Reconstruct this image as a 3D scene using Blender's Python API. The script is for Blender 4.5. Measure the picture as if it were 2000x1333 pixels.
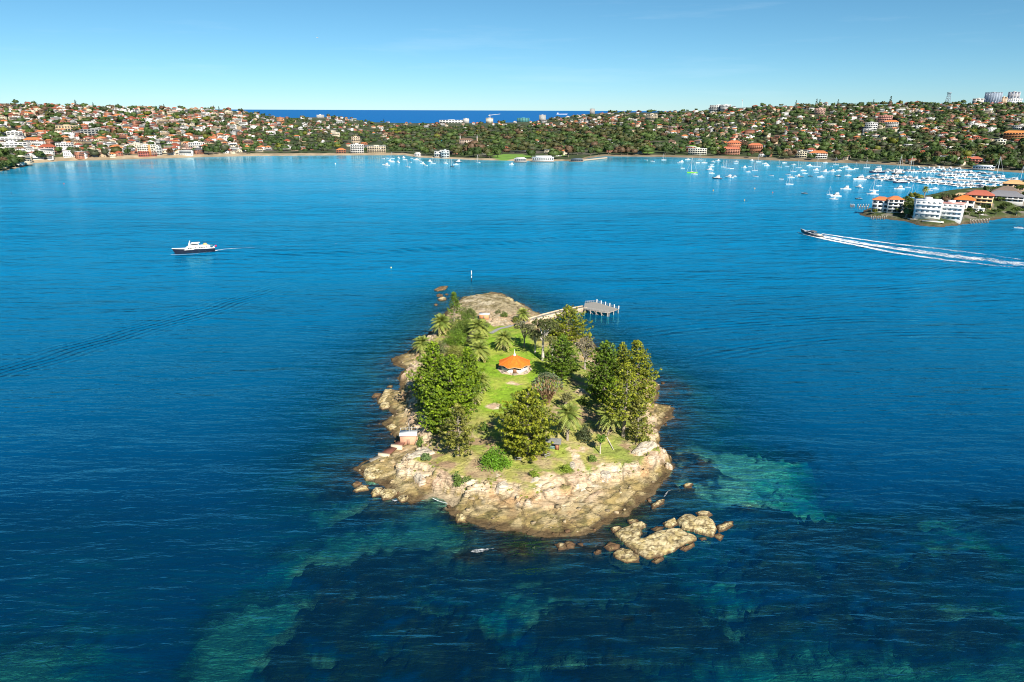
import bpy, math, random
import numpy as np
from mathutils import Matrix, Vector
R = math.radians
for _o in list(bpy.data.objects):
    bpy.data.objects.remove(_o)
SC = bpy.context.scene
COL = SC.collection

# ------------------------------------------------------------------ camera
CAM_H = 105.0
FPX = 1333.0                       # focal length in photo pixels (2000 wide)
PITCH = math.atan((666.5 - 214.0) / FPX)
ROLL = R(0.22)
cam_d = bpy.data.cameras.new("camera")
cam_d.sensor_width = 36.0
cam_d.lens = 36.0 * FPX / 2000.0
cam_d.clip_start = 1.0
cam_d.clip_end = 120000.0
cam = bpy.data.objects.new("camera", cam_d)
COL.objects.link(cam)
CAM_M = Matrix.Rotation(R(90) - PITCH, 4, 'X') @ Matrix.Rotation(ROLL, 4, 'Z')
cam.matrix_world = Matrix.Translation((0, 0, CAM_H)) @ CAM_M
SC.camera = cam
CAM_R = np.array(CAM_M.to_3x3())

# ------------------------------------------------------------------ sky, sun, exposure
SUN_EL = R(40)
SUN_AZ_FROM_Y = R(180 - 24)        # the sun stands behind the camera and to its right
world = bpy.data.worlds.new("World")
SC.world = world
world.use_nodes = True
wn = world.node_tree.nodes
wl = world.node_tree.links
wn.clear()
w_out = wn.new("ShaderNodeOutputWorld")
w_bg = wn.new("ShaderNodeBackground")
w_sky = wn.new("ShaderNodeTexSky")
w_sky.sky_type = 'NISHITA'
w_sky.sun_disc = False
w_sky.sun_elevation = SUN_EL
w_sky.sun_rotation = SUN_AZ_FROM_Y
w_sky.altitude = 100
w_sky.air_density = 0.7
w_sky.dust_density = 0.0
w_sky.ozone_density = 10.0
w_hsv = wn.new("ShaderNodeHueSaturation")
w_hsv.inputs["Saturation"].default_value = 1.0
w_hsv.inputs["Hue"].default_value = 0.482
w_tint = wn.new("ShaderNodeMix")
w_tint.data_type = 'RGBA'
w_tint.blend_type = 'MULTIPLY'
w_tint.inputs[0].default_value = 1.0
w_tint.inputs[7].default_value = (1.0, 1.06, 1.0, 1)
w_bg.inputs["Strength"].default_value = 0.066
wl.new(w_sky.outputs[0], w_tint.inputs[6])
wl.new(w_tint.outputs[2], w_hsv.inputs["Color"])
w_tc = wn.new("ShaderNodeTexCoord")
w_map = wn.new("ShaderNodeMapping")
w_map.inputs["Scale"].default_value = (2.2, 2.2, 26.0)
w_nz = wn.new("ShaderNodeTexNoise")
w_nz.inputs["Scale"].default_value = 2.0
w_nz.inputs["Detail"].default_value = 7.0
w_nz.inputs["Roughness"].default_value = 0.6
w_rp = wn.new("ShaderNodeValToRGB")
w_rp.color_ramp.elements[0].position = 0.56; w_rp.color_ramp.elements[0].color = (0, 0, 0, 1)
w_rp.color_ramp.elements[1].position = 0.80; w_rp.color_ramp.elements[1].color = (0.10, 0.10, 0.10, 1)
w_cl = wn.new("ShaderNodeMix")                      # thin streaks of high cloud
w_cl.data_type = 'RGBA'
w_cl.inputs[7].default_value = (9.0, 10.5, 11.5, 1)
wl.new(w_tc.outputs["Generated"], w_map.inputs[0])
wl.new(w_map.outputs[0], w_nz.inputs["Vector"])
wl.new(w_nz.outputs[0], w_rp.inputs[0])
wl.new(w_rp.outputs[0], w_cl.inputs[0])
wl.new(w_hsv.outputs[0], w_cl.inputs[6])
wl.new(w_cl.outputs[2], w_bg.inputs["Color"])
wl.new(w_bg.outputs[0], w_out.inputs["Surface"])

sun_d = bpy.data.lights.new("sun", 'SUN')
sun_d.energy = 5.0
sun_d.angle = R(0.5)
sun_d.color = (1.0, 0.93, 0.82)
sun = bpy.data.objects.new("sun", sun_d)
COL.objects.link(sun)
SUN_DIR = Vector((math.sin(SUN_AZ_FROM_Y) * math.cos(SUN_EL), math.cos(SUN_AZ_FROM_Y) * math.cos(SUN_EL), math.sin(SUN_EL)))
sun.rotation_euler = SUN_DIR.to_track_quat('Z', 'Y').to_euler()
sun.location = (60, -80, 200)

SC.view_settings.view_transform = 'Standard'
SC.view_settings.look = 'None'
SC.view_settings.gamma = 1.0
SC.view_settings.exposure = 0.7
SC.cycles.max_bounces = 6
SC.cycles.transparent_max_bounces = 16
SC.cycles.caustics_reflective = False
SC.cycles.caustics_refractive = False
SC.cycles.use_denoising = True
SC.cycles.filter_width = 1.05

# ------------------------------------------------------------------ photo pixels -> places
def ray(px, py):
    d = CAM_R @ np.array([(px - 1000.0) / FPX, (666.5 - py) / FPX, -1.0])
    return d
def at(px, py, z=0.0):
    """Point at height z seen at photo pixel (px, py)."""
    d = ray(px, py)
    t = (z - CAM_H) / d[2]
    return np.array([d[0] * t, d[1] * t, z])
def proj(p):
    q = CAM_R.T @ (np.array(p, float) - np.array([0, 0, CAM_H]))
    return 1000 + FPX * q[0] / -q[2], 666.5 - FPX * q[1] / -q[2]
def z_at(x, y, py):
    """Height over ground point (x, y) that shows at photo row py."""
    lo, hi = -50.0, 400.0
    for _ in range(40):
        m = (lo + hi) / 2
        if proj((x, y, m))[1] > py: lo = m
        else: hi = m
    return lo
def mpp(x, y, z=0):
    """metres per photo pixel at a place"""
    q = CAM_R.T @ (np.array([x, y, z]) - np.array([0, 0, CAM_H]))
    return -q[2] / FPX

# ------------------------------------------------------------------ noise in numpy
def _h(ix, iy, s):
    a = (ix.astype(np.int64) * 374761393 + iy.astype(np.int64) * 668265263 + s * 982451653) & 0xffffffff
    a = ((a ^ (a >> 13)) * 1274126177) & 0xffffffff
    a = ((a ^ (a >> 16)) * 2246822519) & 0xffffffff
    a = a ^ (a >> 15)
    return (a & 0xffffff) / float(0xffffff)
def vn(x, y, s=0):
    ix, iy = np.floor(x), np.floor(y)
    fx, fy = x - ix, y - iy
    fx = fx * fx * (3 - 2 * fx); fy = fy * fy * (3 - 2 * fy)
    a, b = _h(ix, iy, s), _h(ix + 1, iy, s)
    c, d = _h(ix, iy + 1, s), _h(ix + 1, iy + 1, s)
    return (a + (b - a) * fx) * (1 - fy) + (c + (d - c) * fx) * fy
def fbm(x, y, s=0, o=4):
    t, amp, n = 0, 0.5, 0
    for k in range(o):
        t = t + amp * vn(x * 2 ** k + 17.3 * k, y * 2 ** k - 9.1 * k, s + k); n += amp; amp *= 0.5
    return t / n
def voro(x, y, s=0):
    """F1, F2 and a random number per cell"""
    ix, iy = np.floor(x), np.floor(y)
    f1 = np.full(x.shape, 9.0); f2 = f1.copy(); cid = np.zeros(x.shape)
    for dx in (-1, 0, 1):
        for dy in (-1, 0, 1):
            cx, cy = ix + dx, iy + dy
            d = np.hypot(cx + 0.1 + 0.8 * _h(cx, cy, s) - x, cy + 0.1 + 0.8 * _h(cx, cy, s + 7) - y)
            new = d < f1
            f2 = np.where(new, f1, np.minimum(f2, d))
            cid = np.where(new, _h(cx, cy, s + 13), cid)
            f1 = np.minimum(f1, d)
    return f1, f2, cid
def ss(a, b, x):
    t = np.clip((x - a) / (b - a), 0, 1)
    return t * t * (3 - 2 * t)
def sdf(X, Y, poly):
    """signed distance to a polygon, positive inside"""
    P = np.asarray(poly, float)[:, :2]
    best = np.full(X.shape, 1e9); ins = np.zeros(X.shape, bool)
    for i in range(len(P)):
        x0, y0 = P[i]; x1, y1 = P[(i + 1) % len(P)]
        ex, ey = x1 - x0, y1 - y0
        t = np.clip(((X - x0) * ex + (Y - y0) * ey) / (ex * ex + ey * ey + 1e-9), 0, 1)
        best = np.minimum(best, np.hypot(X - x0 - t * ex, Y - y0 - t * ey))
        if abs(ey) > 1e-9:
            c = ((y0 > Y) != (y1 > Y)) & (X < ex * (Y - y0) / ey + x0)
            ins ^= c
    return np.where(ins, best, -best)

# ------------------------------------------------------------------ mesh building
class MB:
    """collects faces; build() links them as one mesh object"""
    def __init__(s):
        s.v = []; s.q = []; s.t = []; s.n = 0; s.qm = []; s.tm = []; s.qc = []; s.tc = []
    def add(s, V, F, m=0, c=(1, 1, 1)):
        V = np.asarray(V, float); F = np.asarray(F, int)
        if len(F) == 0: return s
        (s.q if F.shape[1] == 4 else s.t).append(F + s.n)
        M = np.broadcast_to(np.asarray(m), (len(F),))
        C = np.broadcast_to(np.asarray(c, float), (len(F), 3))
        (s.qm if F.shape[1] == 4 else s.tm).append(M)
        (s.qc if F.shape[1] == 4 else s.tc).append(C)
        s.v.append(V); s.n += len(V)
        return s
    def poly(s, pts, m=0, c=(1, 1, 1)):
        """convex polygon as a fan of triangles"""
        n = len(pts)
        if n == 4: return s.add(pts, [[0, 1, 2, 3]], m, c)
        return s.add(pts, [[0, i, i + 1] for i in range(1, n - 1)], m, c)
    def box(s, x0, x1, y0, y1, z0, z1, m=0, c=(1, 1, 1), rz=0.0, o=(0, 0, 0), taper=(1, 1)):
        cx, cy = (x0 + x1) / 2, (y0 + y1) / 2
        V = []
        for z, k in ((z0, (1, 1)), (z1, taper)):
            for x, y in ((x0, y0), (x1, y0), (x1, y1), (x0, y1)):
                V.append((cx + (x - cx) * k[0], cy + (y - cy) * k[1], z))
        V = np.array(V)
        if rz:
            a, b = math.cos(rz), math.sin(rz)
            V = np.stack([V[:, 0] * a - V[:, 1] * b, V[:, 0] * b + V[:, 1] * a, V[:, 2]], 1)
        V = V + np.array(o, float)
        return s.add(V, [[0, 3, 2, 1], [4, 5, 6, 7], [0, 1, 5, 4], [1, 2, 6, 5], [2, 3, 7, 6], [3, 0, 4, 7]], m, c)
    def tube(s, pts, radii, n=6, m=0, c=(1, 1, 1), cap=True):
        P = np.asarray(pts, float); K = len(P)
        radii = np.broadcast_to(np.asarray(radii, float), (K,))
        V = []
        up = np.array([0, 0, 1.0])
        for i in range(K):
            d = P[min(i + 1, K - 1)] - P[max(i - 1, 0)]
            d = d / (np.linalg.norm(d) + 1e-9)
            a = np.cross(d, up if abs(d[2]) < 0.95 else np.array([1.0, 0, 0])); a /= np.linalg.norm(a) + 1e-9
            b = np.cross(d, a)
            for k in range(n):
                th = 2 * math.pi * k / n
                V.append(P[i] + radii[i] * (a * math.cos(th) + b * math.sin(th)))
        F = [[i * n + k, i * n + (k + 1) % n, (i + 1) * n + (k + 1) % n, (i + 1) * n + k] for i in range(K - 1) for k in range(n)]
        s.add(V, F, m, c)
        if cap:
            s.add(V[-n:], [[0, k, k + 1] for k in range(1, n - 1)], m, c)
        return s
    def cone(s, p, r0, r1, h, n=12, m=0, c=(1, 1, 1)):
        p = np.asarray(p, float)
        return s.tube([p, p + [0, 0, h]], [r0, r1], n, m, c)
    def data(s):
        V = np.concatenate(s.v) if s.v else np.zeros((0, 3))
        return V
    def mesh(s, name, mats, smooth=False):
        V = s.data()
        q = np.concatenate(s.q) if s.q else np.zeros((0, 4), int)
        t = np.concatenate(s.t) if s.t else np.zeros((0, 3), int)
        me = bpy.data.meshes.new(name)
        nl = q.size + t.size; nf = len(q) + len(t)
        me.vertices.add(len(V)); me.loops.add(nl); me.polygons.add(nf)
        me.vertices.foreach_set("co", V.ravel())
        me.loops.foreach_set("vertex_index", np.concatenate([q.ravel(), t.ravel()]).astype(np.int32))
        tot = np.concatenate([np.full(len(q), 4), np.full(len(t), 3)]).astype(np.int32)
        st = np.concatenate([[0], np.cumsum(tot)[:-1]]).astype(np.int32) if nf else np.zeros(0, np.int32)
        me.polygons.foreach_set("loop_start", st)
        mi = np.concatenate(s.qm + s.tm).astype(np.int32) if nf else np.zeros(0, np.int32)
        me.polygons.foreach_set("material_index", mi)
        if smooth:
            me.polygons.foreach_set("use_smooth", np.ones(nf, bool))
        cc = np.concatenate(s.qc + s.tc) if nf else np.zeros((0, 3))
        cc = np.repeat(np.concatenate([cc, np.ones((len(cc), 1))], 1), tot, axis=0)
        at_ = me.attributes.new("Col", 'FLOAT_COLOR', 'CORNER')
        at_.data.foreach_set("color", cc.ravel())
        for m in (mats if isinstance(mats, (list, tuple)) else [mats]):
            me.materials.append(m)
        me.update(calc_edges=True)
        me.validate()
        return me
    def build(s, name, mats, parent=None, smooth=False):
        o = bpy.data.objects.new(name, s.mesh(name, mats, smooth))
        COL.objects.link(o)
        if parent is not None: o.parent = parent
        return o
def tag(o, label=None, cat=None, group=None, kind=None):
    if label: o["label"] = label
    if cat: o["category"] = cat
    if group: o["group"] = group
    if kind: o["kind"] = kind
    return o
def empty(name, loc=(0, 0, 0), rz=0.0):
    o = bpy.data.objects.new(name, None)
    COL.objects.link(o)
    o.location = loc; o.rotation_euler = (0, 0, rz)
    o.empty_display_size = 0.5
    return o
KIDS = {}
def part(mb, name, mats, root, smooth=False):
    o = mb.build(name, mats, root, smooth)
    KIDS.setdefault(root.name, []).append(o)
    return o
def clone(root, loc, rz=0.0, scale=1.0):
    c = root.copy(); COL.objects.link(c)
    c.location = loc; c.rotation_euler = (0, 0, rz)
    c.scale = (scale, scale, scale) if np.isscalar(scale) else scale
    for ch in KIDS.get(root.name, []):
        k = ch.copy(); COL.objects.link(k); k.parent = c
        for g in KIDS.get(ch.name, []):
            d = g.copy(); COL.objects.link(d); d.parent = k
    return c

# ------------------------------------------------------------------ materials
class NT:
    def __init__(s, name):
        s.m = bpy.data.materials.new(name); s.m.use_nodes = True
        s.t = s.m.node_tree; s.t.nodes.clear()
        s.out = s.t.nodes.new("ShaderNodeOutputMaterial")
    def n(s, typ, inp=None, **props):
        nd = s.t.nodes.new("ShaderNode" + typ)
        for k, v in props.items(): setattr(nd, k, v)
        for k, v in (inp or {}).items():
            sock = nd.inputs[k]
            if hasattr(v, "is_output"): s.t.links.new(v, sock)
            elif isinstance(v, bpy.types.Node): s.t.links.new(v.outputs[0], sock)
            else:
                if sock.type == 'RGBA' and len(v) == 3: v = (*v, 1)
                sock.default_value = v
        return nd
    def math(s, op, a, b=0.0, clamp=False):
        return s.n("Math", {0: a, 1: b}, operation=op, use_clamp=clamp)
    def mix(s, fac, a, b, mode='MIX'):
        nd = s.n("Mix", {}, data_type='RGBA', blend_type=mode)
        for idx, v in ((0, fac), (6, a), (7, b)):
            sock = nd.inputs[idx]
            if hasattr(v, "is_output"): s.t.links.new(v, sock)
            elif isinstance(v, bpy.types.Node): s.t.links.new(v.outputs[0], sock)
            else: sock.default_value = (*v, 1) if (hasattr(v, '__len__') and len(v) == 3) else v
        return nd.outputs[2]
    def ramp(s, fac, stops, interp='LINEAR'):
        nd = s.n("ValToRGB", {0: fac}); cr = nd.color_ramp; cr.interpolation = interp
        while len(cr.elements) < len(stops): cr.elements.new(0.5)
        for e, (p, c) in zip(cr.elements, stops):
            e.position = p; e.color = (*c, 1) if hasattr(c, '__len__') else (c, c, c, 1)
        return nd.outputs[0]
    def done(s, shader):
        s.t.links.new(shader.outputs[0] if isinstance(shader, bpy.types.Node) else shader, s.out.inputs[0])
        return s.m
def painted(name, rough=0.6, var=0.15, scale=0.6, bump=0.0, spec=0.3, coord='Object'):
    """attribute colour with some weathering"""
    n = NT(name)
    a = n.n("Attribute", attribute_name="Col")
    tc = n.n("TexCoord")
    nz = n.n("TexNoise", {"Vector": tc.outputs[coord], "Scale": scale, "Detail": 6.0, "Roughness": 0.65})
    f = n.ramp(nz, [(0.25, 1 - var), (0.75, 1 + var)])
    c = n.mix(1.0, a.outputs[0], f, 'MULTIPLY')
    b = n.n("BsdfPrincipled", {"Base Color": c, "Roughness": rough, "Specular IOR Level": spec})
    if bump:
        bp = n.n("Bump", {"Height": nz.outputs[0], "Distance": bump, "Strength": 1.0})
        n.t.links.new(bp.outputs[0], b.inputs["Normal"])
    return n.done(b)
def plain(name, col, rough=0.5, var=0.12, scale=1.0, metal=0.0, spec=0.4):
    n = NT(name)
    tc = n.n("TexCoord")
    nz = n.n("TexNoise", {"Vector": tc.outputs["Object"], "Scale": scale, "Detail": 5.0, "Roughness": 0.6})
    c = n.mix(nz.outputs[0], [x * (1 - var) for x in col], [min(1, x * (1 + var)) for x in col])
    b = n.n("BsdfPrincipled", {"Base Color": c, "Roughness": rough, "Metallic": metal, "Specular IOR Level": spec})
    return n.done(b)
def leafy(name, trans=0.14):
    n = NT(name)
    a = n.n("Attribute", attribute_name="Col")
    g = n.n("NewGeometry")
    nz = n.n("TexNoise", {"Vector": g.outputs["Position"], "Scale": 0.35, "Detail": 3.0})
    f = n.ramp(nz, [(0.3, 0.8), (0.7, 1.2)])
    c = n.mix(1.0, a.outputs[0], f, 'MULTIPLY')
    d = n.n("BsdfPrincipled", {"Base Color": c, "Roughness": 0.55, "Specular IOR Level": 0.25})
    t = n.n("BsdfTranslucent", {"Color": c})
    mx = n.n("MixShader", {0: trans, 1: d.outputs[0], 2: t.outputs[0]})
    return n.done(mx)
M_PAINT = painted("weathered_paint")
M_ROOF = painted("roof_tile", rough=0.75, var=0.22, scale=1.5)
M_BOAT = painted("boat_gelcoat", rough=0.3, var=0.04, spec=0.5)
M_LEAF = leafy("leaves")
M_BARK = painted("bark", rough=0.9, var=0.3, scale=3.0)
M_WOOD = painted("weathered_timber", rough=0.85, var=0.25, scale=2.5)
M_GLASS = plain("dark_glass", (0.02, 0.03, 0.04), rough=0.08, spec=0.6)
M_CONC = painted("concrete", rough=0.85, var=0.2, scale=1.2)
# ------------------------------------------------------------------ island shape
W_PX = [(905,580),(955,573),(983,576),(1004,588),(1024,596),(1048,610),(1075,622),(1100,636),(1120,650),(1142,658),(1158,668),
        (1175,690),(1200,702),(1235,712),(1265,733),(1292,752),(1288,770),(1278,786),(1314,797),(1312,815),(1286,838),(1284,862),
        (1300,885),(1314,911),(1296,947),(1277,964),(1262,976),(1238,996),(1215,1010),(1193,1022),(1166,1037),(1130,1050),
        (1082,1051),(1040,1048),(1005,1040),(953,1031),(911,1022),(890,1014),(873,991),(872,980),(850,972),(827,976),(802,983),(774,974),
        (756,962),(748,949),(730,941),(707,930),(690,914),(716,900),(730,893),(750,884),(770,873),(778,858),(747,827),(764,810),(756,800),
        (742,796),(738,783),(751,764),(776,762),(785,745),(774,738),(789,722),(768,714),(764,706),(770,698),(787,691),(805,683),(809,673),(842,649),
        (852,640),(862,622),(874,606),(890,592)]
P_PX = [(848,872),(820,880),(798,893),(793,903),(827,911),(858,922),(880,930),(911,941),(961,939),(995,945),(1024,955),(1079,941),
        (1109,932),(1149,918),(1187,911),(1250,905),(1277,884),(1285,869),(1265,855),(1262,820),(1254,795),(1240,770),(1215,745),
        (1180,722),(1150,705),(1130,690),(1115,665),(1095,640),(1062,640),(1030,634),(985,636),(950,634),(905,622),(885,622),(866,640),
        (848,657),(834,672),(824,690),(816,712),(808,735),(808,760),(814,790),(824,815),(832,842)]
W_POLY = [at(*p)[:2] for p in W_PX]
P_POLY = [at(*p, 4.6)[:2] for p in P_PX]
SAND = [(1450,905,24,16,-1.6),(1420,945,15,9,-1.3),(1500,900,26,14,-2.6),(1560,960,14,7,-5.0),(840,985,8,6,-0.8),(845,1035,11,9,-2.6),(690,1035,8,7,-3.4),
        (560,1190,10,12,-4.6),(470,1230,12,15,-5.0),(450,1290,12,14,-5.0),(740,1060,6,9,-3.2),(580,1080,14,5,-4.2),(630,1070,12,5,-3.8),
        (1425,1135,8,7,-3.6),(1840,1015,15,9,-4.6),(1770,1285,26,9,-4.6),(1620,1285,18,9,-4.8),(1460,1265,16,14,-5.0),(1960,1270,18,16,-4.8),(1880,1167,12,4,-4.4),
        (1030,1155,9,7,-4.6),(960,1250,11,9,-4.8),(1020,1300,10,14,-4.8),(1280,1310,12,12,-4.8),(1110,1290,9,8,-4.8),(670,1160,4,6,-4.0),
        (640,1240,5,5,-4.2),(830,1150,3,5,-3.8),(20,1300,20,20,-5.4),(1000,1190,10,6,-4.8),(1360,1200,8,6,-4.8),
        (660,985,9,6,-5.0)]
KELP = [(720,1130,14,9),(650,1190,9,9),(800,1240,16,10),(900,1120,14,8),(1000,1095,14,6),(1110,1120,12,8),(1190,1220,16,9),(1310,1175,10,7),(1350,1240,12,9),(1600,1040,22,9),
        (1700,1120,20,10),(1540,1110,16,9),(1800,1200,16,10),(1880,1100,14,10),(1660,1200,14,9),(1370,915,7,11),(1350,1005,9,5),(1480,985,10,4),(700,1280,12,11),(900,1290,10,10),(1180,1310,10,8),
        (1530,1220,10,7),(760,1085,12,6),(1250,1105,9,6),(640,1110,8,6),(700,1010,7,5),(660,960,6,6),(1920,1220,10,8),(1740,1030,14,7),(1100,1220,10,8),(560,1290,7,8),(1960,1000,12,6),(740,860,4,9),(760,720,4,8),(1310,770,6,10)]
SAND_W = [(*at(x, y)[:2], rx * 0.9, ry * 0.9, max(z - 0.9, -3.9) if y < 1100 else -3.7) for x, y, rx, ry, z in SAND]
def sand_field(X, Y):
    n = fbm(X / 9.0, Y / 9.0, 41, 5) - 0.5
    n2 = fbm(X / 2.2, Y / 2.2, 47, 3) - 0.5
    s = np.zeros(X.shape); zz = np.full(X.shape, -5.0); wsum = np.full(X.shape, 1e-3)
    zz = zz * 1e-3
    for x, y, rx, ry, z in SAND_W:
        g = np.exp(-(((X - x) / rx) ** 2 + ((Y - y) / ry) ** 2) * 1.1)
        s = np.maximum(s, g); wsum += g ** 2; zz += z * g ** 2
    return ss(0.15, 0.75, s * (0.45 + 1.1 * fbm(X / 14.0, Y / 10.0, 43, 4)) + n * 0.9 + n2 * 0.8) * ss(0.05, 0.3, s), zz / wsum
KELP_W = [(*at(x, y)[:2], rx, ry) for x, y, rx, ry in KELP]
def kelp_field(X, Y):
    s = np.zeros(X.shape)
    for x, y, rx, ry in KELP_W:
        s = np.maximum(s, np.exp(-(((X - x) / rx) ** 2 + ((Y - y) / ry) ** 2) * 0.65))
    n = fbm(X / 6.0, Y / 4.0, 141, 5); n2 = fbm(X / 2.4, Y / 1.6, 147, 4)
    return ss(0.26, 0.58, s * (0.22 + 1.25 * n) + (n2 - 0.5) * 0.75)
# dark rocks/reef just under or at the surface
REEF = [(1330,905,6,8),(1345,940,4,5),(1300,745,9,8),(1320,760,10,8),(1375,900,7,6),(1465,990,6,3),(880,1090,8,3),(745,850,5,6),(735,790,4,4),(757,712,4,4),
        (660,1180,4,3),(1230,1210,3,2),(1270,1192,3,2),(940,622,1,1),(810,665,5,5),(850,610,4,3),(1000,1075,12,4),(1100,1070,8,3),(1180,1060,6,4)]
REEF_W = [(*at(x, y)[:2], rx, ry) for x, y, rx, ry in REEF]
def island_parts(X, Y):
    wob = (fbm(X / 4.0, Y / 4.0, 3, 4) - 0.5)
    wob2 = (fbm(X / 1.3, Y / 1.3, 5, 3) - 0.5)
    dW = sdf(X, Y, W_POLY) + wob * 3.0 + wob2 * 1.0
    dP = sdf(X, Y, P_POLY) + wob * 4.5 + wob2 * 1.2
    return dW, dP
def island_h(X, Y, full=False):
    X = np.asarray(X, float); Y = np.asarray(Y, float)
    dW, dP = island_parts(X, Y)
    # blocks of jointed sandstone: long cracks one way, short ones the other
    a = R(28)
    u = X * math.cos(a) + Y * math.sin(a); v = -X * math.sin(a) + Y * math.cos(a)
    w1 = fbm(X / 6, Y / 6, 23, 3) - 0.5
    f1, f2, cid = voro(u / 9.5 + w1 * 0.4, v / 4.6 + w1 * 0.4, 11)
    g1, g2, cid2 = voro(u / 4.0 + w1 * 0.6, v / 2.0 + w1 * 0.6, 12)
    crack = np.exp(-((f2 - f1) / 0.045) ** 2); crack2 = np.exp(-((g2 - g1) / 0.05) ** 2)
    bed = fbm(X / 14, Y / 14, 31, 3)
    shelf = 0.12 + 1.25 * ss(0, 6, dW) + 0.9 * ss(6, 16, dW) + 0.5 * (bed - 0.4)
    tr_ = dW / 3.1 + w1 * 1.4 + (bed - 0.5) * 2.0; fr_ = tr_ - np.floor(tr_)
    shelf = shelf + 0.30 * (ss(0.0, 0.16, fr_) - fr_)
    rough = (cid - 0.5) * 0.8 + (cid2 - 0.5) * 0.35 - crack * 1.1 - crack2 * 0.4
    zP = 4.7 + 3.2 * ss(-1, 34, dP) + (fbm(X / 11, Y / 11, 8, 3) - 0.5) * 0.8
    cl = dP + (cid - 0.5) * 2.6 + (cid2 - 0.5) * 1.2
    # two ledges in the cliff
    k = 0.55 * ss(-3.6, -2.6, cl) + 0.45 * ss(-0.9, 0.3, cl)
    rk = 1 - ss(-0.5, 2.5, dP)
    edge = ss(0.0, 2.0, dW)
    h = shelf + (zP - shelf) * k + rough * (0.10 + 0.9 * rk) * (0.25 + 0.75 * edge) * (0.42 + 0.58 * ss(0.05, 0.4, k))
    h = np.maximum(h, 0.05) * ss(-0.2, 0.7, dW)
    d = np.maximum(-dW, 0)
    sea = -0.35 * ss(0, 0.8, d) - 0.16 * d - 0.9 * ss(10, 24, d) - 1.6 * ss(20, 60, d)
    sea = np.maximum(sea - 0.25 * np.maximum(d - 22, 0) * ss(150, 200, Y), -7.5 - 15 * ss(150, 215, Y)) + (cid - 0.5) * 0.9 * ss(14, 1, d) * ss(0.2, 1.5, d) + (bed - 0.5) * 1.2 * ss(3, 9, d)
    sea = np.minimum(sea, -0.1 * ss(0.0, 0.4, d))
    for x, y, rx, ry in REEF_W:
        g = np.exp(-(((X - x) / rx) ** 2 + ((Y - y) / ry) ** 2)) * ss(0.35, 0.6, fbm(X / 2.6, Y / 2.6, 77, 3) + 0.05)
        sea = np.maximum(sea, np.where(g > 0.02, sea + (-0.25 - sea) * g, sea))
    kf = kelp_field(X, Y) * ss(1.5, 6, d)
    sea = np.where(kf > 0.001, sea + (np.maximum(sea, -2.4 - 0.5 * bed) - sea) * kf, sea)
    sf, sz = sand_field(X, Y)
    sf = sf * (1 - kf)
    wgt = sf * ss(0.5, 5, d)
    sea = sea * (1 - wgt) + sz * wgt
    h = np.where(dW > 0, h, sea)
    if full: return h, dW, dP, cid, cid2, crack, crack2, wgt, bed
    return h
def h_at(x, y):
    return float(island_h(np.array([x]), np.array([y]))[0])
def on_island(px, py, z0=6.0):
    z = z0
    for _ in range(12):
        p = at(px, py, z); z = 0.5 * z + 0.5 * max(h_at(p[0], p[1]), -1)
    p = at(px, py, z)
    return np.array([p[0], p[1], h_at(p[0], p[1])])

# ------------------------------------------------------------------ island mesh
def axis(parts):
    a = np.concatenate([np.arange(x0, x1, st) for x0, x1, st in parts] + [[parts[-1][1]]])
    return a
XS = axis([(-190, -62, 3.0), (-62, 84, 0.5), (84, 220, 3.0)])
YS = axis([(84, 128, 1.6), (128, 300, 0.5), (300, 425, 0.9), (425, 480, 4)])
GX, GY = np.meshgrid(XS, YS)
Hh, dW, dP, cid, cid2, ck, ck2, sandm, bed = island_h(GX, GY, True)
def lerp(a, b, t): return a + (np.asarray(b) - a) * t[..., None]
def const(c): return np.broadcast_to(np.array(c, float), GX.shape + (3,)).copy()
nA = fbm(GX / 5, GY / 5, 61, 4); nB = fbm(GX / 1.6, GY / 1.6, 62, 4); nC = fbm(GX / 18, GY / 18, 63, 3)
col = const((0.58, 0.455, 0.30))                                   # pale sandstone
col = lerp(col, (0.66, 0.58, 0.46), ss(0.55, 0.75, nB))
col = lerp(col, (0.46, 0.27, 0.12), ss(0.52, 0.72, nA) * 0.8)           # iron stain
col = lerp(col, (0.50, 0.32, 0.22), ss(0.6, 0.9, cid) * 0.5)
low = 1 - ss(1.2, 2.7, Hh + (nA - 0.5) * 1.2)                      # ochre tidal shelf
shelfc = lerp(const((0.33, 0.245, 0.10)), (0.17, 0.14, 0.055), ss(0.42, 0.62, nB))
shelfc = lerp(shelfc, (0.44, 0.35, 0.19), ss(0.55, 0.85, cid2) * 0.7)
shelfc = lerp(shelfc, (0.15, 0.10, 0.05), ss(0.60, 0.70, nA) * 0.55)
col = col * (1 - low[..., None]) + shelfc * low[..., None]
wet = 1 - ss(0.35, 0.95, Hh + (nB - 0.5) * 0.7)
col = lerp(col, (0.085, 0.055, 0.028), wet * 0.9)
# darker colour along the cracks
col = lerp(col, (0.10, 0.08, 0.05), np.clip(ck * 0.9 + ck2 * 0.35, 0, 1) * (1 - ss(0, 2, dP)) * 0.9)
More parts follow.
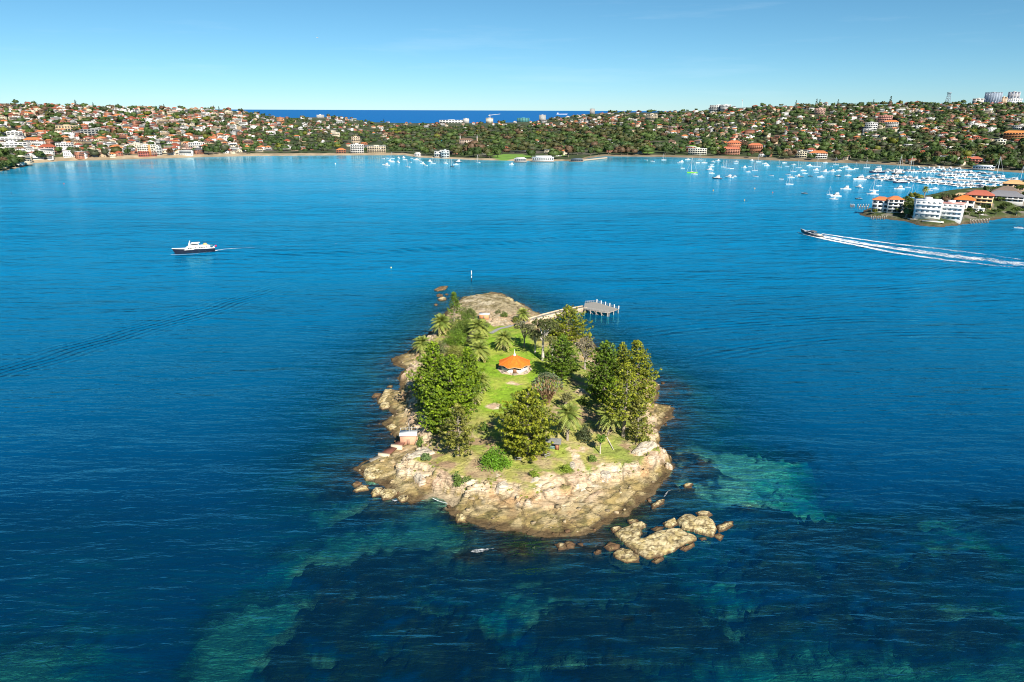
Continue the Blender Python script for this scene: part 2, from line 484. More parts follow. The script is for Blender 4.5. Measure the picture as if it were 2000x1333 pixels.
# grass and soil on top
def blob(px, py, rx, ry, z=6):
    p = at(px, py, z); return np.exp(-(((GX - p[0]) / rx) ** 2 + ((GY - p[1]) / ry) ** 2))
lush = np.clip(blob(985, 690, 12, 40) + blob(970, 760, 12, 26) + blob(1050, 730, 14, 24) + blob(985, 640, 12, 20) * 0.8 + 0.35 * blob(1110, 880, 14, 10), 0, 1)
dry = lerp(const((0.36, 0.34, 0.095)), (0.38, 0.30, 0.16), ss(0.45, 0.65, nA))
dry = lerp(dry, (0.22, 0.29, 0.04), ss(0.46, 0.64, fbm(GX / 7, GY / 7, 91, 4)) * 0.8)
grass = lerp(const((0.21, 0.34, 0.024)), (0.31, 0.36, 0.055), ss(0.4, 0.7, nA))
top = lerp(dry, (0, 0, 0), np.zeros(GX.shape))
lm = ss(0.25, 0.6, lush + (nA - 0.5) * 0.5)
top = top * (1 - lm[..., None]) + grass * lm[..., None]
bare = ss(0.60, 0.72, fbm(GX / 6, GY / 6, 95, 4)) * (1 - lm)
top = lerp(top, (0.32, 0.21, 0.13), bare * 0.85)
gm = ss(0.2, 1.6, dP + (nB - 0.5) * 4 + (nA - 0.5) * 2)
for px, py, rx, ry in ((1128, 876, 4, 1.6), (1131, 903, 2.0, 5), (1008, 758, 4, 2.5), (1060, 925, 6, 3), (1256, 880, 5, 7), (965, 800, 3, 3), (1140, 770, 4, 4),(1125,890,1.4,4)):
    gm = gm * (1 - ss(0.3, 0.6, blob(px, py, rx, ry) + (nB - 0.5) * 0.5))
gm = np.maximum(gm, ss(0.60, 0.70, nA + 0.2 * (nB - 0.5)) * ss(3.0, 4.2, Hh) * 0.9)
top = np.where((dP < 1.2)[..., None], lerp(top, (0.16, 0.23, 0.03), np.ones(GX.shape) * 0.5), top)
col = col * (1 - gm[..., None]) + top * gm[..., None]
fe = at(950, 600, 2)
farend = np.exp(-(((GX - fe[0]) / 30) ** 2 + ((GY - fe[1] - 12) / 26) ** 2)) * (1 - gm) * ss(0.3, 1.0, Hh)
fcol = lerp(const((0.40, 0.33, 0.20)), (0.22, 0.18, 0.09), ss(0.44, 0.58, nB)); fcol = lerp(fcol, (0.50, 0.43, 0.30), ss(0.55, 0.7, nA)); fcol = lerp(fcol, (0.12, 0.095, 0.05), np.clip(ck + 0.6 * ck2, 0, 1))
col = col * (1 - np.clip(farend * 1.3, 0, 1)[..., None]) + fcol * np.clip(farend * 1.3, 0, 1)[..., None]
# beach in the inlet
bp = at(868, 976); beach = np.exp(-(((GX - bp[0]) / 7) ** 2 + ((GY - bp[1]) / 6) ** 2)) * (np.abs(Hh - 0.2) < 0.9)
col = lerp(col, (0.36, 0.29, 0.19), ss(0.4, 0.7, beach))
Hh = np.where(beach > 0.5, np.minimum(Hh, 0.05 + 0.3 * ss(0, 4, dW)), Hh)
# under water: weed, rock and sand
und = ss(0.0, -0.5, Hh)
kelp = lerp(const((0.030, 0.026, 0.012)), (0.085, 0.050, 0.018), ss(0.52, 0.68, fbm(GX / 3, GY / 3, 71, 4)))
kelp = lerp(kelp, (0.13, 0.13, 0.07), ss(0.55, 0.75, fbm(GX / 9, GY / 9, 73, 4)) * 0.45)
kelp = lerp(kelp, (0.20, 0.15, 0.075), (1 - ss(-1.2, -0.3, -np.abs(Hh) * 1.0 - 0.0)) * 0)
near = ss(-2.2, -0.4, Hh)
kelp = lerp(kelp, (0.17, 0.115, 0.05), near * ss(0.35, 0.6, nB) * 0.8)
kf_ = kelp_field(GX, GY)
midbed = lerp(const((0.065, 0.07, 0.042)), (0.03, 0.034, 0.02), ss(0.4, 0.6, fbm(GX / 7, GY / 5, 171, 4)))
kelp = kelp * np.maximum(kf_, near)[..., None] * 0.4 + midbed * (1 - np.maximum(kf_, near))[..., None]
bright = blob(1450, 920, 34, 26, 0)
sandc_ = lerp(const((0.165, 0.18, 0.125)), (0.46, 0.45, 0.32), np.clip(bright * 1.2, 0, 1))
sea_c = kelp * (1 - sandm[..., None]) + sandc_ * sandm[..., None]
sea_c = np.where((sandm > 0.02)[..., None], sea_c * (0.8 + 0.4 * nB[..., None]), sea_c)
col = col * (1 - und[..., None]) + sea_c * und[..., None]
def grid_mesh(name, X, Y, Z, mats, col=None, smooth=True, keep=None, extra=None):
    ny, nx = X.shape
    V = np.stack([X, Y, Z], -1).reshape(-1, 3)
    i = np.arange(ny * nx).reshape(ny, nx)
    q = np.stack([i[:-1, :-1], i[:-1, 1:], i[1:, 1:], i[1:, :-1]], -1).reshape(-1, 4)
    if keep is not None:
        q = q[keep.reshape(-1)[q].any(1)]
        used = np.unique(q); mp = np.zeros(len(V), int); mp[used] = np.arange(len(used))
        V = V[used]; q = mp[q]
    else: used = np.arange(len(V))
    me = bpy.data.meshes.new(name)
    me.vertices.add(len(V)); me.loops.add(q.size); me.polygons.add(len(q))
    me.vertices.foreach_set("co", V.ravel())
    me.loops.foreach_set("vertex_index", q.ravel().astype(np.int32))
    me.polygons.foreach_set("loop_start", np.arange(0, q.size, 4, dtype=np.int32))
    me.polygons.foreach_set("use_smooth", np.full(len(q), smooth))
    if col is not None:
        a = me.attributes.new("Col", 'FLOAT_COLOR', 'POINT')
        c = np.concatenate([np.clip(col, 0, 1), np.ones(col.shape[:-1] + (1,))], -1).reshape(-1, 4)[used]
        a.data.foreach_set("color", c.ravel())
    for k, arr in (extra or {}).items():
        a = me.attributes.new(k, 'FLOAT', 'POINT'); a.data.foreach_set("value", arr.reshape(-1)[used].astype(np.float32))
    for m in mats: me.materials.append(m)
    me.update(calc_edges=True)
    o = bpy.data.objects.new(name, me); COL.objects.link(o)
    return o
def rock_mat():
    n = NT("sandstone_and_turf")
    a = n.n("Attribute", attribute_name="Col")
    g = n.n("NewGeometry")
    P = g.outputs["Position"]
    n1 = n.n("TexNoise", {"Vector": P, "Scale": 1.1, "Detail": 8.0, "Roughness": 0.7})
    n2 = n.n("TexNoise", {"Vector": P, "Scale": 5.0, "Detail": 4.0, "Roughness": 0.7})
    c = n.mix(1.0, a.outputs[0], n.ramp(n1, [(0.25, 0.6), (0.5, 1.0), (0.75, 1.3)]), 'MULTIPLY')
    c = n.mix(1.0, c, n.ramp(n2, [(0.33, 0.45), (0.45, 1.0), (0.8, 1.15)]), 'MULTIPLY')
    ms = n.n("Mapping", {"Vector": P, "Rotation": (R(3), R(-2), 0), "Scale": (0.10, 0.10, 1.9)})
    bedn = n.n("TexNoise", {"Vector": ms, "Scale": 1.6, "Detail": 5.0, "Roughness": 0.6})
    c = n.mix(1.0, c, n.ramp(bedn, [(0.36, 0.62), (0.46, 1.0), (0.62, 1.12)]), 'MULTIPLY')
    mp = n.n("Mapping", {"Vector": P, "Rotation": (0, 0, R(28)), "Scale": (0.13, 0.30, 0.9)})
    vo = n.n("TexVoronoi", {"Vector": mp, "Scale": 1.6, "Randomness": 0.9}, feature='DISTANCE_TO_EDGE')
    hgt = n.math('ADD', n.math('ADD', n.math('MULTIPLY', n1, 0.22), n.math('MULTIPLY', bedn, 0.30)), n.math('ADD', n.math('MULTIPLY', n2, 0.10), n.math('MULTIPLY', n.math('MINIMUM', vo, 0.08), 2.0)))
    bp = n.n("Bump", {"Height": hgt, "Distance": 0.9, "Strength": 0.8})
    b = n.n("BsdfPrincipled", {"Base Color": c, "Roughness": 0.88, "Specular IOR Level": 0.2, "Normal": bp.outputs[0]})
    return n.done(b)
M_ROCK = rock_mat()
tag(grid_mesh("island_ground", GX, GY, Hh, [M_ROCK], col, smooth=True), kind="structure")
HG = Hh

# ------------------------------------------------------------------ water
def water_mat():
    n = NT("harbour_water")
    g = n.n("NewGeometry"); P = g.outputs["Position"]
    dep = n.n("Attribute", attribute_name="depth").outputs["Fac"]
    sx = n.n("SeparateXYZ", {0: P})
    X, Y = sx.outputs[0], sx.outputs[1]
    # ripples: a few directions, long crests
    def layer(rot, sc, detail=3.0, rough=0.55, dist=0.0):
        mp = n.n("Mapping", {"Vector": P, "Rotation": (0, 0, R(rot)), "Scale": sc})
        return n.n("TexNoise", {"Vector": mp, "Scale": 1.0, "Detail": detail, "Roughness": rough, "Distortion": dist}).outputs[0]
    a = layer(-6, (0.036, 0.145, 0.1), 2.5, 0.45, 0.8)
    b = layer(8, (0.12, 0.46, 0.1), 3.0, 0.55, 0.4)
    c = layer(-30, (0.5, 1.3, 0.1), 3.0, 0.6, 0.0)
    e = layer(4, (0.016, 0.058, 0.1), 2.0, 0.5, 0.5)
    gust = layer(5, (0.004, 0.011, 0.1), 3.0, 0.55)
    calm = n.ramp(gust, [(0.35, 0.55), (0.65, 1.15)])
    # boat wakes: trains of parallel crests inside long strips
    def wake(p0, p1, width, lam, amp, curve=0.0):
        p0 = np.array(p0[:2]); p1 = np.array(p1[:2]); L = float(np.linalg.norm(p1 - p0)); d = (p1 - p0) / L; nn = np.array([-d[1], d[0]])
        along = n.math('ADD', n.math('MULTIPLY', X, float(d[0])), n.math('MULTIPLY_ADD', Y, float(d[1])))
        along.inputs[1].default_value = 1
        along = n.math('SUBTRACT', n.math('ADD', n.math('MULTIPLY', X, float(d[0])), n.math('MULTIPLY', Y, float(d[1]))), float(p0 @ d))
        acr = n.math('SUBTRACT', n.math('ADD', n.math('MULTIPLY', X, float(nn[0])), n.math('MULTIPLY', Y, float(nn[1]))), float(p0 @ nn))
        t = n.math('DIVIDE', along, L)
        bend = n.math('MULTIPLY', n.math('MULTIPLY', t, n.math('SUBTRACT', 1.0, t)), 4 * curve)
        wob = n.math('ADD', n.math('MULTIPLY', n.math('SUBTRACT', gust, 0.5), 16.0), n.math('MULTIPLY', n.math('SUBTRACT', e, 0.5), 5.0))
        acr = n.math('ADD', n.math('SUBTRACT', acr, bend), wob)
        wv = n.math('SINE', n.math('MULTIPLY', acr, 2 * math.pi / lam))
        env = n.math('POWER', 2.718, n.math('MULTIPLY', n.math('POWER', n.math('DIVIDE', acr, width), 2.0), -1.0))
        e2 = n.math('MULTIPLY', n.n("MapRange", {0: t, 1: -0.02, 2: 0.15, 3: 0.0, 4: 1.0}).outputs[0], n.n("MapRange", {0: t, 1: 0.8, 2: 1.05, 3: 1.0, 4: 0.0}).outputs[0])
        broke = n.ramp(layer(20, (0.03, 0.03, 0.1), 2.0), [(0.35, 0.25), (0.6, 1.0)])
        return n.math('MULTIPLY', n.math('MULTIPLY', n.math('MULTIPLY', wv, env), n.math('MULTIPLY', e2, amp)), broke)
    wk = wake(at(-150, 770), at(560, 560), 11.0, 4.2, 0.24)
    wk = n.math('ADD', wk, wake(at(430, 500), at(1150, 460), 10.0, 5.0, 0.42, -20))
    wk = n.math('ADD', wk, wake(at(1230, 660), at(1850, 625), 10.0, 5.0, 0.20, 12))
    wk = n.math('ADD', wk, wake(at(1280, 720), at(2100, 660), 9.0, 4.4, 0.16, 22))
    wk = n.math('ADD', wk, wake(at(1650, 500), at(2150, 560), 12.0, 6.0, 0.28, 0))
    wk = n.math('ADD', wk, wake(at(560, 640), at(840, 690), 10.0, 3.4, 0.12, 6))
    wk = n.math('ADD', wk, wake(at(1250, 590), at(2000, 540), 14.0, 5.0, 0.12, -12))
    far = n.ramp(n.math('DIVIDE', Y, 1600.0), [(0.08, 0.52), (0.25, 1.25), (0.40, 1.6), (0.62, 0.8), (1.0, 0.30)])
    sea = n.n("MapRange", {0: Y, 1: 3500.0, 2: 4500.0, 3: 0.0, 4: 1.0}).outputs[0]
    rip = n.math('ADD', n.math('MULTIPLY', a, 1.0), n.math('ADD', n.math('MULTIPLY', b, 0.52), n.math('ADD', n.math('MULTIPLY', c, 0.12), n.math('MULTIPLY', e, 1.15))))
    hgt = n.math('ADD', n.math('MULTIPLY', n.math('MULTIPLY', rip, calm), far), n.math('MULTIPLY', wk, 0.6))
    N = n.n("Bump", {"Height": hgt, "Distance": 4.6, "Strength": 1.0}).outputs[0]
    NG = n.n("Bump", {"Height": n.math('MULTIPLY', n.math('MULTIPLY', rip, calm), far), "Distance": 0.8, "Strength": 1.0}).outputs[0]
    # light through the water to the bottom, per metre and per colour
    def att(k):
        return n.math('POWER', 2.718, n.math('MULTIPLY', dep, -k))
    T = n.n("CombineColor", {0: att(0.42), 1: att(0.105), 2: att(0.11)})
    tr = n.n("BsdfTransparent", {"Color": T.outputs[0]})
    cloudy = n.math('SUBTRACT', 1.0, att(0.115))
    sheen_tone = n.ramp(n.math('DIVIDE', Y, 1500.0), [(0.06, (0.0, 0.024, 0.082)), (0.11, (0.0, 0.038, 0.118)), (0.18, (0.0, 0.075, 0.185)), (0.30, (0.0, 0.150, 0.345)), (0.55, (0.0, 0.22, 0.45)), (1.0, (0.02, 0.29, 0.46))])  # body colour brightens with distance, painting in the view-dependent sky sheen
    deep = n.mix(1.0, sheen_tone, n.ramp(gust, [(0.3, 0.82), (0.7, 1.1)]), 'MULTIPLY')
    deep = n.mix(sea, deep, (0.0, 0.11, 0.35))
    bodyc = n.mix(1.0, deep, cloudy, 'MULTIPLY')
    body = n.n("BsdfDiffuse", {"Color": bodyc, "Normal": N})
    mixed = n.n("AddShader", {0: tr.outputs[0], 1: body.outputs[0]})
    rg = n.math('ADD', 0.10, n.math('MULTIPLY', sea, 0.25))
    gl = n.n("BsdfGlossy", {"Color": n.mix(n.n("MapRange", {0: Y, 1: 480.0, 2: 1100.0, 3: 0.0, 4: 1.0}).outputs[0], (0.27, 0.95, 1.0), (0.80, 0.97, 1.0)), "Roughness": rg, "Normal": NG})
    fr = n.n("Fresnel", {"IOR": 1.48, "Normal": N})
    fr = n.math('MINIMUM', fr, 0.72)
    fac = n.math('MULTIPLY', fr, n.math('SUBTRACT', 0.95, n.math('MULTIPLY', sea, 0.75)), clamp=True)
    fin = n.n("MixShader", {0: fac, 1: mixed.outputs[0], 2: gl.outputs[0]})
    return n.done(fin)
M_WATER = water_mat()
out = [600, 1000, 1700, 2800, 4600, 7500, 12000, 20000, 35000, 65000]
wx = np.concatenate([[-k for k in out[::-1]], [-420, -300, -230], np.arange(-190, 220, 1.25), [220, 260, 330, 450], out])
wy = np.concatenate([[-k for k in out[::-1]], [-300, -100, 0, 50], np.arange(84, 480, 1.25), [480, 520, 560], out])
WX, WY = np.meshgrid(wx, wy)
wdep = np.maximum(-island_h(WX, WY), 0.0)
edge = np.minimum(np.minimum(WX + 190, 220 - WX), 480 - WY)
wdep = wdep + 30 * (1 - ss(0, 45, edge))
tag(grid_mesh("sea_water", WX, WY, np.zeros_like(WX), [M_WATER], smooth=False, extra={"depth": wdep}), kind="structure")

# ------------------------------------------------------------------ far shore and hills
SH = np.array([(-300,352),(0,336),(50,326),(62,320),(120,315.5),(200,313.5),(300,310.5),(400,307.5),(500,305.5),(600,304.5),(700,304),(790,303.5),(812,308),(900,312),
      (1000,315),(1130,315.5),(1150,309.5),(1180,306),(1280,307),(1400,310),(1500,313.5),(1600,317.5),(1700,321),(1800,326.5),(1900,332),(2000,339),(2300,352)], float)
RG = np.array([(-300,206,2500),(0,205,2500),(60,204,2500),(150,209,2550),(250,211,2600),(350,213,2700),(440,215,2900),(480,219,3200),(520,226,3500),(560,231,3600),
      (640,229,3700),(690,233,3900),(720,239,4200),(800,241,4300),(960,241,4300),(1040,238,4300),(1080,232,4200),(1140,224,4000),(1200,220,3700),(1280,220,3400),(1380,216,3300),
      (1440,211,3100),(1500,209,3000),(1600,206,2900),(1700,205,2900),(1800,204,2900),(1900,203,2900),(2000,205,2900),(2300,207,2900)], float)
PR = np.array([(-300,0.95),(300,1.0),(480,1.1),(600,1.35),(800,1.7),(1050,1.7),(1200,1.5),(1400,1.25),(2300,1.15)], float)
CP, SP_ = math.cos(PITCH), math.sin(PITCH)
def unroll(px, py):
    x, y = px - 1000.0, py - 666.5
    return 1000 + x * math.cos(ROLL) + y * math.sin(ROLL), 666.5 - x * math.sin(ROLL) + y * math.cos(ROLL)
def dep_tan(py):                     # tan of the angle below the horizon, for an unrolled row
    return np.tan(PITCH + np.arctan((py - 666.5) / FPX))
def dep_at(px, py):
    x, y = unroll(px, py); return dep_tan(y)
SHY = np.array([CAM_H / dep_at(px, py) for px, py in SH])
SHQ = np.array([unroll(px, py)[0] for px, py in SH])
RGZ = np.array([CAM_H - Y * dep_at(px, py) for px, py, Y in RG])
# SHQ is the column at the waterline; use azimuth X/Y as the key
def az_of(px, py):
    d = ray(px, py); return d[0] / d[1]
SHA = np.array([az_of(px, py) for px, py in SH])
RGA = np.array([az_of(px, py) for px, py, _ in RG])
PRA = np.array([az_of(px, 260) for px, _ in PR])
def far_z(A, Y):
    s0 = np.interp(A, SHA, SHY); s1 = np.interp(A, RGA, RG[:, 2]); z1 = np.interp(A, RGA, RGZ); pw = np.interp(A, PRA, PR[:, 1])
    t = (Y - s0) / (s1 - s0)
    z = 2.2 + (z1 - 2.2) * np.clip(t, 0, 1) ** pw
    z = z + (fbm(A * Y / 260, Y / 260, 5, 3) - 0.5) * 22 * ss(0.08, 0.35, t) * (1 - ss(0.75, 1.0, t))
    z = np.where(t < 0, -2.5, np.where(t < 0.02, np.minimum(z, -0.6 + 60 * 0 + (Y - s0) * 0.12), z))
    z = np.where(t > 1, z - (Y - s1) * 0.12, z)
    return z, s0, s1, t
AA = np.linspace(az_of(-280, 260), az_of(2280, 260), 420)
tt = np.concatenate([[-0.02, -0.002, 0.0], np.linspace(0.004, 0.03, 7), np.linspace(0.04, 1.0, 80), np.linspace(1.03, 1.45, 8)])
A2, T2 = np.meshgrid(AA, tt)
S0 = np.interp(A2, SHA, SHY); S1 = np.interp(A2, RGA, RG[:, 2])
Y2 = S0 + T2 * (S1 - S0)
Z2, _, _, _ = far_z(A2, Y2)
fx = A2 * Y2
gr = lambda c: np.broadcast_to(np.array(c, float), fx.shape + (3,)).copy()
g1 = fbm(fx / 60, Y2 / 60, 301, 4); g2 = fbm(fx / 18, Y2 / 18, 302, 3)
fc = lerp(gr((0.035, 0.05, 0.018)), (0.10, 0.09, 0.07), ss(0.54, 0.66, g1))
fc = lerp(fc, (0.06, 0.09, 0.022), ss(0.56, 0.66, g2) * 0.7)
dsh = (Y2 - S0)
bw = np.interp(A2, [az_of(p, 310) for p in (0, 60, 200, 600, 700, 800, 830, 1130, 1180, 1500, 2000)], [8, 30, 45, 55, 60, 55, 25, 30, 40, 40, 30])
sandc = lerp(gr((0.38, 0.30, 0.20)), (0.28, 0.22, 0.145), ss(0.4, 0.6, g2))
sandc = np.where((A2 > az_of(1100, 310))[..., None], sandc * 0.62, sandc)
fc = np.where((dsh < bw)[..., None], sandc, fc)
def lawn(px, py, rx, ry):
    global fc
    a = az_of(px, py); k = np.argmin(np.abs(AA - a)); yy = Y2[:, k]; pr = np.array([proj((a * y, y, z))[1] for y, z in zip(yy, Z2[:, k])])
    j = np.argmin(np.abs(pr - py) + 1000 * (tt > 1))
    m = np.exp(-(((fx - a * yy[j]) / rx) ** 2 + ((Y2 - yy[j]) / ry) ** 2)) > 0.4
    fc = np.where(m[..., None], np.array((0.14, 0.26, 0.04)), fc)
    LAWNS.append((a * yy[j], yy[j], rx, ry))
LAWNS = []
for l in ((1000, 306, 50, 90), (985, 309, 20, 60), (1258, 297, 25, 40), (1300, 284, 50, 90), (1340, 287, 40, 60), (1090, 303, 25, 40), (1070, 262, 40, 60), (1120, 259, 35, 50)):
    lawn(*l)
tag(grid_mesh("shore_hills", fx, Y2, Z2, [painted("suburb_ground", rough=0.95, var=0.3, scale=0.05)], fc), kind="structure")

# ------------------------------------------------------------------ headland on the right
HL_PX = [(1676,418),(1690,424),(1725,428),(1768,433),(1790,440),(1812,443),(1840,444),(1862,442),(1885,438),(1920,434),(1945,430),(1960,427),(2010,425),(2120,420),
         (2240,400),(2240,330),(2060,345),(1985,357),(1955,366),(1925,378),(1880,384),(1820,388),(1770,393),(1725,400),(1695,408)]
HL_POLY = [at(*p)[:2] for p in HL_PX]
def head_h(X, Y):
    X = np.asarray(X, float); Y = np.asarray(Y, float)
    d = sdf(X, Y, HL_POLY) + (fbm(X / 12, Y / 12, 401, 3) - 0.5) * 5
    z = 0.3 + 2.6 * ss(3, 7, d) + 1.6 * ss(8, 30, d) + (fbm(X / 5, Y / 5, 402, 3) - 0.5) * 1.0 * ss(8, 2, d)
    z = z + 12 * ss(380, 560, X) * ss(4, 40, d)
    z = np.where(d > 0, z, -0.3 + np.maximum(d, -8) * 0.3)
    return z, d
hx = np.arange(300, 760, 2.5); hy = np.arange(650, 1150, 3.0)
HX, HY = np.meshgrid(hx, hy)
HZ, HD = head_h(HX, HY)
n4 = fbm(HX / 10, HY / 10, 403, 4)
hc = lerp(np.broadcast_to(np.array((0.20, 0.16, 0.11)), HX.shape + (3,)).copy(), (0.10, 0.075, 0.045), 1 - ss(0.4, 1.4, HZ))
hc = lerp(hc, (0.05, 0.072, 0.02), ss(3.5, 6, HD))
hc = lerp(hc, (0.20, 0.18, 0.15), ss(0.56, 0.64, n4) * ss(5, 9, HD))
tag(grid_mesh("headland_ground", HX, HY, HZ, [M_ROCK], hc, keep=(HD > -10)), kind="structure")
def on_head(px, py, z0=4.0):
    z = z0
    for _ in range(10):
        p = at(px, py, z); zz = float(head_h(np.array([p[0]]), np.array([p[1]]))[0][0]); z = 0.5 * z + 0.5 * max(zz, 0)
    p = at(px, py, z)
    return np.array([p[0], p[1], float(head_h(np.array([p[0]]), np.array([p[1]]))[0][0])])
# ------------------------------------------------------------------ plants
def unit(v): return v / (np.linalg.norm(v, axis=-1, keepdims=True) + 1e-9)
def leaves(mb, C, rad, n, size, cols, rng, flat=0.85, up=0.5, mat=0, shell=0.45, asp=0.55, noise=0.38):
    """n leaf sprays round each centre"""
    C = np.asarray(C, float); N = len(C)
    rad = np.broadcast_to(np.asarray(rad, float), (N,)); cols = np.broadcast_to(np.asarray(cols, float), (N, 3))
    d = unit(rng.normal(size=(N, n, 3)))
    r = rad[:, None, None] * (rng.random((N, n, 1)) ** shell)
    p = C[:, None, :] + d * r * np.array([1, 1, flat])
    nn = unit(d + np.array([0, 0, up]) + rng.normal(size=(N, n, 3)) * noise)
    t = unit(np.cross(nn, rng.normal(size=(N, n, 3)))); b = np.cross(nn, t)
    s = size * (0.6 + 0.8 * rng.random((N, n, 1)))
    V = np.stack([p - t * s, p - b * s * asp, p + t * s, p + b * s * asp], 2).reshape(-1, 3)
    F = np.arange(len(V)).reshape(-1, 4)
    c = (cols[:, None, :] * (0.75 + 0.5 * rng.random((N, n, 1)))).reshape(-1, 3)
    mb.add(V, F, mat, c)
def norfolk_pine(base, top_z, r, label, seed, sparse=1.0, cols=((0.115, 0.155, 0.016), (0.045, 0.085, 0.012)), low=0.10, wide=1.5, lean=0.0, group="pine trees on the island", tuft=0.55):
    rng = np.random.default_rng(seed)
    h = top_z - base[2]
    root = empty("pine_tree", base); tag(root, label, "tree", group)
    tr = MB(); cr = MB()
    K = 9
    ts = np.linspace(0, 1, K)
    bend = rng.normal(size=2) * 0.25
    path = np.stack([bend[0] * np.sin(ts * 3) + lean * ts, bend[1] * np.sin(ts * 2.5), ts * h - 0.4 * (ts == 0)], 1)
    tr.tube(path, np.linspace(0.024 * h + 0.12, 0.05, K), 7, 0, (0.30, 0.25, 0.19))
    z = low * h; cen = []; rad = []; cl = []
    while z < h * 0.985:
        t = z / h; k = t * (K - 1); i0 = min(int(k), K - 2); pt = path[i0] + (path[i0 + 1] - path[i0]) * (k - i0)
        L = r * min(1.0, (1 - t) * wide + 0.10) * (0.8 + 0.2 * min(1, t / 0.25))
        nb = rng.integers(5, 8); a0 = rng.random() * 6.28
        for j in range(nb):
            if rng.random() > 0.5 + 0.5 * sparse: continue
            a = a0 + j * 6.283 / nb + rng.normal() * 0.15
            l = L * (0.62 + 0.6 * rng.random())
            rise = 0.28 + 0.35 * t
            q = np.linspace(0, 1, 5)
            bp = np.stack([pt[0] + np.cos(a) * l * q, pt[1] + np.sin(a) * l * q, pt[2] + l * (rise * q * q - 0.10 * q)], 1)
            tr.tube(bp, np.linspace(0.10, 0.025, 5) * (0.6 + 0.05 * r), 3, 0, (0.36, 0.32, 0.26), cap=False)
            m = max(3, int(l / 0.46 * sparse))
            for e in range(m):
                u = 1 - (e / m) * 0.78 + rng.normal() * 0.03
                side = rng.normal() * (0.10 + 0.28 * (1 - abs(u - 0.5))) * l * 0.55
                c = np.array([pt[0] + np.cos(a) * l * u - np.sin(a) * side, pt[1] + np.sin(a) * l * u + np.cos(a) * side, pt[2] + l * (rise * u * u - 0.1 * u) + 0.10 + abs(side) * 0.1])
                cen.append(c); rad.append(tuft * (0.75 + 0.5 * rng.random()))
                w = rng.random() ** 1.3; tint = np.array(cols[0]) * (1 - w) + np.array(cols[1]) * w
                cl.append(tint * (0.8 + 0.4 * rng.random()))
        z += 0.85 + 0.45 * rng.random()
    for _ in range(6):
        cen.append(path[-1] + rng.normal(size=3) * 0.35); rad.append(tuft * 0.9); cl.append(np.array(cols[0]))
    leaves(cr, cen, rad, 12, 0.34, cl, rng, flat=0.8, up=0.45, shell=0.3, asp=0.45, noise=0.22)
    part(tr, "trunk", [M_BARK], root); part(cr, "crown", [M_LEAF], root)
    return root
def palm(base, top_z, r, label, seed, cols=((0.32, 0.36, 0.075), (0.13, 0.19, 0.035)), skirt=True, n=54, thick=0.42, name="palm_tree", group="date palms on the island"):
    rng = np.random.default_rng(seed)
    h = top_z - base[2]
    root = empty(name, base); tag(root, label, "palm tree", group)
    tr = MB(); tr.tube([(0, 0, -0.4), (0.05, 0, h * 0.5), (0, 0, h)], [thick * 1.15, thick, thick * 1.2], 8, 0, (0.33, 0.28, 0.22))
    part(tr, "trunk", [M_BARK], root)
    cr = MB()
    sk = MB()
    for i in range(n):
        f = i / n
        el = R(84 - 128 * f ** 0.9) + rng.normal() * 0.08
        az = i * 2.39996 + rng.normal() * 0.1
        L = r * (1.1 + 0.25 * rng.random()) * (0.85 if f < 0.15 else 1.0)
        S = 11; q = np.linspace(0, 1, S)
        out = np.array([math.cos(az), math.sin(az), 0]); sd = np.array([-math.sin(az), math.cos(az), 0])
        droop = 0.42 + 0.25 * rng.random()
        px_ = L * (q * math.cos(el) + 0.12 * q * q * (1 if el > 0.5 else 0)); pz = L * (q * math.sin(el) - droop * q * q * (0.55 + 0.45 * math.cos(el)))
        P = np.array([0, 0, h]) + px_[:, None] * out + pz[:, None] * np.array([0, 0, 1.0])
        T = unit(np.gradient(P, axis=0)); Nn = unit(np.cross(T, sd)); Nn = np.where(Nn[:, 2:3] < 0, -Nn, Nn)
        old = max(0, (f - 0.72) / 0.28)
        w = rng.random(); c = np.array(cols[0]) * (1 - w) + np.array(cols[1]) * w
        c = c * (1 - old * 0.7) + np.array([0.42, 0.31, 0.13]) * old * 0.7
        V = []; F = []
        for s in (-1, 1):
            for k in range(1, S):
                wl_ = 0.26 * r * (math.sin(math.pi * (0.12 + 0.85 * q[k])) ** 0.7)
                p0 = P[k - 1]; p1 = P[k] * 0.75 + P[k - 1] * 0.25
                o1 = (s * sd * 0.9 + T[k] * 0.75 - Nn[k] * 0.35) * wl_
                b = len(V); V += [p0, p1, p1 + o1, p0 + o1 * 0.95 + T[k] * 0.05]; F.append([b, b + 1, b + 2, b + 3])
        cr.add(V, F, 0, c)
        cr.tube(P[::3], [0.05, 0.04, 0.03, 0.015][:len(P[::3])], 3, 0, (0.25, 0.22, 0.08), cap=False)
    part(cr, "crown", [M_LEAF], root)
    return root
def br(cols, k=1.7): return tuple(tuple(x * k for x in q) for q in cols)
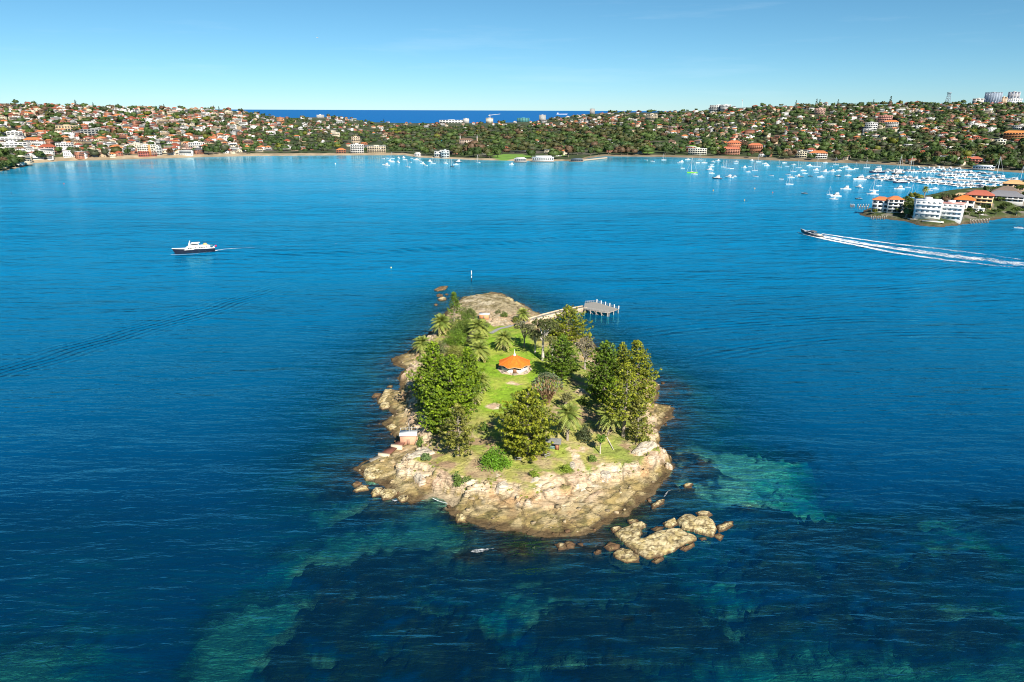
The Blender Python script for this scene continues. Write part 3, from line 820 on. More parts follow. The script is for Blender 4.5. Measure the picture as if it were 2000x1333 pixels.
def broad_tree(base, top_z, r, label, seed, cols=((0.075, 0.12, 0.02), (0.035, 0.065, 0.014)), trunk_h=0.35, name="tree", cat="tree", lobes=9, dens=1.0, bark=(0.30, 0.25, 0.2), leaf=0.30, group="broadleaf trees and shrubs on the island", flat=0.75, lean=(0, 0), trunk=True):
    rng = np.random.default_rng(seed)
    h = top_z - base[2]
    root = empty(name, base); tag(root, label, cat, group)
    tr = MB(); cr = MB()
    cb = trunk_h * h
    fork = np.array([lean[0] * 0.5, lean[1] * 0.5, cb])
    tr.tube([(0, 0, -0.3), fork * 0.6, fork], [0.035 * h + 0.05, 0.028 * h + 0.04, 0.022 * h + 0.03], 7, 0, bark)
    cen = []; rad = []; cl = []
    for i in range(lobes):
        a = i * 2.4 + rng.random(); rr = r * 0.68 * math.sqrt((i + 0.3) / lobes)
        z = cb + (h - cb) * (0.45 + 0.33 * (1 - (rr / r) ** 2)) + rng.normal() * 0.07 * h
        c = np.array([lean[0] + rr * math.cos(a), lean[1] + rr * math.sin(a), z])
        R_ = r * (0.36 + 0.16 * rng.random())
        R_ = min(R_, (h - cb) * 0.5)
        tr.tube([fork, (fork + c) / 2 + [0, 0, 0.06 * h], c], [0.018 * h + 0.02, 0.012 * h + 0.015, 0.01], 4, 0, bark, cap=False)
        m = int(26 * dens * max(0.6, R_ / 1.6) ** 1.5)
        d = unit(rng.normal(size=(m, 3))); d[:, 2] = np.abs(d[:, 2]) * 0.9 - 0.25
        k = (rng.random((m, 1)) ** 0.35)
        pts = c + unit(d) * R_ * k * np.array([1, 1, flat])
        base_c = np.array(cols[0]) * (1 - (t_ := rng.random() * 0.6)) + np.array(cols[1]) * t_
        for p in pts:
            cen.append(p); rad.append(0.42 * (0.7 + 0.6 * rng.random()) * (leaf / 0.3)); w = rng.random() * 0.5
            cl.append((base_c * (1 - w) + np.array(cols[1]) * w) * (0.85 + 0.3 * rng.random()))
    leaves(cr, cen, rad, 9, leaf, cl, rng, flat=0.8, up=0.6)
    if trunk: part(tr, "trunk", [M_BARK], root)
    part(cr, "crown", [M_LEAF], root)
    return root
def bush(base, top_z, r, label, seed, cols=((0.10, 0.17, 0.02), (0.05, 0.09, 0.015)), ry=None, name="shrub", leaf=0.2, dens=1.0, group="broadleaf trees and shrubs on the island"):
    rng = np.random.default_rng(seed)
    h = max(0.5, top_z - base[2]); ry = ry or r
    o_c = []; rad = []; cl = []
    m = int(20 * dens * (r * ry * h) ** 0.55 + 18)
    d = unit(rng.normal(size=(m, 3))); d[:, 2] = np.abs(d[:, 2])
    k = rng.random((m, 1)) ** 0.3
    lump = 0.8 + 0.35 * np.sin(np.arctan2(d[:, 1], d[:, 0]) * 3 + seed)[:, None] * 0.5
    pts = d * k * lump * np.array([r, ry, h * 0.92]) + [0, 0, 0.1]
    w = rng.random((m, 1)) * 0.8
    cl = np.array(cols[0]) * (1 - w) + np.array(cols[1]) * w
    st = MB()
    for a in range(5):
        e = a * 1.26 + seed
        st.tube([(0, 0, -0.3), (0.5 * r * math.cos(e), 0.5 * ry * math.sin(e), 0.55 * h)], [0.05, 0.02], 4, 0, (0.25, 0.2, 0.15))
    cr = MB(); leaves(cr, pts, 0.26 * (r * ry * h) ** 0.26 + 0.1, 11, leaf, cl, rng, up=0.6)
    root = empty(name, base); tag(root, label, "shrub", group)
    part(st, "stem", [M_BARK], root); part(cr, "foliage", [M_LEAF], root)
    return root
def spec_pt(px, py, z0=6.0): return on_island(px, py, z0)
def top_of(b, py): return z_at(b[0], b[1], py)
def rad_px(b, hw): return hw * mpp(*b)

YEL = ((0.31, 0.33, 0.024), (0.10, 0.135, 0.014)); BRT = ((0.23, 0.33, 0.016), (0.07, 0.13, 0.011)); DRK = ((0.15, 0.24, 0.018), (0.055, 0.10, 0.012)); OLV = ((0.26, 0.26, 0.045), (0.10, 0.115, 0.022))
PINES = [ # base px, top row, half width px, label, sparse, colours, low, wide
 (884,824,695,56,"broad bright green pine with a pale trunk, largest of the clump left of the lawn",1.15,BRT,0.08,1.6),
 (850,798,668,42,"bright green pine nearest the left rocks in the pine clump beside the lawn",1.1,BRT,0.08,1.6),
 (914,778,682,32,"rounded green pine in the clump, next to the palms at the lawn edge",1.05,BRT,0.10,1.5),
 (858,842,758,36,"low green pine at the foot of the pine clump above the left rocks",1.05,BRT,0.05,1.7),
 (895,890,792,38,"olive pine with fine pale branches standing alone above the left sandstone ledge",0.75,OLV,0.12,1.5),
 (1030,886,762,55,"very broad bushy olive green pine mid front lawn beside the shelter",1.05,YEL,0.04,1.9),
 (1096,742,655,35,"dark green cone shaped pine with a brown trunk right of the orange roofed pavilion",1.0,DRK,0.10,1.45),
 (1178,778,667,40,"dense dark green pine in the right hand grove, left of the tallest pine",1.1,DRK,0.06,1.6),
 (1236,800,668,40,"tall yellow-green pine at the right shore of the grove with ragged outer branches",0.95,YEL,0.05,1.6),
 (1217,853,712,46,"sparse yellowish pine with a long pale trunk behind the right palm",0.6,YEL,0.30,1.5),
 (1243,862,775,27,"small thin pine at the right edge of the lawn above the flat rock",0.65,OLV,0.05,1.6),
 (1200,812,742,30,"short bright green pine low in the right grove behind the right palm",0.9,BRT,0.05,1.7),
 (1110,672,600,40,"spreading yellow-green pine beside the jetty path, its branches over the water",0.85,YEL,0.10,1.7),
 (887,628,572,18,"slender open pine with a white trunk at the far left end of the island",0.55,DRK,0.25,1.2),
 (1150,700,655,12,"small yellow tipped pine on the right shore behind the grove",0.8,YEL,0.1,1.4),
 (1212,745,672,26,"flat topped yellow-green pine behind the dark pine of the right grove",0.9,YEL,0.1,1.5),
]
for i, (x, y, t, hw, lab, sp, cc, lo, wd) in enumerate(PINES):
    b = spec_pt(x, y); norfolk_pine(b, top_of(b, t), rad_px(b, hw), lab, 100 + i, sp, cc, lo, wd)
PALMS = [ # base px, crown centre row, half width
 (863,652,627,21,"date palm standing apart at the left shore, behind the green scrub"),
 (825,683,668,19,"low squat date palm at the left rock edge, almost without a visible trunk"),
 (934,660,636,22,"farthest date palm of the row along the left side of the lawn"),
 (934,684,660,20,"date palm in the middle of the row at the left side of the lawn"),
 (936,706,680,22,"date palm with a clear brown trunk beside the lawn, left of the pavilion"),
 (985,685,658,19,"lone date palm on the bright lawn behind the orange roofed pavilion"),
 (1021,627,611,14,"small date palm at the start of the jetty path"),
 (941,768,740,19,"date palm squeezed against the right side of the pine clump"),
 (929,790,766,17,"half hidden date palm low at the right foot of the pine clump"),
 (1108,860,805,27,"tall date palm with a thick trunk beside the small picnic shelter"),
 (1187,848,808,25,"date palm in front of the right pine grove, fronds hanging low"),
]
for i, (x, y, t, hw, lab) in enumerate(PALMS):
    b = spec_pt(x, y); palm(b, top_of(b, t), rad_px(b, hw) * 0.93, lab, 300 + i)
TREES = [
 (1060,705,622,34,"open eucalyptus with dark olive foliage and a white trunk right of the lawn",((0.085,0.10,0.03),(0.045,0.055,0.018)),0.45,0.75,(0.55,0.5,0.43)),
 (1024,678,630,21,"grey green small tree at the right edge of the lawn near the jetty path",((0.13,0.13,0.07),(0.07,0.075,0.035)),0.3,0.8,(0.3,0.27,0.22)),
 (1045,690,642,18,"thin brownish gum tree beside the white trunked eucalyptus",((0.10,0.09,0.035),(0.05,0.05,0.02)),0.35,0.7,(0.5,0.45,0.38)),
 (1078,712,660,20,"pale green gum tree with a white trunk between lawn and dark pine",((0.13,0.14,0.045),(0.07,0.08,0.025)),0.5,0.6,(0.6,0.55,0.48)),
 (1142,722,662,27,"greyish bare looking tree behind the right pine grove",((0.17,0.15,0.10),(0.10,0.09,0.06)),0.3,0.6,(0.35,0.31,0.27)),
 (1172,886,853,11,"small leaning bright green tree alone at the front lawn by the fallen log",((0.11,0.19,0.02),(0.06,0.11,0.015)),0.45,0.9,(0.5,0.44,0.36)),
 (1104,800,772,19,"dusty olive small tree behind the tall front palm",((0.13,0.13,0.05),(0.08,0.08,0.03)),0.3,0.7,(0.35,0.3,0.25)),
]
for i, (x, y, t, hw, lab, cc, th, de, bk) in enumerate(TREES):
    b = spec_pt(x, y); broad_tree(b, top_of(b, t), rad_px(b, hw), lab, 500 + i, br(cc), th, dens=de, bark=bk, leaf=0.27)
BUSHES = [
 (966,911,867,36,"bright green dome shaped bush at the front lawn edge",((0.105,0.21,0.014),(0.065,0.14,0.012)),28),
 (1141,860,822,17,"dark grey green round bush beside the tall front palm",((0.06,0.075,0.03),(0.03,0.04,0.018)),15),
 (905,650,608,38,"wide dark green scrub mass at the far left of the island",((0.085,0.13,0.018),(0.04,0.07,0.012)),30),
 (892,672,640,30,"smooth bright green scrub in front of the far left palm",((0.10,0.17,0.015),(0.06,0.10,0.012)),22),
 (925,668,640,15,"grey leaved shrub beside the row of palms",((0.11,0.11,0.06),(0.06,0.065,0.03)),12),
 (890,700,668,28,"yellow-green shrub behind the pine clump",((0.14,0.15,0.03),(0.08,0.09,0.02)),18),
 (860,690,662,18,"grey green shrub by the left rock edge behind the pine clump",((0.11,0.13,0.05),(0.06,0.07,0.03)),14),
 (1068,655,628,18,"olive shrub on the bank beside the jetty path",((0.10,0.11,0.03),(0.05,0.06,0.02)),12),
 (1085,660,632,16,"yellow olive shrub between the eucalyptus and the spreading pine",((0.13,0.13,0.04),(0.07,0.08,0.02)),12),
 (985,618,607,8,"small round green shrub on the sandy point",((0.10,0.14,0.03),(0.05,0.07,0.02)),8),
 (1139,790,772,9,"small deep green bush on the bare soil behind the right palm",((0.09,0.14,0.02),(0.05,0.08,0.015)),8),
 (832,898,882,12,"blue green shrub on top of the pale left ledge",((0.10,0.15,0.05),(0.06,0.09,0.03)),10),
 (894,938,915,12,"green shrub hanging on the front cliff below the olive pine",((0.10,0.15,0.03),(0.06,0.09,0.02)),10),
 (1157,900,885,8,"tufty green shrub on the front lawn by the pale rock path",((0.11,0.16,0.03),(0.06,0.10,0.02)),8),
 (1043,930,916,12,"yellow-green tussock at the front cliff beside the big boulder",((0.14,0.18,0.02),(0.08,0.12,0.02)),8),
 (945,840,822,9,"small green bush between the two front pines",((0.10,0.16,0.025),(0.05,0.09,0.015)),8),
 (822,866,848,8,"green shrub beside the pink brick hut",((0.10,0.15,0.03),(0.06,0.09,0.02)),7),
 (1105,920,903,14,"bright yellow-green bush on the cliff edge left of the stone steps",((0.15,0.20,0.02),(0.09,0.13,0.02)),8),
 (1075,700,682,14,"dark shrub at the trunk of the eucalyptus",((0.06,0.08,0.02),(0.035,0.05,0.014)),10),
 (912,945,930,9,"low shrub with dry twigs at the front cliff",((0.12,0.15,0.04),(0.07,0.09,0.03)),7),
 (925,700,672,16,"tall grey green bush between pine clump and palms",((0.11,0.12,0.05),(0.06,0.065,0.03)),12),
 (916,622,594,22,"dark green scrub behind the slender pine at the far left point",((0.085,0.12,0.02),(0.04,0.07,0.012)),14),
 (945,640,622,14,"olive shrub in front of the amenities block",((0.10,0.13,0.03),(0.06,0.08,0.02)),9),
 (1008,630,617,9,"small yellow-green shrub at the base of the stone causeway",((0.14,0.16,0.03),(0.08,0.10,0.02)),7),
 (972,612,604,7,"low grey green cushion shrub on the far rocky point",((0.11,0.12,0.05),(0.07,0.08,0.03)),5),
 (1048,664,640,14,"dull green bush behind the white trunked eucalyptus",((0.09,0.10,0.035),(0.05,0.055,0.02)),10),
]
for i, (x, y, t, hw, lab, cc, hy_) in enumerate(BUSHES):
    b = spec_pt(x, y); bush(b, top_of(b, t), rad_px(b, hw), lab, 700 + i, br(cc, 1.6), ry=rad_px(b, hy_), leaf=0.22)
# dragon tree with spiky rosettes
def dragon_tree(base, top_z, r, label, seed):
    rng = np.random.default_rng(seed); h = top_z - base[2]
    root = empty("dragon_tree", base); tag(root, label, "tree", "broadleaf trees and shrubs on the island")
    tr, cr, sk = MB(), MB(), MB()
    for i in range(70):
        a = i * 2.4; f = math.sqrt((i + 0.5) / 70); el = 1 - f * f * 0.62
        c = np.array([r * f * math.cos(a), r * f * math.sin(a), h * (0.34 + 0.6 * el)]) + rng.normal(size=3) * 0.15
        tr.tube([(0.6 * math.cos(a), 0.6 * math.sin(a), -0.2), (c[0] * 0.5, c[1] * 0.5, h * 0.4), c - [0, 0, 0.3]], [0.14, 0.1, 0.06], 4, 0, (0.34, 0.22, 0.13), cap=False)
        col_ = np.array((0.20, 0.25, 0.13)) * (0.7 + 0.6 * rng.random())
        V = []; F = []; SV = []; SF = []
        for j in range(22):
            d = unit(rng.normal(size=3)); d[2] = abs(d[2]) * 0.9 + 0.1; d = unit(d)
            s = unit(np.cross(d, [0, 0, 1.0])) * 0.09; L = 0.75 + 0.35 * rng.random()
            b = len(V); V += [c - s, c + s, c + d * L * 0.6 + s * 0.8 - [0, 0, 0.02], c + d * L * 0.6 - s * 0.8, c + d * L - [0, 0, 0.22]]
            F += [[b, b + 1, b + 2, b + 3]]; F += [[b + 3, b + 2, b + 4, b + 4]]
        q = [f_ for f_ in F if f_[2] != f_[3]]; t = [f_[:3] for f_ in F if f_[2] == f_[3]]
        cr.add(V, q, 0, col_); cr.add(V, t, 0, col_)
        if f > 0.45:
            for j in range(9):
                e = rng.random() * 6.28; s = np.array([-math.sin(e), math.cos(e), 0]) * 0.12; o_ = np.array([math.cos(e), math.sin(e), 0]) * 0.25
                b = len(SV); SV += [c + o_ * 0.4 - s, c + o_ * 0.4 + s, c + o_ + s * 0.7 - [0, 0, 0.9 + 0.5 * rng.random()], c + o_ - s * 0.7 - [0, 0, 1.2]]; SF.append([b, b + 1, b + 2, b + 3])
            sk.add(SV, SF, 0, (0.36, 0.24, 0.15))
    part(tr, "trunk", [M_BARK], root); part(cr, "crown", [M_LEAF], root); part(sk, "dead_leaves", [M_LEAF], root)
b = spec_pt(1068, 790); dragon_tree(b, top_of(b, 727), rad_px(b, 32), "round headed spiky tree with blue green rosettes over brown stems, mid lawn", 900)
# ------------------------------------------------------------------ rocks standing on their own round the island
def rock_poly(px_poly, z0, height, label, tone=0, seed=0, name="rock", dome=0.5, tilt=(0, 0), base=None, group="sandstone rocks round the island"):
    P = [at(x, y, z0)[:2] for x, y in px_poly]
    P = np.array(P); c = P.mean(0); L = P - c
    ext = np.abs(L).max(0) + 1.2
    st = max(0.22, min(0.5, ext.max() / 16))
    gx, gy = np.meshgrid(np.arange(-ext[0], ext[0] + st, st), np.arange(-ext[1], ext[1] + st, st))
    wx_, wy_ = gx + c[0], gy + c[1]
    d = sdf(gx, gy, L) + (fbm(wx_ / 1.5, wy_ / 1.5, 800 + seed, 3) - 0.5) * 0.8
    a = R(28); u = wx_ * math.cos(a) + wy_ * math.sin(a); v = -wx_ * math.sin(a) + wy_ * math.cos(a)
    f1, f2, cid_ = voro(u / 4.2 + 0.3 * vn(wx_, wy_, 4), v / 1.6, 12 + seed)
    crack_ = np.exp(-((f2 - f1) / 0.045) ** 2)
    m = max(0.6, d.max())
    h = height * (0.55 * ss(-0.3, 0.35, d) + 0.45 * dome * ss(0, m, d) + 0.45 * (1 - dome) * ss(0, 0.8, d)) + (cid_ - 0.5) * 0.20 * height * ss(0, 0.6, d) - crack_ * 0.30 * ss(0.1, 0.6, d) + (fbm(wx_ / 0.8, wy_ / 0.8, 900 + seed, 3) - 0.5) * 0.14 * height * ss(0, 0.5, d)
    h = h + tilt[0] * gx + tilt[1] * gy
    bot = -1.3 if base is None else base
    h = np.where(d < -0.3, bot, h)
    zz = z0 + h if base is not None else h
    if base is not None: zz = np.where(d < -0.3, z0 + base, z0 + h)
    nb = fbm(wx_ / 1.2, wy_ / 1.2, 950, 4); nc = fbm(wx_ / 0.5, wy_ / 0.5, 951, 3)
    g = lambda q: np.broadcast_to(np.array(q, float), gx.shape + (3,)).copy()
    if tone == 0:   # tidal, ochre with a dark foot
        cl = lerp(g((0.60, 0.50, 0.29)), (0.42, 0.33, 0.15), ss(0.45, 0.65, nb)); cl = lerp(cl, (0.14, 0.10, 0.05), ss(0.56, 0.64, nc) * 0.85)
        cl = lerp(cl, (0.09, 0.055, 0.03), 1 - ss(0.2, 0.65, h + (nb - 0.5) * 0.5))
    elif tone == 1: # always wet and brown
        cl = lerp(g((0.16, 0.095, 0.05)), (0.26, 0.19, 0.09), ss(0.5, 0.7, nb)); cl = lerp(cl, (0.06, 0.04, 0.025), 1 - ss(0.05, 0.35, h))
    else:           # pale weathered
        cl = lerp(g((0.60, 0.52, 0.40)), (0.44, 0.39, 0.32), ss(0.45, 0.65, nb)); cl = lerp(cl, (0.52, 0.33, 0.16), (1 - ss(0.1, 0.6, h / height)) * ss(0.4, 0.6, nc) * 0.8)
    cl = lerp(cl, (0.12, 0.09, 0.05), crack_ * ss(0.2, 0.6, d) * 0.6)
    o = grid_mesh(name, gx, gy, zz, [M_ROCK], cl, keep=(d > -1.0))
    o.location = (c[0], c[1], 0)
    return tag(o, label, "rock", group)
def Z6(*pts): return [(1040 + x * 0.21, 840 + y * 0.21) for x, y in pts]
def Z5(*pts): return [(680 + x * 0.21, 840 + y * 0.21) for x, y in pts]
def Z1(*pts): return [(780 + x * 0.195, 520 + y * 0.195) for x, y in pts]
def Z3(*pts): return [(680 + x * 0.21, 680 + y * 0.21) for x, y in pts]
RK = [
 (Z6((755,960),(900,895),(930,880),(1005,850),(1060,880),(1050,910),(1010,940),(1008,1020),(1080,990),(1150,950),(1300,925),(1370,930),(1530,1000),(1530,1020),(1340,1105),(1320,1130),(1180,1180),(1060,1200),(970,1150),(880,1090),(820,1020)),1.1,"largest low ochre rock slab in the water off the front of the island",0,.3),
 (Z6((1335,850),(1400,805),(1480,805),(1520,830),(1620,815),(1690,860),(1705,960),(1670,1000),(1590,980),(1500,950),(1400,925),(1370,900)),1.7,"thick pale rock slab right of the largest offshore slab",0,.35),
 (Z6((1220,870),(1260,845),(1320,830),(1345,880),(1290,915),(1235,900)),1.3,"rounded pale rock between the two large offshore slabs",0,.7),
 (Z6((740,1150),(780,1115),(830,1105),(910,1120),(990,1180),(985,1230),(860,1235),(770,1190)),0.9,"brown rock at the left foot of the largest offshore slab",0,.8),
 (Z6((660,1090),(720,1045),(810,1070),(800,1115),(720,1125)),0.6,"wet brown rock left of the largest offshore slab",1,.6),
 (Z6((1370,1110),(1500,1050),(1500,1080),(1420,1135)),0.7,"wedge of brown rock under the right end of the largest offshore slab",1,.4),
 (Z6((1720,900),(1790,860),(1860,855),(1860,890),(1800,935),(1730,945)),0.8,"brown rock at the far right tip of the offshore rocks",0,.6),
 (Z6((1680,985),(1730,965),(1785,985),(1740,1030)),0.5,"flat dark rock at the right of the thick pale slab",1,.4),
 (Z6((1515,770),(1560,760),(1640,760),(1665,790),(1620,808),(1540,800)),0.7,"small pale rocks behind the thick offshore slab",0,.6),
 (Z6((885,840),(930,828),(975,840),(960,875),(910,870)),0.6,"small ochre rock at the top of the largest offshore slab",0,.6),
 (Z6((205,1070),(250,1050),(300,1065),(315,1100),(250,1112)),0.8,"small ochre rock alone in the water before the island front",0,.8),
 (Z6((300,1045),(350,1035),(390,1060),(385,1100),(320,1105)),0.45,"wet reddish rock beside the small ochre rock before the island front",1,.6),
 (Z6((1110,700),(1160,660),(1225,645),(1220,685),(1160,715),(1115,735)),0.9,"pointed ochre rock between the island shelf and the offshore slabs",0,.6),
 (Z6((1405,515),(1435,495),(1485,505),(1470,535),(1420,538)),0.8,"small ochre rock in the turquoise shallows right of the island",0,.8),
 (Z6((1115,1225),(1150,1190),(1215,1185),(1200,1225),(1150,1245)),0.5,"brown rock under the lower edge of the largest offshore slab",1,.5),
 (Z6((570,1135),(600,1115),(635,1122),(630,1150),(590,1155)),0.4,"tiny wet rock left of the brown foot rock of the offshore slabs",1,.6),
 (Z6((1110,920),(1150,898),(1210,905),(1205,935),(1150,945)),0.35,"nearly awash rock in the pool of the largest offshore slab",1,.6),
 (Z6((725,915),(780,900),(830,910),(800,945),(745,950)),0.7,"low ochre rock touching the left end of the largest offshore slab",0,.5),
 (Z6((1555,1010),(1610,1000),(1620,1025),(1570,1030)),0.5,"small ochre rock wedged below the thick pale slab",0,.6),
 (Z5((30,510),(80,480),(130,490),(125,520),(60,535)),0.7,"upper of two brown rocks off the left corner of the island",1,.7),
 (Z5((40,570),(110,520),(185,518),(188,560),(80,582)),0.9,"ochre rock below the upper brown rock off the left corner",0,.7),
 (Z5((212,590),(255,545),(325,545),(325,580),(300,610),(230,622)),1.1,"rounded yellowish rock off the left front shelf, next to a larger boulder",0,.9),
 (Z5((288,600),(330,560),(440,562),(465,600),(400,645),(330,652)),1.4,"large yellowish boulder at the water on the left front shelf",0,.9),
 (Z5((455,640),(500,610),(560,608),(572,650),(500,675)),0.9,"brown rounded boulder right of the large yellowish boulder",0,.8),
 (Z5((995,830),(1010,795),(1070,785),(1105,820),(1090,860),(1020,862)),1.2,"rounded boulder at the left end of the front rock shelf",0,.9),
 (Z5((130,420),(180,350),(300,330),(390,360),(380,420),(270,470),(170,470)),1.7,"broad striped ochre rock left of the small beach, below the boat slip",0,.5),
 (Z1((340,240),(400,212),(450,205),(490,203),(460,240),(380,255)),0.9,"low dark reef rock off the far left end of the island",1,.5),
 (Z1((370,290),(400,278),(440,290),(430,305),(380,310)),0.6,"small dark rock between reef and far left point",1,.5),
 (Z1((382,335),(420,312),(472,318),(465,345),(400,350)),0.9,"ochre topped rock off the far left point",0,.6),
 (Z1((345,390),(365,375),(388,388),(370,402)),0.5,"tiny dark rock off the far left point",1,.5),
 (Z1((455,285),(475,275),(492,285),(475,298)),0.5,"tiny brown rock near the ochre topped rock at the far left point",1,.5),
 (Z1((1040,345),(1090,318),(1150,345),(1120,385),(1060,370)),1.9,"large rounded boulder on the far rocky point",0,.7),
 (Z1((960,400),(1000,360),(1020,400),(1000,440)),1.8,"pale split boulder on the far rocky point",2,.7),
 (Z1((1020,385),(1090,370),(1140,420),(1080,435),(1030,420)),1.6,"pinkish boulder next to the pale split boulder on the far point",2,.6),
 (Z1((1115,385),(1180,360),(1230,395),(1190,430),(1130,420)),1.5,"grey boulder at the right of the far rocky point",0,.6),
 (Z1((860,290),(910,262),(1040,280),(1060,300),(960,305),(890,308)),0.9,"dark seaward ledge behind the far rocky point",1,.4),
 (Z3((275,510),(340,400),(415,395),(420,430),(370,500),(300,520)),1.5,"tall ochre block at the water on the left shore",0,.4),
 (Z3((285,555),(310,515),(395,510),(390,560),(320,575)),1.2,"pale block below the tall ochre block on the left shore",0,.5),
 (Z3((395,480),(420,420),(475,420),(480,460),(430,500)),1.4,"ochre block right of the tall block on the left shore",0,.5),
 (Z3((215,460),(250,420),(305,425),(290,455),(240,468)),0.6,"dark reddish rock in the water off the left shore",1,.7),
 (Z3((355,365),(375,348),(412,352),(405,370)),0.5,"tiny dark rock off the left shore above the tall block",1,.6),
 (Z3((350,740),(400,715),(490,725),(480,760),(390,768)),1.0,"flat pale rock on the left shore above the brick hut",0,.4),
]
for i, (pp, hgt, lab, tone, dm) in enumerate(RK):
    rock_poly(pp, 0.0, hgt * 0.8, lab, tone, i, "rock", dm)
BLD = [
 (Z5((1638,545),(1700,440),(1790,412),(1880,418),(1905,470),(1880,520),(1800,562),(1700,600),(1645,580)),2.6,2.4,"biggest pale rounded boulder on the front cliff of the island",.85),
 (Z5((1335,445),(1395,412),(1445,445),(1420,480),(1375,495)),3.6,1.3,"smaller pale boulder left of the biggest boulder on the front cliff",.7),
 (Z5((1370,540),(1400,490),(1500,460),(1530,500),(1500,560),(1410,570)),2.9,1.5,"flat pale block under the smaller pale boulder on the front cliff",.5),
 (Z5((1205,450),(1240,400),(1295,395),(1290,450),(1230,470)),3.2,1.4,"upright pale block at the green shrub on the front cliff",.5),
 (Z5((605,450),(660,415),(740,440),(735,500),(660,520)),1.6,1.9,"orange brown boulder at the foot of the left cliff",.7),
 (Z6((920,215),(1000,130),(1090,112),(1165,140),(1120,185),(990,240)),4.9,1.1,"flat pale slab at the right end of the front lawn",.3),
 (Z6((600,440),(640,405),(730,410),(735,460),(700,480),(640,470)),2.4,1.7,"white faced block in the middle of the right front cliff",.5),
 (Z6((420,560),(410,530),(470,525),(505,575),(450,590)),1.7,1.2,"grey square boulder at the foot of the right front cliff",.6),
 (Z6((345,300),(400,305),(415,350),(360,390),(330,370)),4.4,0.9,"pale boulder in the grass beside the yellow-green cliff bush",.6),
 (Z6((1235,325),(1255,312),(1295,335),(1280,352),(1245,340)),1.0,0.9,"small pale block on the right tidal shelf",.5),
 (Z3((540,1035),(640,960),(760,950),(810,985),(740,1020),(600,1050)),4.3,1.1,"pale overhanging ledge rock at the left corner of the lawn",.3),
 (Z6((1090,295),(1130,275),(1165,290),(1130,310)),2.6,1.0,"brown block under the flat pale slab at the right",.5),
]
for i, (pp, z0, hgt, lab, dm) in enumerate(BLD):
    rock_poly(pp, z0, hgt, lab, 2, 60 + i, "boulder", dm, base=-1.5, group="boulders on the island cliff")
# loose stones along the tidal shelf: too many to count
rng = np.random.default_rng(5)
rb = MB()
cand = []
for _ in range(6000):
    x = rng.uniform(-58, 78); y = rng.uniform(128, 360)
    cand.append((x, y))
cand = np.array(cand); hh, dw_, dp_ = island_h(cand[:, 0], cand[:, 1], True)[:3]
sel = cand[(dw_ > -5) & (dp_ < 0.5) & (dw_ < 14)]
sh_ = island_h(sel[:, 0], sel[:, 1])
for (x, y), z in list(zip(sel, sh_))[:520]:
    if z < -1.2: continue
    s = 0.22 + 0.75 * rng.random() ** 3
    d = unit(rng.normal(size=(8, 3))); V = np.array([(a, b, c) for a in (-1, 1) for b in (-1, 1) for c in (-1, 1)]) * 0.62 + d * 0.3
    V = V * s * np.array([1.2, 0.9, 0.6]); a = rng.random() * 3.14
    V = np.stack([V[:, 0] * math.cos(a) - V[:, 1] * math.sin(a), V[:, 0] * math.sin(a) + V[:, 1] * math.cos(a), V[:, 2]], 1) + [x, y, z + 0.1 * s]
    c = np.array((0.46, 0.36, 0.22)) * (0.6 + 0.6 * rng.random()) if z > 0.5 else np.array((0.15, 0.09, 0.05)) * (0.6 + 0.8 * rng.random())
    rb.add(V, [[0, 1, 3, 2], [4, 6, 7, 5], [0, 4, 5, 1], [2, 3, 7, 6], [0, 2, 6, 4], [1, 5, 7, 3]], 0, c)
tag(rb.build("rubble", [M_ROCK]), "loose sandstone rubble along the tidal shelf of the island", "rubble", kind="stuff")
# grass tufts and low weeds on the lawn and cliff edge
gb = MB(); gc = []
for _ in range(5000):
    gc.append((rng.uniform(-55, 75), rng.uniform(150, 340)))
gc = np.array(gc); gh, gdw, gdp = island_h(gc[:, 0], gc[:, 1], True)[:3]
edge_n = fbm(gc[:, 0] / 5, gc[:, 1] / 5, 66, 3)
k = ((gdp > -2.2) & (gdp < 3.0) & (edge_n > 0.5) & (gh > 2.5)) | ((gdp > 3) & (edge_n > 0.60) & (rng.random(len(gc)) < 0.35))
gp_ = np.stack([gc[k, 0], gc[k, 1], gh[k] + 0.1], 1)
w = rng.random((len(gp_), 1))
leaves(gb, gp_, 0.5, 10, 0.26, np.array((0.25, 0.33, 0.03)) * (1 - w) + np.array((0.33, 0.31, 0.08)) * w, rng, flat=0.5, up=0.8)
tag(gb.build("grass_tufts", [M_LEAF]), "tufts of long grass and weeds along the cliff edge", "grass", kind="stuff")

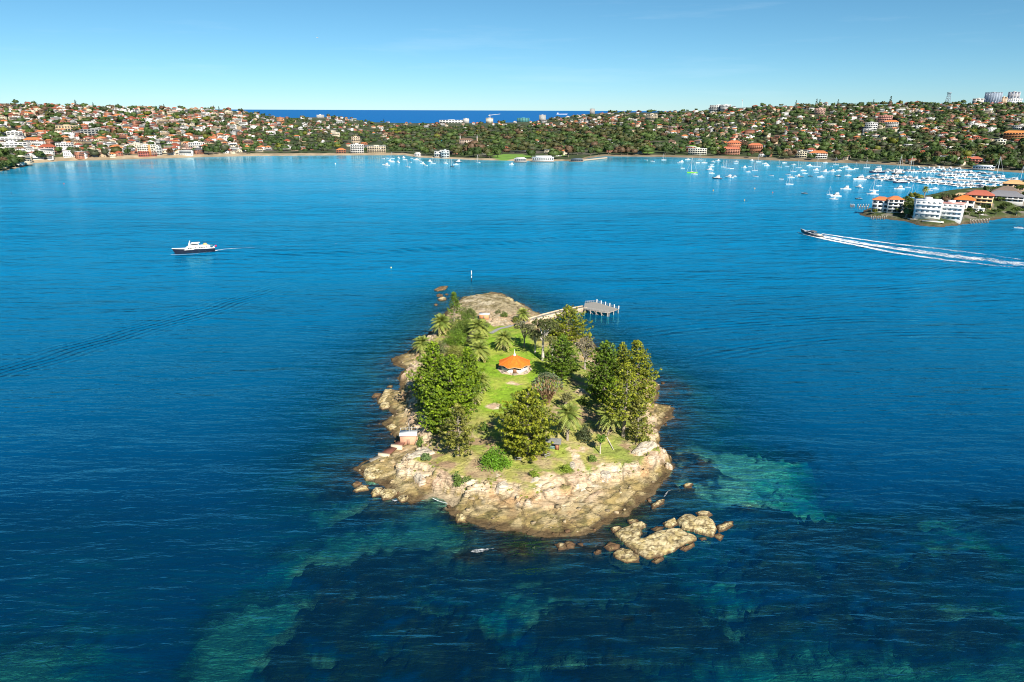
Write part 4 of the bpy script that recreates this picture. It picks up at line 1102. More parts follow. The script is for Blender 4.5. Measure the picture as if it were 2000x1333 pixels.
# ------------------------------------------------------------------ pavilion
M_TERRA = painted("terracotta_roof", rough=0.7, var=0.30, scale=1.1, bump=0.05)
M_WHITE = painted("white_render", rough=0.7, var=0.06)
pb = on_island(1005, 722)
pav = empty("pavilion", pb, R(0)); tag(pav, "octagonal pavilion with orange roof, white walls and finial, on the lawn", "pavilion")
def ring(r, z, n=8, ph=0.0, r2=None):
    out_ = []
    for i in range(n):
        a = ph + 2 * math.pi * i / n
        out_.append((r * math.cos(a), r * math.sin(a), z))
    return np.array(out_)
S = 1.0
m = MB(); m.tube([(0, 0, -0.6), (0, 0, 0.22)], [7.0, 7.0], 8, 0, (0.55, 0.42, 0.32)); part(m, "base", [M_CONC], pav)
ROFF = R(22.5)
for i in range(8):
    a0 = ROFF + i * R(45); a1 = a0 + R(45); am = (a0 + a1) / 2
    r = 5.3
    p0 = np.array([r * math.cos(a0), r * math.sin(a0)]); p1 = np.array([r * math.cos(a1), r * math.sin(a1)])
    front = abs((am - R(270) + math.pi) % (2 * math.pi) - math.pi) < 0.1
    def panel(q0, q1, h0, h1, c, nm, mat_):
        mb = MB(); d = (q1 - q0) / np.linalg.norm(q1 - q0); nrm = np.array([d[1], -d[0]]) * 0.12
        V = [(*(q0 + nrm), h0), (*(q1 + nrm), h0), (*(q1 - nrm), h0), (*(q0 - nrm), h0), (*(q0 + nrm), h1), (*(q1 + nrm), h1), (*(q1 - nrm), h1), (*(q0 - nrm), h1)]
        mb.add(V, [[0, 3, 2, 1], [4, 5, 6, 7], [0, 1, 5, 4], [1, 2, 6, 5], [2, 3, 7, 6], [3, 0, 4, 7]], 0, c); part(mb, nm, [mat_], pav)
    if front:
        w1 = p0 + (p1 - p0) * 0.32; w2 = p0 + (p1 - p0) * 0.68
        panel(p0, w1, 0.2, 1.75, (0.8, 0.78, 0.74), "wall", M_WHITE); panel(w2, p1, 0.2, 1.75, (0.8, 0.78, 0.74), "wall", M_WHITE)
        panel(w1 * 1.01, w2 * 1.01, 0.2, 2.3, (0.30, 0.16, 0.09), "door", M_WOOD)
    else:
        panel(p0 + (p1 - p0) * 0.02, p1 - (p1 - p0) * 0.02, 0.2, 1.75, (0.8, 0.78, 0.74), "wall", M_WHITE)
    mb = MB(); mb.tube([(p0[0], p0[1], 0.2), (p0[0], p0[1], 3.0)], [0.16, 0.14], 8, 0, (0.75, 0.74, 0.7)); part(mb, "column", [M_WHITE], pav)
    mb = MB(); mb.box(-0.9, 0.9, -0.2, 0.2, 0.25, 0.65, 0, (0.4, 0.36, 0.3), rz=am + math.pi / 2, o=(6.2 * math.cos(am), 6.2 * math.sin(am), 0)); part(mb, "bench", [M_WOOD], pav)
m = MB(); m.tube([(0, 0, 0.2), (0, 0, 3.2)], [2.2, 2.2], 8, 0, (0.05, 0.06, 0.06)); part(m, "dark_interior", [M_GLASS], pav)  # near-black drum stands in for the shade inside the open pavilion
rf = MB(); n = 8
def eave(k, rr, z):
    pts = []
    for i in range(8):
        a = ROFF + i * R(45)
        pts.append((rr * math.cos(a), rr * math.sin(a), z)); b_ = a + R(22.5)
        pts.append((rr * 0.885 * math.cos(b_), rr * 0.885 * math.sin(b_), z + k))
    return np.array(pts)
rings = [eave(0.35, 6.7, 2.75), eave(0.22, 4.6, 3.75), eave(0.1, 2.3, 4.95), eave(0.0, 0.45, 5.95)]
V = np.concatenate(rings + [np.array([[0, 0, 6.05]])]); F = []
for r_ in range(3):
    for i in range(16): F.append([r_ * 16 + i, r_ * 16 + (i + 1) % 16, (r_ + 1) * 16 + (i + 1) % 16, (r_ + 1) * 16 + i])
rf.add(V, F, 0, (0.72, 0.175, 0.018)); rf.add(V, [[48 + i, 48 + (i + 1) % 16, 64] for i in range(16)], 0, (0.66, 0.16, 0.02))
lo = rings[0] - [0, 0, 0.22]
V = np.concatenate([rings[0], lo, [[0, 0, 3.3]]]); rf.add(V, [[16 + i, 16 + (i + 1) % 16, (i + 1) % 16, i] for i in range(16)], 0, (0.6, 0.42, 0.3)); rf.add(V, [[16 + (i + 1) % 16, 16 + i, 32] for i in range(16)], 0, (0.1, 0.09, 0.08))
part(rf, "roof", [M_TERRA], pav)
for i in range(8):
    m = MB(); m.tube([rings[q][2 * i] + [0, 0, .05] for q in range(4)], [.13, .12, .11, .09], 5, 0, (0.62, 0.17, 0.035)); part(m, "ridge", [M_TERRA], pav)
m = MB(); m.tube([(0, 0, 5.8), (0, 0, 6.3), (0, 0, 6.5), (0, 0, 6.75), (0, 0, 8.6)], [0.6, 0.5, 0.42, 0.12, 0.05], 10, 0, (0.85, 0.84, 0.8)); part(m, "finial", [M_WHITE], pav)

# ------------------------------------------------------------------ small park buildings
M_BRICK = painted("rendered_brick", rough=0.85, var=0.15, scale=2.0)
sb = on_island(1080, 874)
sh = empty("picnic_shelter", sb, R(-6)); tag(sh, "small picnic shelter with grey hipped roof, brick back wall and blue railing", "shelter")
for x in (-1.9, 1.9):
    for y in (-1.4, 1.4):
        m = MB(); m.box(x - .08, x + .08, y - .08, y + .08, -0.2, 2.2, 0, (0.35, 0.2, 0.14)); part(m, "post", [M_WOOD], sh)
m = MB(); m.box(-1.8, 1.8, 1.25, 1.38, -0.2, 2.2, 0, (0.42, 0.16, 0.10)); part(m, "back_wall", [M_BRICK], sh)
m = MB(); m.box(0.8, 1.8, -1.3, 1.2, -0.2, 2.0, 0, (0.46, 0.20, 0.13)); part(m, "cupboard", [M_BRICK], sh)
for z in (0.35, 0.7, 1.0):
    m = MB(); m.box(-1.8, 0.6, -1.42, -1.36, z, z + 0.12, 0, (0.20, 0.42, 0.48)); part(m, "rail", [M_WOOD], sh)
m = MB(); m.box(-1.5, 0.4, -0.4, 0.4, 0.3, 0.75, 0, (0.4, 0.36, 0.3)); part(m, "table", [M_WOOD], sh)
m = MB(); V = [(-2.5, -2, 2.15), (2.5, -2, 2.15), (2.5, 2, 2.15), (-2.5, 2, 2.15), (-0.9, 0, 3.05), (0.9, 0, 3.05)]
m.add(V, [[0, 1, 5, 4], [2, 3, 4, 5]], 0, (0.22, 0.22, 0.21)); m.add(V, [[1, 2, 5], [3, 0, 4]], 0, (0.22, 0.22, 0.21)); m.add([(x, y, 2.05) for x, y, _ in V[:4]] + V[:4], [[0, 3, 2, 1], [0, 1, 5, 4], [1, 2, 6, 5], [2, 3, 7, 6], [3, 0, 4, 7]], 0, (0.2, 0.19, 0.18)); part(m, "roof", [M_ROOF], sh)
def picnic_table(px, py, rz, lab):
    b = on_island(px, py); t = empty("picnic_table", b, rz); tag(t, lab, "picnic table", "picnic tables on the front lawn")
    m = MB(); m.box(-1.1, 1.1, -0.38, 0.38, 0.70, 0.77, 0, (0.33, 0.31, 0.28)); part(m, "table_top", [M_WOOD], t)
    for y in (-0.75, 0.75):
        m = MB(); m.box(-1.1, 1.1, y - 0.15, y + 0.15, 0.42, 0.48, 0, (0.34, 0.32, 0.29)); part(m, "bench", [M_WOOD], t)
    for x in (-0.8, 0.8):
        for s in (-1, 1):
            m = MB(); m.tube([(x, 0.75 * s, -0.1), (x, 0.3 * s, 0.7)], [0.06, 0.06], 4, 0, (0.25, 0.22, 0.2)); part(m, "leg", [M_WOOD], t)
picnic_table(1012, 898, R(-8), "grey timber picnic table right of the bright green dome bush")
picnic_table(1067, 891, R(35), "grey timber picnic table in front of the picnic shelter")
lb0 = on_island(1183, 853); lb1 = on_island(1198, 880)
m = MB(); dl = lb1 - lb0; m.tube([(0, 0, 0.25), dl * 0.5 + [0, 0.1, 0.3], dl + [0, 0, 0.22]], [0.24, 0.2, 0.12], 8, 0, (0.6, 0.54, 0.45))
lg = m.build("fallen_log", [M_BARK]); lg.location = lb0; tag(lg, "bleached fallen log lying on the lawn below the right palm", "log")
# brick hut by the left shore
p0 = on_island(797, 868, 2.0)
hut = empty("brick_hut", (p0[0], p0[1] + 1.6, max(1.2, p0[2])), R(4)); tag(hut, "small pink brick hut with white railed flat roof on left shore rocks", "hut")
m = MB(); m.box(-2.6, 2.6, -1.8, 1.8, -1.5, 3.2, 0, (0.62, 0.34, 0.22)); part(m, "wall", [M_BRICK], hut)
m = MB(); m.box(-2.85, 2.85, -2.05, 2.05, 3.2, 3.42, 0, (0.74, 0.76, 0.76)); part(m, "roof", [M_WHITE], hut)
for x in (-2.7, -0.9, 0.9, 2.7):
    for y in (-1.9, 1.9):
        m = MB(); m.tube([(x, y, 3.4), (x, y, 4.3)], [0.05, 0.05], 5, 0, (0.8, 0.85, 0.9)); part(m, "rail_post", [M_WHITE], hut)
for y in (-1.9, 1.9):
    m = MB(); m.tube([(-2.7, y, 4.25), (2.7, y, 4.25)], [0.04, 0.04], 5, 0, (0.8, 0.85, 0.9)); part(m, "rail", [M_WHITE], hut)
m = MB(); m.tube([(0.2, 1.2, 3.4), (0.2, 1.2, 6.4)], [0.07, 0.05], 6, 0, (0.75, 0.75, 0.75)); part(m, "mast", [M_WHITE], hut)
m = MB(); m.box(-0.5, 0.5, -1.84, -1.8, -0.2, 1.9, 0, (0.35, 0.2, 0.14)); part(m, "door", [M_WOOD], hut)
# slip stepping down to the water
sl = empty("boat_slip", on_island(765, 880, 1.5)); sl.location.z = 0; tag(sl, "stepped boat slip with rusty brown covers and concrete piers at left", "slipway")
so = np.array(sl.location)
def slip_slab(quad, z, th, nm, mat_, c):
    P = np.array([at(x, y, zz) for (x, y), zz in zip(quad, z)]) - so
    m = MB(); V = np.concatenate([P - [0, 0, th], P]); m.add(V, [[3, 2, 1, 0], [4, 5, 6, 7], [0, 1, 5, 4], [1, 2, 6, 5], [2, 3, 7, 6], [3, 0, 4, 7]], 0, c); part(m, nm, [mat_], sl)
slip_slab(Z3((428, 888), (500, 905), (556, 858), (490, 846)), (2.3, 2.3, 2.6, 2.6), 0.2, "cover", M_ROOF, (0.17, 0.07, 0.05))
slip_slab(Z3((310, 970), (382, 992), (455, 930), (390, 912)), (1.6, 1.6, 2.0, 2.0), 0.2, "cover", M_ROOF, (0.17, 0.07, 0.05))
slip_slab(Z3((190, 1050), (262, 1075), (345, 1010), (268, 990)), (0.7, 0.7, 1.2, 1.2), 0.5, "ramp", M_CONC, (0.42, 0.37, 0.28))
slip_slab(Z3((60, 1125), (130, 1150), (262, 1075), (190, 1050)), (0.15, 0.15, 0.65, 0.65), 0.6, "ramp", M_CONC, (0.34, 0.27, 0.17))
slip_slab(Z3((396, 905), (500, 925), (505, 905), (402, 885)), (2.5, 2.5, 2.5, 2.5), 2.6, "pier", M_CONC, (0.62, 0.5, 0.36))
slip_slab(Z3((276, 985), (380, 1005), (388, 985), (284, 965)), (1.75, 1.75, 1.75, 1.75), 2.2, "pier", M_CONC, (0.62, 0.5, 0.36))
# toilet block near the far point
tb = on_island(946, 622, 3.5)
tl = empty("amenities_block", tb, R(-8)); tag(tl, "low amenities block with orange wall and white roof near the far point", "hut")
m = MB(); m.box(-2.4, 2.4, -1.6, 1.6, -0.5, 2.2, 0, (0.60, 0.30, 0.15)); part(m, "wall", [M_BRICK], tl)
m = MB(); m.box(-2.7, 2.7, -1.5, 1.9, 2.2, 2.4, 0, (0.74, 0.76, 0.78)); part(m, "roof", [M_WHITE], tl)
m = MB(); m.box(-0.5, 0.4, -1.64, -1.6, 0.0, 1.9, 0, (0.3, 0.2, 0.15)); part(m, "door", [M_WOOD], tl)
# ------------------------------------------------------------------ causeway and jetty
c0 = at(1030, 627, 2.4); c1 = at(1062, 617, 2.3); c2 = at(1102, 607, 2.2); c3 = at(1142, 600, 2.2)
cw = empty("causeway", c0 * [1, 1, 0]); tag(cw, "straight grey path on a stone causeway leading to the jetty", "causeway")
co = np.array([c0[0], c0[1], 0])
def strip_mesh(pts, w0, w1, z0, z1, c):
    m = MB(); P = np.array(pts); K = len(P); Vs = []
    for i in range(K):
        d = P[min(i + 1, K - 1)] - P[max(i - 1, 0)]; d[2] = 0; d = unit(d); nrm = np.array([-d[1], d[0], 0])
        Vs += [P[i] + nrm * w0 + [0, 0, z0], P[i] + nrm * w1 + [0, 0, z0], P[i] + nrm * w1 + [0, 0, z1], P[i] + nrm * w0 + [0, 0, z1]]
    F = []
    for i in range(K - 1):
        for j in range(4): F.append([i * 4 + j, i * 4 + (j + 1) % 4, (i + 1) * 4 + (j + 1) % 4, (i + 1) * 4 + j])
    F += [[0, 3, 2, 1], [(K - 1) * 4 + j for j in range(4)]]
    return m.add(Vs, F, 0, c)
cp = [p - co for p in (c0, c1, c2, c3)]
part(strip_mesh(cp, -1.3, 1.3, -3.0, 0.0, (0.30, 0.29, 0.27)), "path", [M_CONC], cw)
part(strip_mesh(cp, 1.31, 2.3, -3.0, 0.45, (0.62, 0.50, 0.36)), "wall", [M_ROCK], cw)
part(strip_mesh(cp, -2.3, -1.31, -3.0, 0.45, (0.62, 0.50, 0.36)), "wall", [M_ROCK], cw)
jq = [at(x, y, 2.3) for x, y in ((1143, 592), (1163, 590), (1209, 604), (1188, 611), (1141, 604))]
jo = np.array([jq[0][0], jq[0][1], 0.0])
jt = empty("jetty", jo); tag(jt, "grey timber jetty with railings and white topped bollards at the path's end", "jetty")
m = MB(); P = np.array(jq) - jo; n = len(P)
m.poly(list(P[::-1]), 0, (0.26, 0.25, 0.23)); V = np.concatenate([P, P - [0, 0, 0.35]]); m.add(V, [[i, (i + 1) % n, n + (i + 1) % n, n + i] for i in range(n)], 0, (0.36, 0.33, 0.29)); m.poly(list(P - [0, 0, 0.35]), 0, (0.2, 0.18, 0.16))
part(m, "deck", [M_WOOD], jt)
def along(a, b, t): return a + (b - a) * t
for (a, b, k) in ((P[4], P[3], 5), (P[3], P[2], 3), (P[1], P[2], 5)):
    for i in range(k):
        q = along(a, b, (i + 0.15) / (k - 0.7)); m = MB(); m.tube([q * [1, 1, 0] + [0, 0, -4], q - [0, 0, 0.3]], [0.22, 0.22], 7, 0, (0.5, 0.45, 0.38)); part(m, "pile", [M_WOOD], jt)
for i in range(6):
    q = along(P[1], P[2], 0.06 + i * 0.185); m = MB(); m.tube([q - [0, 0, 0.3], q + [0, 0, 1.2], q + [0, 0, 1.75]], [0.3, 0.3, 0.27], 9, 0, (0.82, 0.81, 0.78)); part(m, "bollard", [M_WHITE], jt)
for (a, b, k) in ((P[0], P[1], 6), (P[4], P[3], 9), (P[0], P[4], 4), (P[1], P[2], 7)):
    for i in range(k):
        q = along(a, b, i / (k - 1)); m = MB(); m.tube([q - [0, 0, 0.2], q + [0, 0, 1.05]], [0.06, 0.06], 5, 0, (0.46, 0.44, 0.41)); part(m, "rail_post", [M_WOOD], jt)
    for z in (0.55, 1.02):
        m = MB(); m.tube([a + [0, 0, z], b + [0, 0, z]], [0.05, 0.05], 5, 0, (0.48, 0.46, 0.43)); part(m, "rail", [M_WOOD], jt)
for i in range(3):
    q = along(P[4], P[3], 0.2 + 0.22 * i); r_ = along(P[4], P[3], 0.38 + 0.22 * i)
    m = MB(); m.tube([q - [0, 0, 0.4], r_ * [1, 1, 0] + [0, 0, 0.1]], [0.12, 0.12], 5, 0, (0.35, 0.31, 0.26)); part(m, "brace", [M_WOOD], jt)
# grey footpath from the causeway over the grass
fp = [on_island(x, y, 5) for x, y in ((958, 652), (975, 643), (1000, 636), (1020, 631))] + [c0]
m = MB(); Pq = []
for i in range(len(fp) - 1):
    for t in np.linspace(0, 1, 8, endpoint=False): Pq.append(along(fp[i], fp[i + 1], t))
Pq.append(fp[-1]); Pq = np.array(Pq); Vs = []
for i in range(len(Pq)):
    d = unit((Pq[min(i + 1, len(Pq) - 1)] - Pq[max(i - 1, 0)]) * [1, 1, 0]); nrm = np.array([-d[1], d[0], 0])
    for s in (1.1, -1.1):
        q = Pq[i] + nrm * s; Vs.append((q[0], q[1], max(h_at(q[0], q[1]), h_at(Pq[i][0], Pq[i][1])) + 0.12))
m.add(Vs, [[2 * i, 2 * i + 1, 2 * i + 3, 2 * i + 2] for i in range(len(Pq) - 1)], 0, (0.30, 0.29, 0.28))
tag(m.build("footpath", [M_CONC]), kind="structure")
# channel mark behind the island
nb_ = at(921, 549); nv = empty("channel_marker", nb_); tag(nv, "black and white channel marker post standing in the water behind the island", "marker")
hh_ = z_at(nb_[0], nb_[1], 529)
for k_, (z0, z1, c) in enumerate(((-3, hh_ * 0.3, (0.03, 0.03, 0.035)), (hh_ * 0.3, hh_ * 0.5, (0.8, 0.8, 0.78)), (hh_ * 0.5, hh_ * 0.62, (0.03, 0.03, 0.035)), (hh_ * 0.62, hh_, (0.8, 0.8, 0.78)))):
    m = MB(); m.tube([(0, 0, z0), (0, 0, z1)], [0.25, 0.25], 9, 0, c); part(m, "band", [M_WHITE], nv)
# ------------------------------------------------------------------ the far town: placing by rows of the hillside
def far_pos(px, py):
    a = az_of(px, py)
    s0 = np.interp(a, SHA, SHY); s1 = np.interp(a, RGA, RG[:, 2])
    Y = s0 + (s1 - s0) * np.linspace(0, 1, 160) ** 1.2
    z = far_z(np.full(Y.shape, a), Y)[0]
    X = a * Y
    q = np.stack([X, Y, z - CAM_H], 1) @ CAM_R
    r = 666.5 - FPX * q[:, 1] / -q[:, 2]
    vis = np.minimum.accumulate(r)
    ok = r <= vis + 1e-6
    y = np.interp(-py, -r[ok], Y[ok])
    zz = far_z(np.array([a]), np.array([y]))[0][0]
    return np.array([a * y, y, zz])
def facing(p): return -math.atan2(p[0], p[1])
WALLS = {"white": (0.70, 0.69, 0.66), "cream": (0.58, 0.50, 0.37), "brick": (0.30, 0.13, 0.08), "grey": (0.34, 0.34, 0.33), "tan": (0.40, 0.30, 0.19), "pink": (0.52, 0.34, 0.28)}
ROOFS = {"orange": (0.50, 0.18, 0.07), "red": (0.34, 0.09, 0.05), "brown": (0.175, 0.11, 0.075), "grey": (0.14, 0.14, 0.15), "white": (0.58, 0.58, 0.57)}
def rot2(V, a): c, s = math.cos(a), math.sin(a); return np.stack([V[:, 0] * c - V[:, 1] * s, V[:, 0] * s + V[:, 1] * c, V[:, 2]], 1)
def house_faces(w, d, h, rtype, floors, rng, wall, roof, deep=2.5):
    """(walls, roof) as MBs in local space, front towards -Y"""
    wb, rb_ = MB(), MB()
    hw, hd = w / 2, d / 2
    V = [(-hw, -hd, -deep), (hw, -hd, -deep), (hw, hd, -deep), (-hw, hd, -deep), (-hw, -hd, h), (hw, -hd, h), (hw, hd, h), (-hw, hd, h)]
    wb.add(V, [[0, 1, 5, 4], [1, 2, 6, 5], [2, 3, 7, 6], [3, 0, 4, 7], [4, 5, 6, 7]], 0, wall)
    if rtype == "hip":
        o = 0.7; rh = 0.24 * min(w, d) + 0.8; rl = max(0.3, (w - d) / 2 + 0.2)
        V = [(-hw - o, -hd - o, h - .1), (hw + o, -hd - o, h - .1), (hw + o, hd + o, h - .1), (-hw - o, hd + o, h - .1), (-rl, 0, h + rh), (rl, 0, h + rh)]
        rb_.add(V, [[0, 1, 5, 4], [2, 3, 4, 5]], 0, roof); rb_.add(V, [[1, 2, 5], [3, 0, 4]], 0, roof)
    elif rtype == "gable":
        o = 0.5; rh = 0.3 * w * 0.8
        V = [(-hw - o, -hd - o, h - .1), (hw + o, -hd - o, h - .1), (hw + o, hd + o, h - .1), (-hw - o, hd + o, h - .1), (0, -hd - o, h + rh), (0, hd + o, h + rh)]
        rb_.add(V, [[0, 4, 5, 3], [1, 2, 5, 4]], 0, roof)
        wb.add([(-hw, -hd, h), (hw, -hd, h), (0, -hd, h + rh * .93), (-hw, hd, h), (hw, hd, h), (0, hd, h + rh * .93)], [[0, 1, 2], [4, 3, 5]], 0, wall)
    else:
        rb_.box(-hw - .3, hw + .3, -hd - .3, hd + .3, h + .02, h + 0.45, 0, roof)
        if rng.random() < 0.5: rb_.box(-hw * .4, hw * .2, -hd * .3, hd * .5, h + .45, h + 2.0, 0, wall)
    fh = h / floors
    n = max(2, int(w / 3.6))
    for f in range(floors):
        z0 = f * fh + 0.9; z1 = min(z0 + fh * 0.55, h - .25)
        if rng.random() < 0.35 and w > 8:
            wb.add([(-hw * .85, -hd - .06, z0 - .5), (hw * .85, -hd - .06, z0 - .5), (hw * .85, -hd - .06, z1), (-hw * .85, -hd - .06, z1)], [[0, 1, 2, 3]], 1, (1, 1, 1))
            if f: wb.box(-hw * .9, hw * .9, -hd - 1.5, -hd - .08, z0 - 1.0, z0 - .1, 0, tuple(min(.8, x * 1.1) for x in wall))
            continue
        for k in range(n):
            if rng.random() < 0.15: continue
            cx = -hw + (k + .5) * w / n; ww = 0.32 * w / n
            wb.add([(cx - ww, -hd - .05, z0), (cx + ww, -hd - .05, z0), (cx + ww, -hd - .05, z1), (cx - ww, -hd - .05, z1)], [[0, 1, 2, 3]], 1, (1, 1, 1))
        for s in (-1, 1):
            for k in (-.45, .45):
                cy = k * hd
                q = [(s * (hw + .05), cy - 1, z0), (s * (hw + .05), cy + 1, z0), (s * (hw + .05), cy + 1, z1), (s * (hw + .05), cy - 1, z1)]
                wb.add(q if s > 0 else q[::-1], [[0, 1, 2, 3]], 1, (1, 1, 1))
    return wb, rb_
# ---- named blocks of the town that one can point to: apartment houses and villas
LANDMARKS = []
def block(px0, px1, pyb, pyt, wall, roof, label, short, name="apartment_block", cat="apartment building", floors=None, bays=None, rtype="flat", base=None, turn=0.0, depth=None, balcony=True, band=None, win=M_GLASS, lm=True, wz=(.28, .85), ww_=.36):
    p = far_pos((px0 + px1) / 2, pyb) if base is None else base((px0 + px1) / 2, pyb)
    k = mpp(*p); w = (px1 - px0) * k * 1.0; h = max(3.0, z_at(p[0], p[1], pyt) - p[2]); d = depth or min(w * 0.7, 18)
    if rtype != "flat": h *= 0.80
    t = empty(name, (p[0] + 0.0, p[1] + d * 0.5, p[2]), facing(p) + R(turn)); tag(t, label, cat, "large buildings round the bay")
    hw, hd = w / 2, d / 2
    floors = floors or max(1, int(h / 3.2)); bays = bays or max(2, min(8, int(w / 4.5)))
    m = MB(); m.box(-hw, hw, -hd, hd, -4, h, 0, wall); part(m, "wall", [M_PAINT], t)
    m = MB()
    if rtype == "flat":
        m.box(-hw - .3, hw + .3, -hd - .3, hd + .3, h + .01, h + .5, 0, roof); m.box(-hw * .3, hw * .25, -hd * .4, hd * .5, h + .5, h + 2.4, 0, wall)
    else:
        o = 0.8; rh = min(w, d) * 0.3; rl = max(0.3, (w - d) / 2 + .3)
        V = [(-hw - o, -hd - o, h), (hw + o, -hd - o, h), (hw + o, hd + o, h), (-hw - o, hd + o, h), (-rl, 0, h + rh), (rl, 0, h + rh)]
        m.add(V, [[0, 1, 5, 4], [2, 3, 4, 5]], 0, roof); m.add(V, [[1, 2, 5], [3, 0, 4]], 0, roof); m.add(V[:4], [[3, 2, 1, 0]], 0, wall)
    part(m, "roof", [M_ROOF], t)
    fh = h / floors
    for f in range(floors):
        z0 = f * fh + fh * wz[0]; z1 = f * fh + fh * wz[1]
        for b_ in range(bays):
            cx = -hw + (b_ + .5) * w / bays; ww = ww_ * w / bays
            m = MB(); m.box(cx - ww, cx + ww, -hd - .06, -hd + .05, z0, z1, 0); part(m, "window", [win], t)
        for s in (-1, 1):
            for cy in (-.4, .4):
                m = MB(); m.box(s * hw - .06, s * hw + .06, cy * hd - 1.2, cy * hd + 1.2, z0, z1, 0); part(m, "window", [win], t)
        if balcony and f:
            m = MB(); m.box(-hw * .96, hw * .96, -hd - 1.3, -hd - .08, f * fh - .12, f * fh + .1, 0, wall); m.box(-hw * .96, hw * .96, -hd - 1.34, -hd - 1.24, f * fh + .1, f * fh + .85, 0, tuple(x * .97 for x in wall)); part(m, "balcony", [M_PAINT], t)
    if band:
        m = MB(); m.box(hw * .2, hw * .45, -hd - 1.45, -hd + .2, 0, h + .3, 0, band); part(m, "stair_shaft", [M_PAINT], t)
    if lm: LANDMARKS.append(((px0 + px1) / 2, (pyb + pyt) / 2, short))
    return t
W_, CR, BK, TN = WALLS["white"], WALLS["cream"], WALLS["brick"], WALLS["tan"]
block(-6, 44, 293, 279, W_, ROOFS["white"], "lowest tier of the stepped white apartments at the left edge", "the lowest white tier", floors=3, bays=7, wz=(.3, .72))
block(2, 40, 281, 268, W_, ROOFS["white"], "middle tier of the stepped white apartments at the left edge", "the middle white tier", floors=3, bays=6, wz=(.3, .72))
block(12, 38, 269, 257, W_, ROOFS["white"], "top tier of the stepped white apartments at the left edge", "the top white tier", floors=3, bays=4, wz=(.3, .72))
block(46, 75, 287, 270, BK, ROOFS["orange"], "red brick apartment block with orange hip roof on the left slope", "the red brick flats", rtype="hip", balcony=False)
block(75, 104, 301, 284, (0.5, 0.26, 0.2), ROOFS["red"], "red and white striped brick block with red roof near the left beach", "the red striped block", rtype="hip")
block(108, 138, 294, 280, W_, ROOFS["white"], "white three storey flats right of the striped brick block", "the three storey flats", floors=4)
block(109, 148, 257, 246, (0.66, 0.52, 0.33), (0.55, 0.43, 0.28), "long sandy coloured building halfway up the left hill", "the sandy building", floors=2)
block(158, 208, 266, 253, (0.30, 0.30, 0.29), (0.2, 0.2, 0.21), "long dark terraced building with grey roof on the left hill", "the dark terraces", floors=3)
block(268, 300, 306, 284, (0.82, 0.74, 0.60), ROOFS["white"], "tall white and orange striped apartment block beside the left beach", "the striped flats", floors=6, band=(0.62, 0.25, 0.1))
block(300, 314, 304, 286, W_, ROOFS["white"], "narrow white apartment block with blue grey windows beside the beach", "the narrow white flats", floors=6)
block(268, 300, 307, 296, (0.36, 0.11, 0.085), ROOFS["red"], "dark red brick house in front of the striped seafront flats", "the dark red house", rtype="hip", floors=2, balcony=False, name="house", cat="house", turn=5)
block(367, 396, 290, 279, W_, ROOFS["white"], "wide square white villa above the middle of the left beach", "the square white villa", floors=2, name="villa", cat="house")
block(684, 709, 300, 283, W_, ROOFS["white"], "white lower block of the tall beachfront tower", "the beachfront block", floors=5)
block(687, 703, 292, 268, (0.72, 0.58, 0.42), (0.6, 0.42, 0.3), "cream and pink stepped tower rising behind the white beachfront block", "the beachfront tower", floors=8, lm=True)
block(656, 674, 300, 292, BK, ROOFS["orange"], "red brick beach house left of the tall beachfront tower", "the brick beach house", rtype="hip", floors=2, name="house", cat="house")
block(717, 752, 299, 286, CR, ROOFS["white"], "long cream apartment block right of the beachfront tower", "the long cream flats", floors=4)
block(897, 925, 282, 272, (0.58, 0.45, 0.36), ROOFS["brown"], "old mansion with steep brown gables and two spires among trees", "the spired mansion", name="mansion", cat="house", rtype="hip", floors=2, balcony=False)
block(848, 877, 307, 296, W_, ROOFS["grey"], "white boat sheds with grey roof at the sea wall", "the white boat sheds", floors=2, name="boat_shed", cat="shed")
block(862, 877, 309, 295, (0.60, 0.68, 0.70), ROOFS["white"], "pale blue waterfront flats beside the white boat sheds", "the pale blue flats", floors=3)
block(1422, 1448, 292, 276, (0.62, 0.22, 0.11), (0.55, 0.17, 0.08), "big orange brick house with steep roof above the right shore", "the orange brick house", name="house", cat="house", rtype="hip", balcony=False)
block(1410, 1446, 303, 289, (0.55, 0.28, 0.19), (0.50, 0.16, 0.09), "wide red roofed house on the right waterfront", "the wide red roof", name="house", cat="house", rtype="hip")
block(1463, 1490, 298, 281, (0.56, 0.25, 0.15), (0.52, 0.16, 0.08), "red roofed brick mansion right of the orange brick house", "the red mansion", name="mansion", cat="house", rtype="hip")
block(1346, 1381, 303, 291, (0.60, 0.58, 0.5), ROOFS["white"], "pale modern flats with dark window bands behind the right shore", "the pale modern flats", floors=3)
block(1556, 1577, 309, 296, (0.60, 0.54, 0.40), ROOFS["grey"], "cream balcony flats on the right waterfront road", "the cream balcony flats", floors=3)
block(1584, 1617, 310, 297, (0.76, 0.74, 0.70), ROOFS["orange"], "white waterfront house with orange roof on the right shore road", "the waterfront house", name="house", cat="house", rtype="hip")
block(1692, 1714, 256, 240, W_, ROOFS["white"], "square white block standing out of the trees on the right slope", "the square white block", floors=4)
block(1717, 1742, 243, 226, (0.66, 0.33, 0.26), (0.6, 0.27, 0.2), "pink apartment block with pale bands on the right slope", "the pink flats", floors=5)
block(1730, 1755, 249, 236, W_, (0.66, 0.20, 0.07), "white house with bright orange roof below the pink flats", "the vivid orange roof", name="house", cat="house", rtype="hip")
block(1593, 1612, 224, 212, (0.70, 0.45, 0.36), ROOFS["red"], "pale pink hillside flats left on the right slope", "the pale pink flats", floors=3)
block(1966, 2004, 275, 256, (0.55, 0.25, 0.11), (0.60, 0.23, 0.07), "large hall with wide orange roof at the right edge", "the orange hall", name="hall", cat="building", rtype="hip")
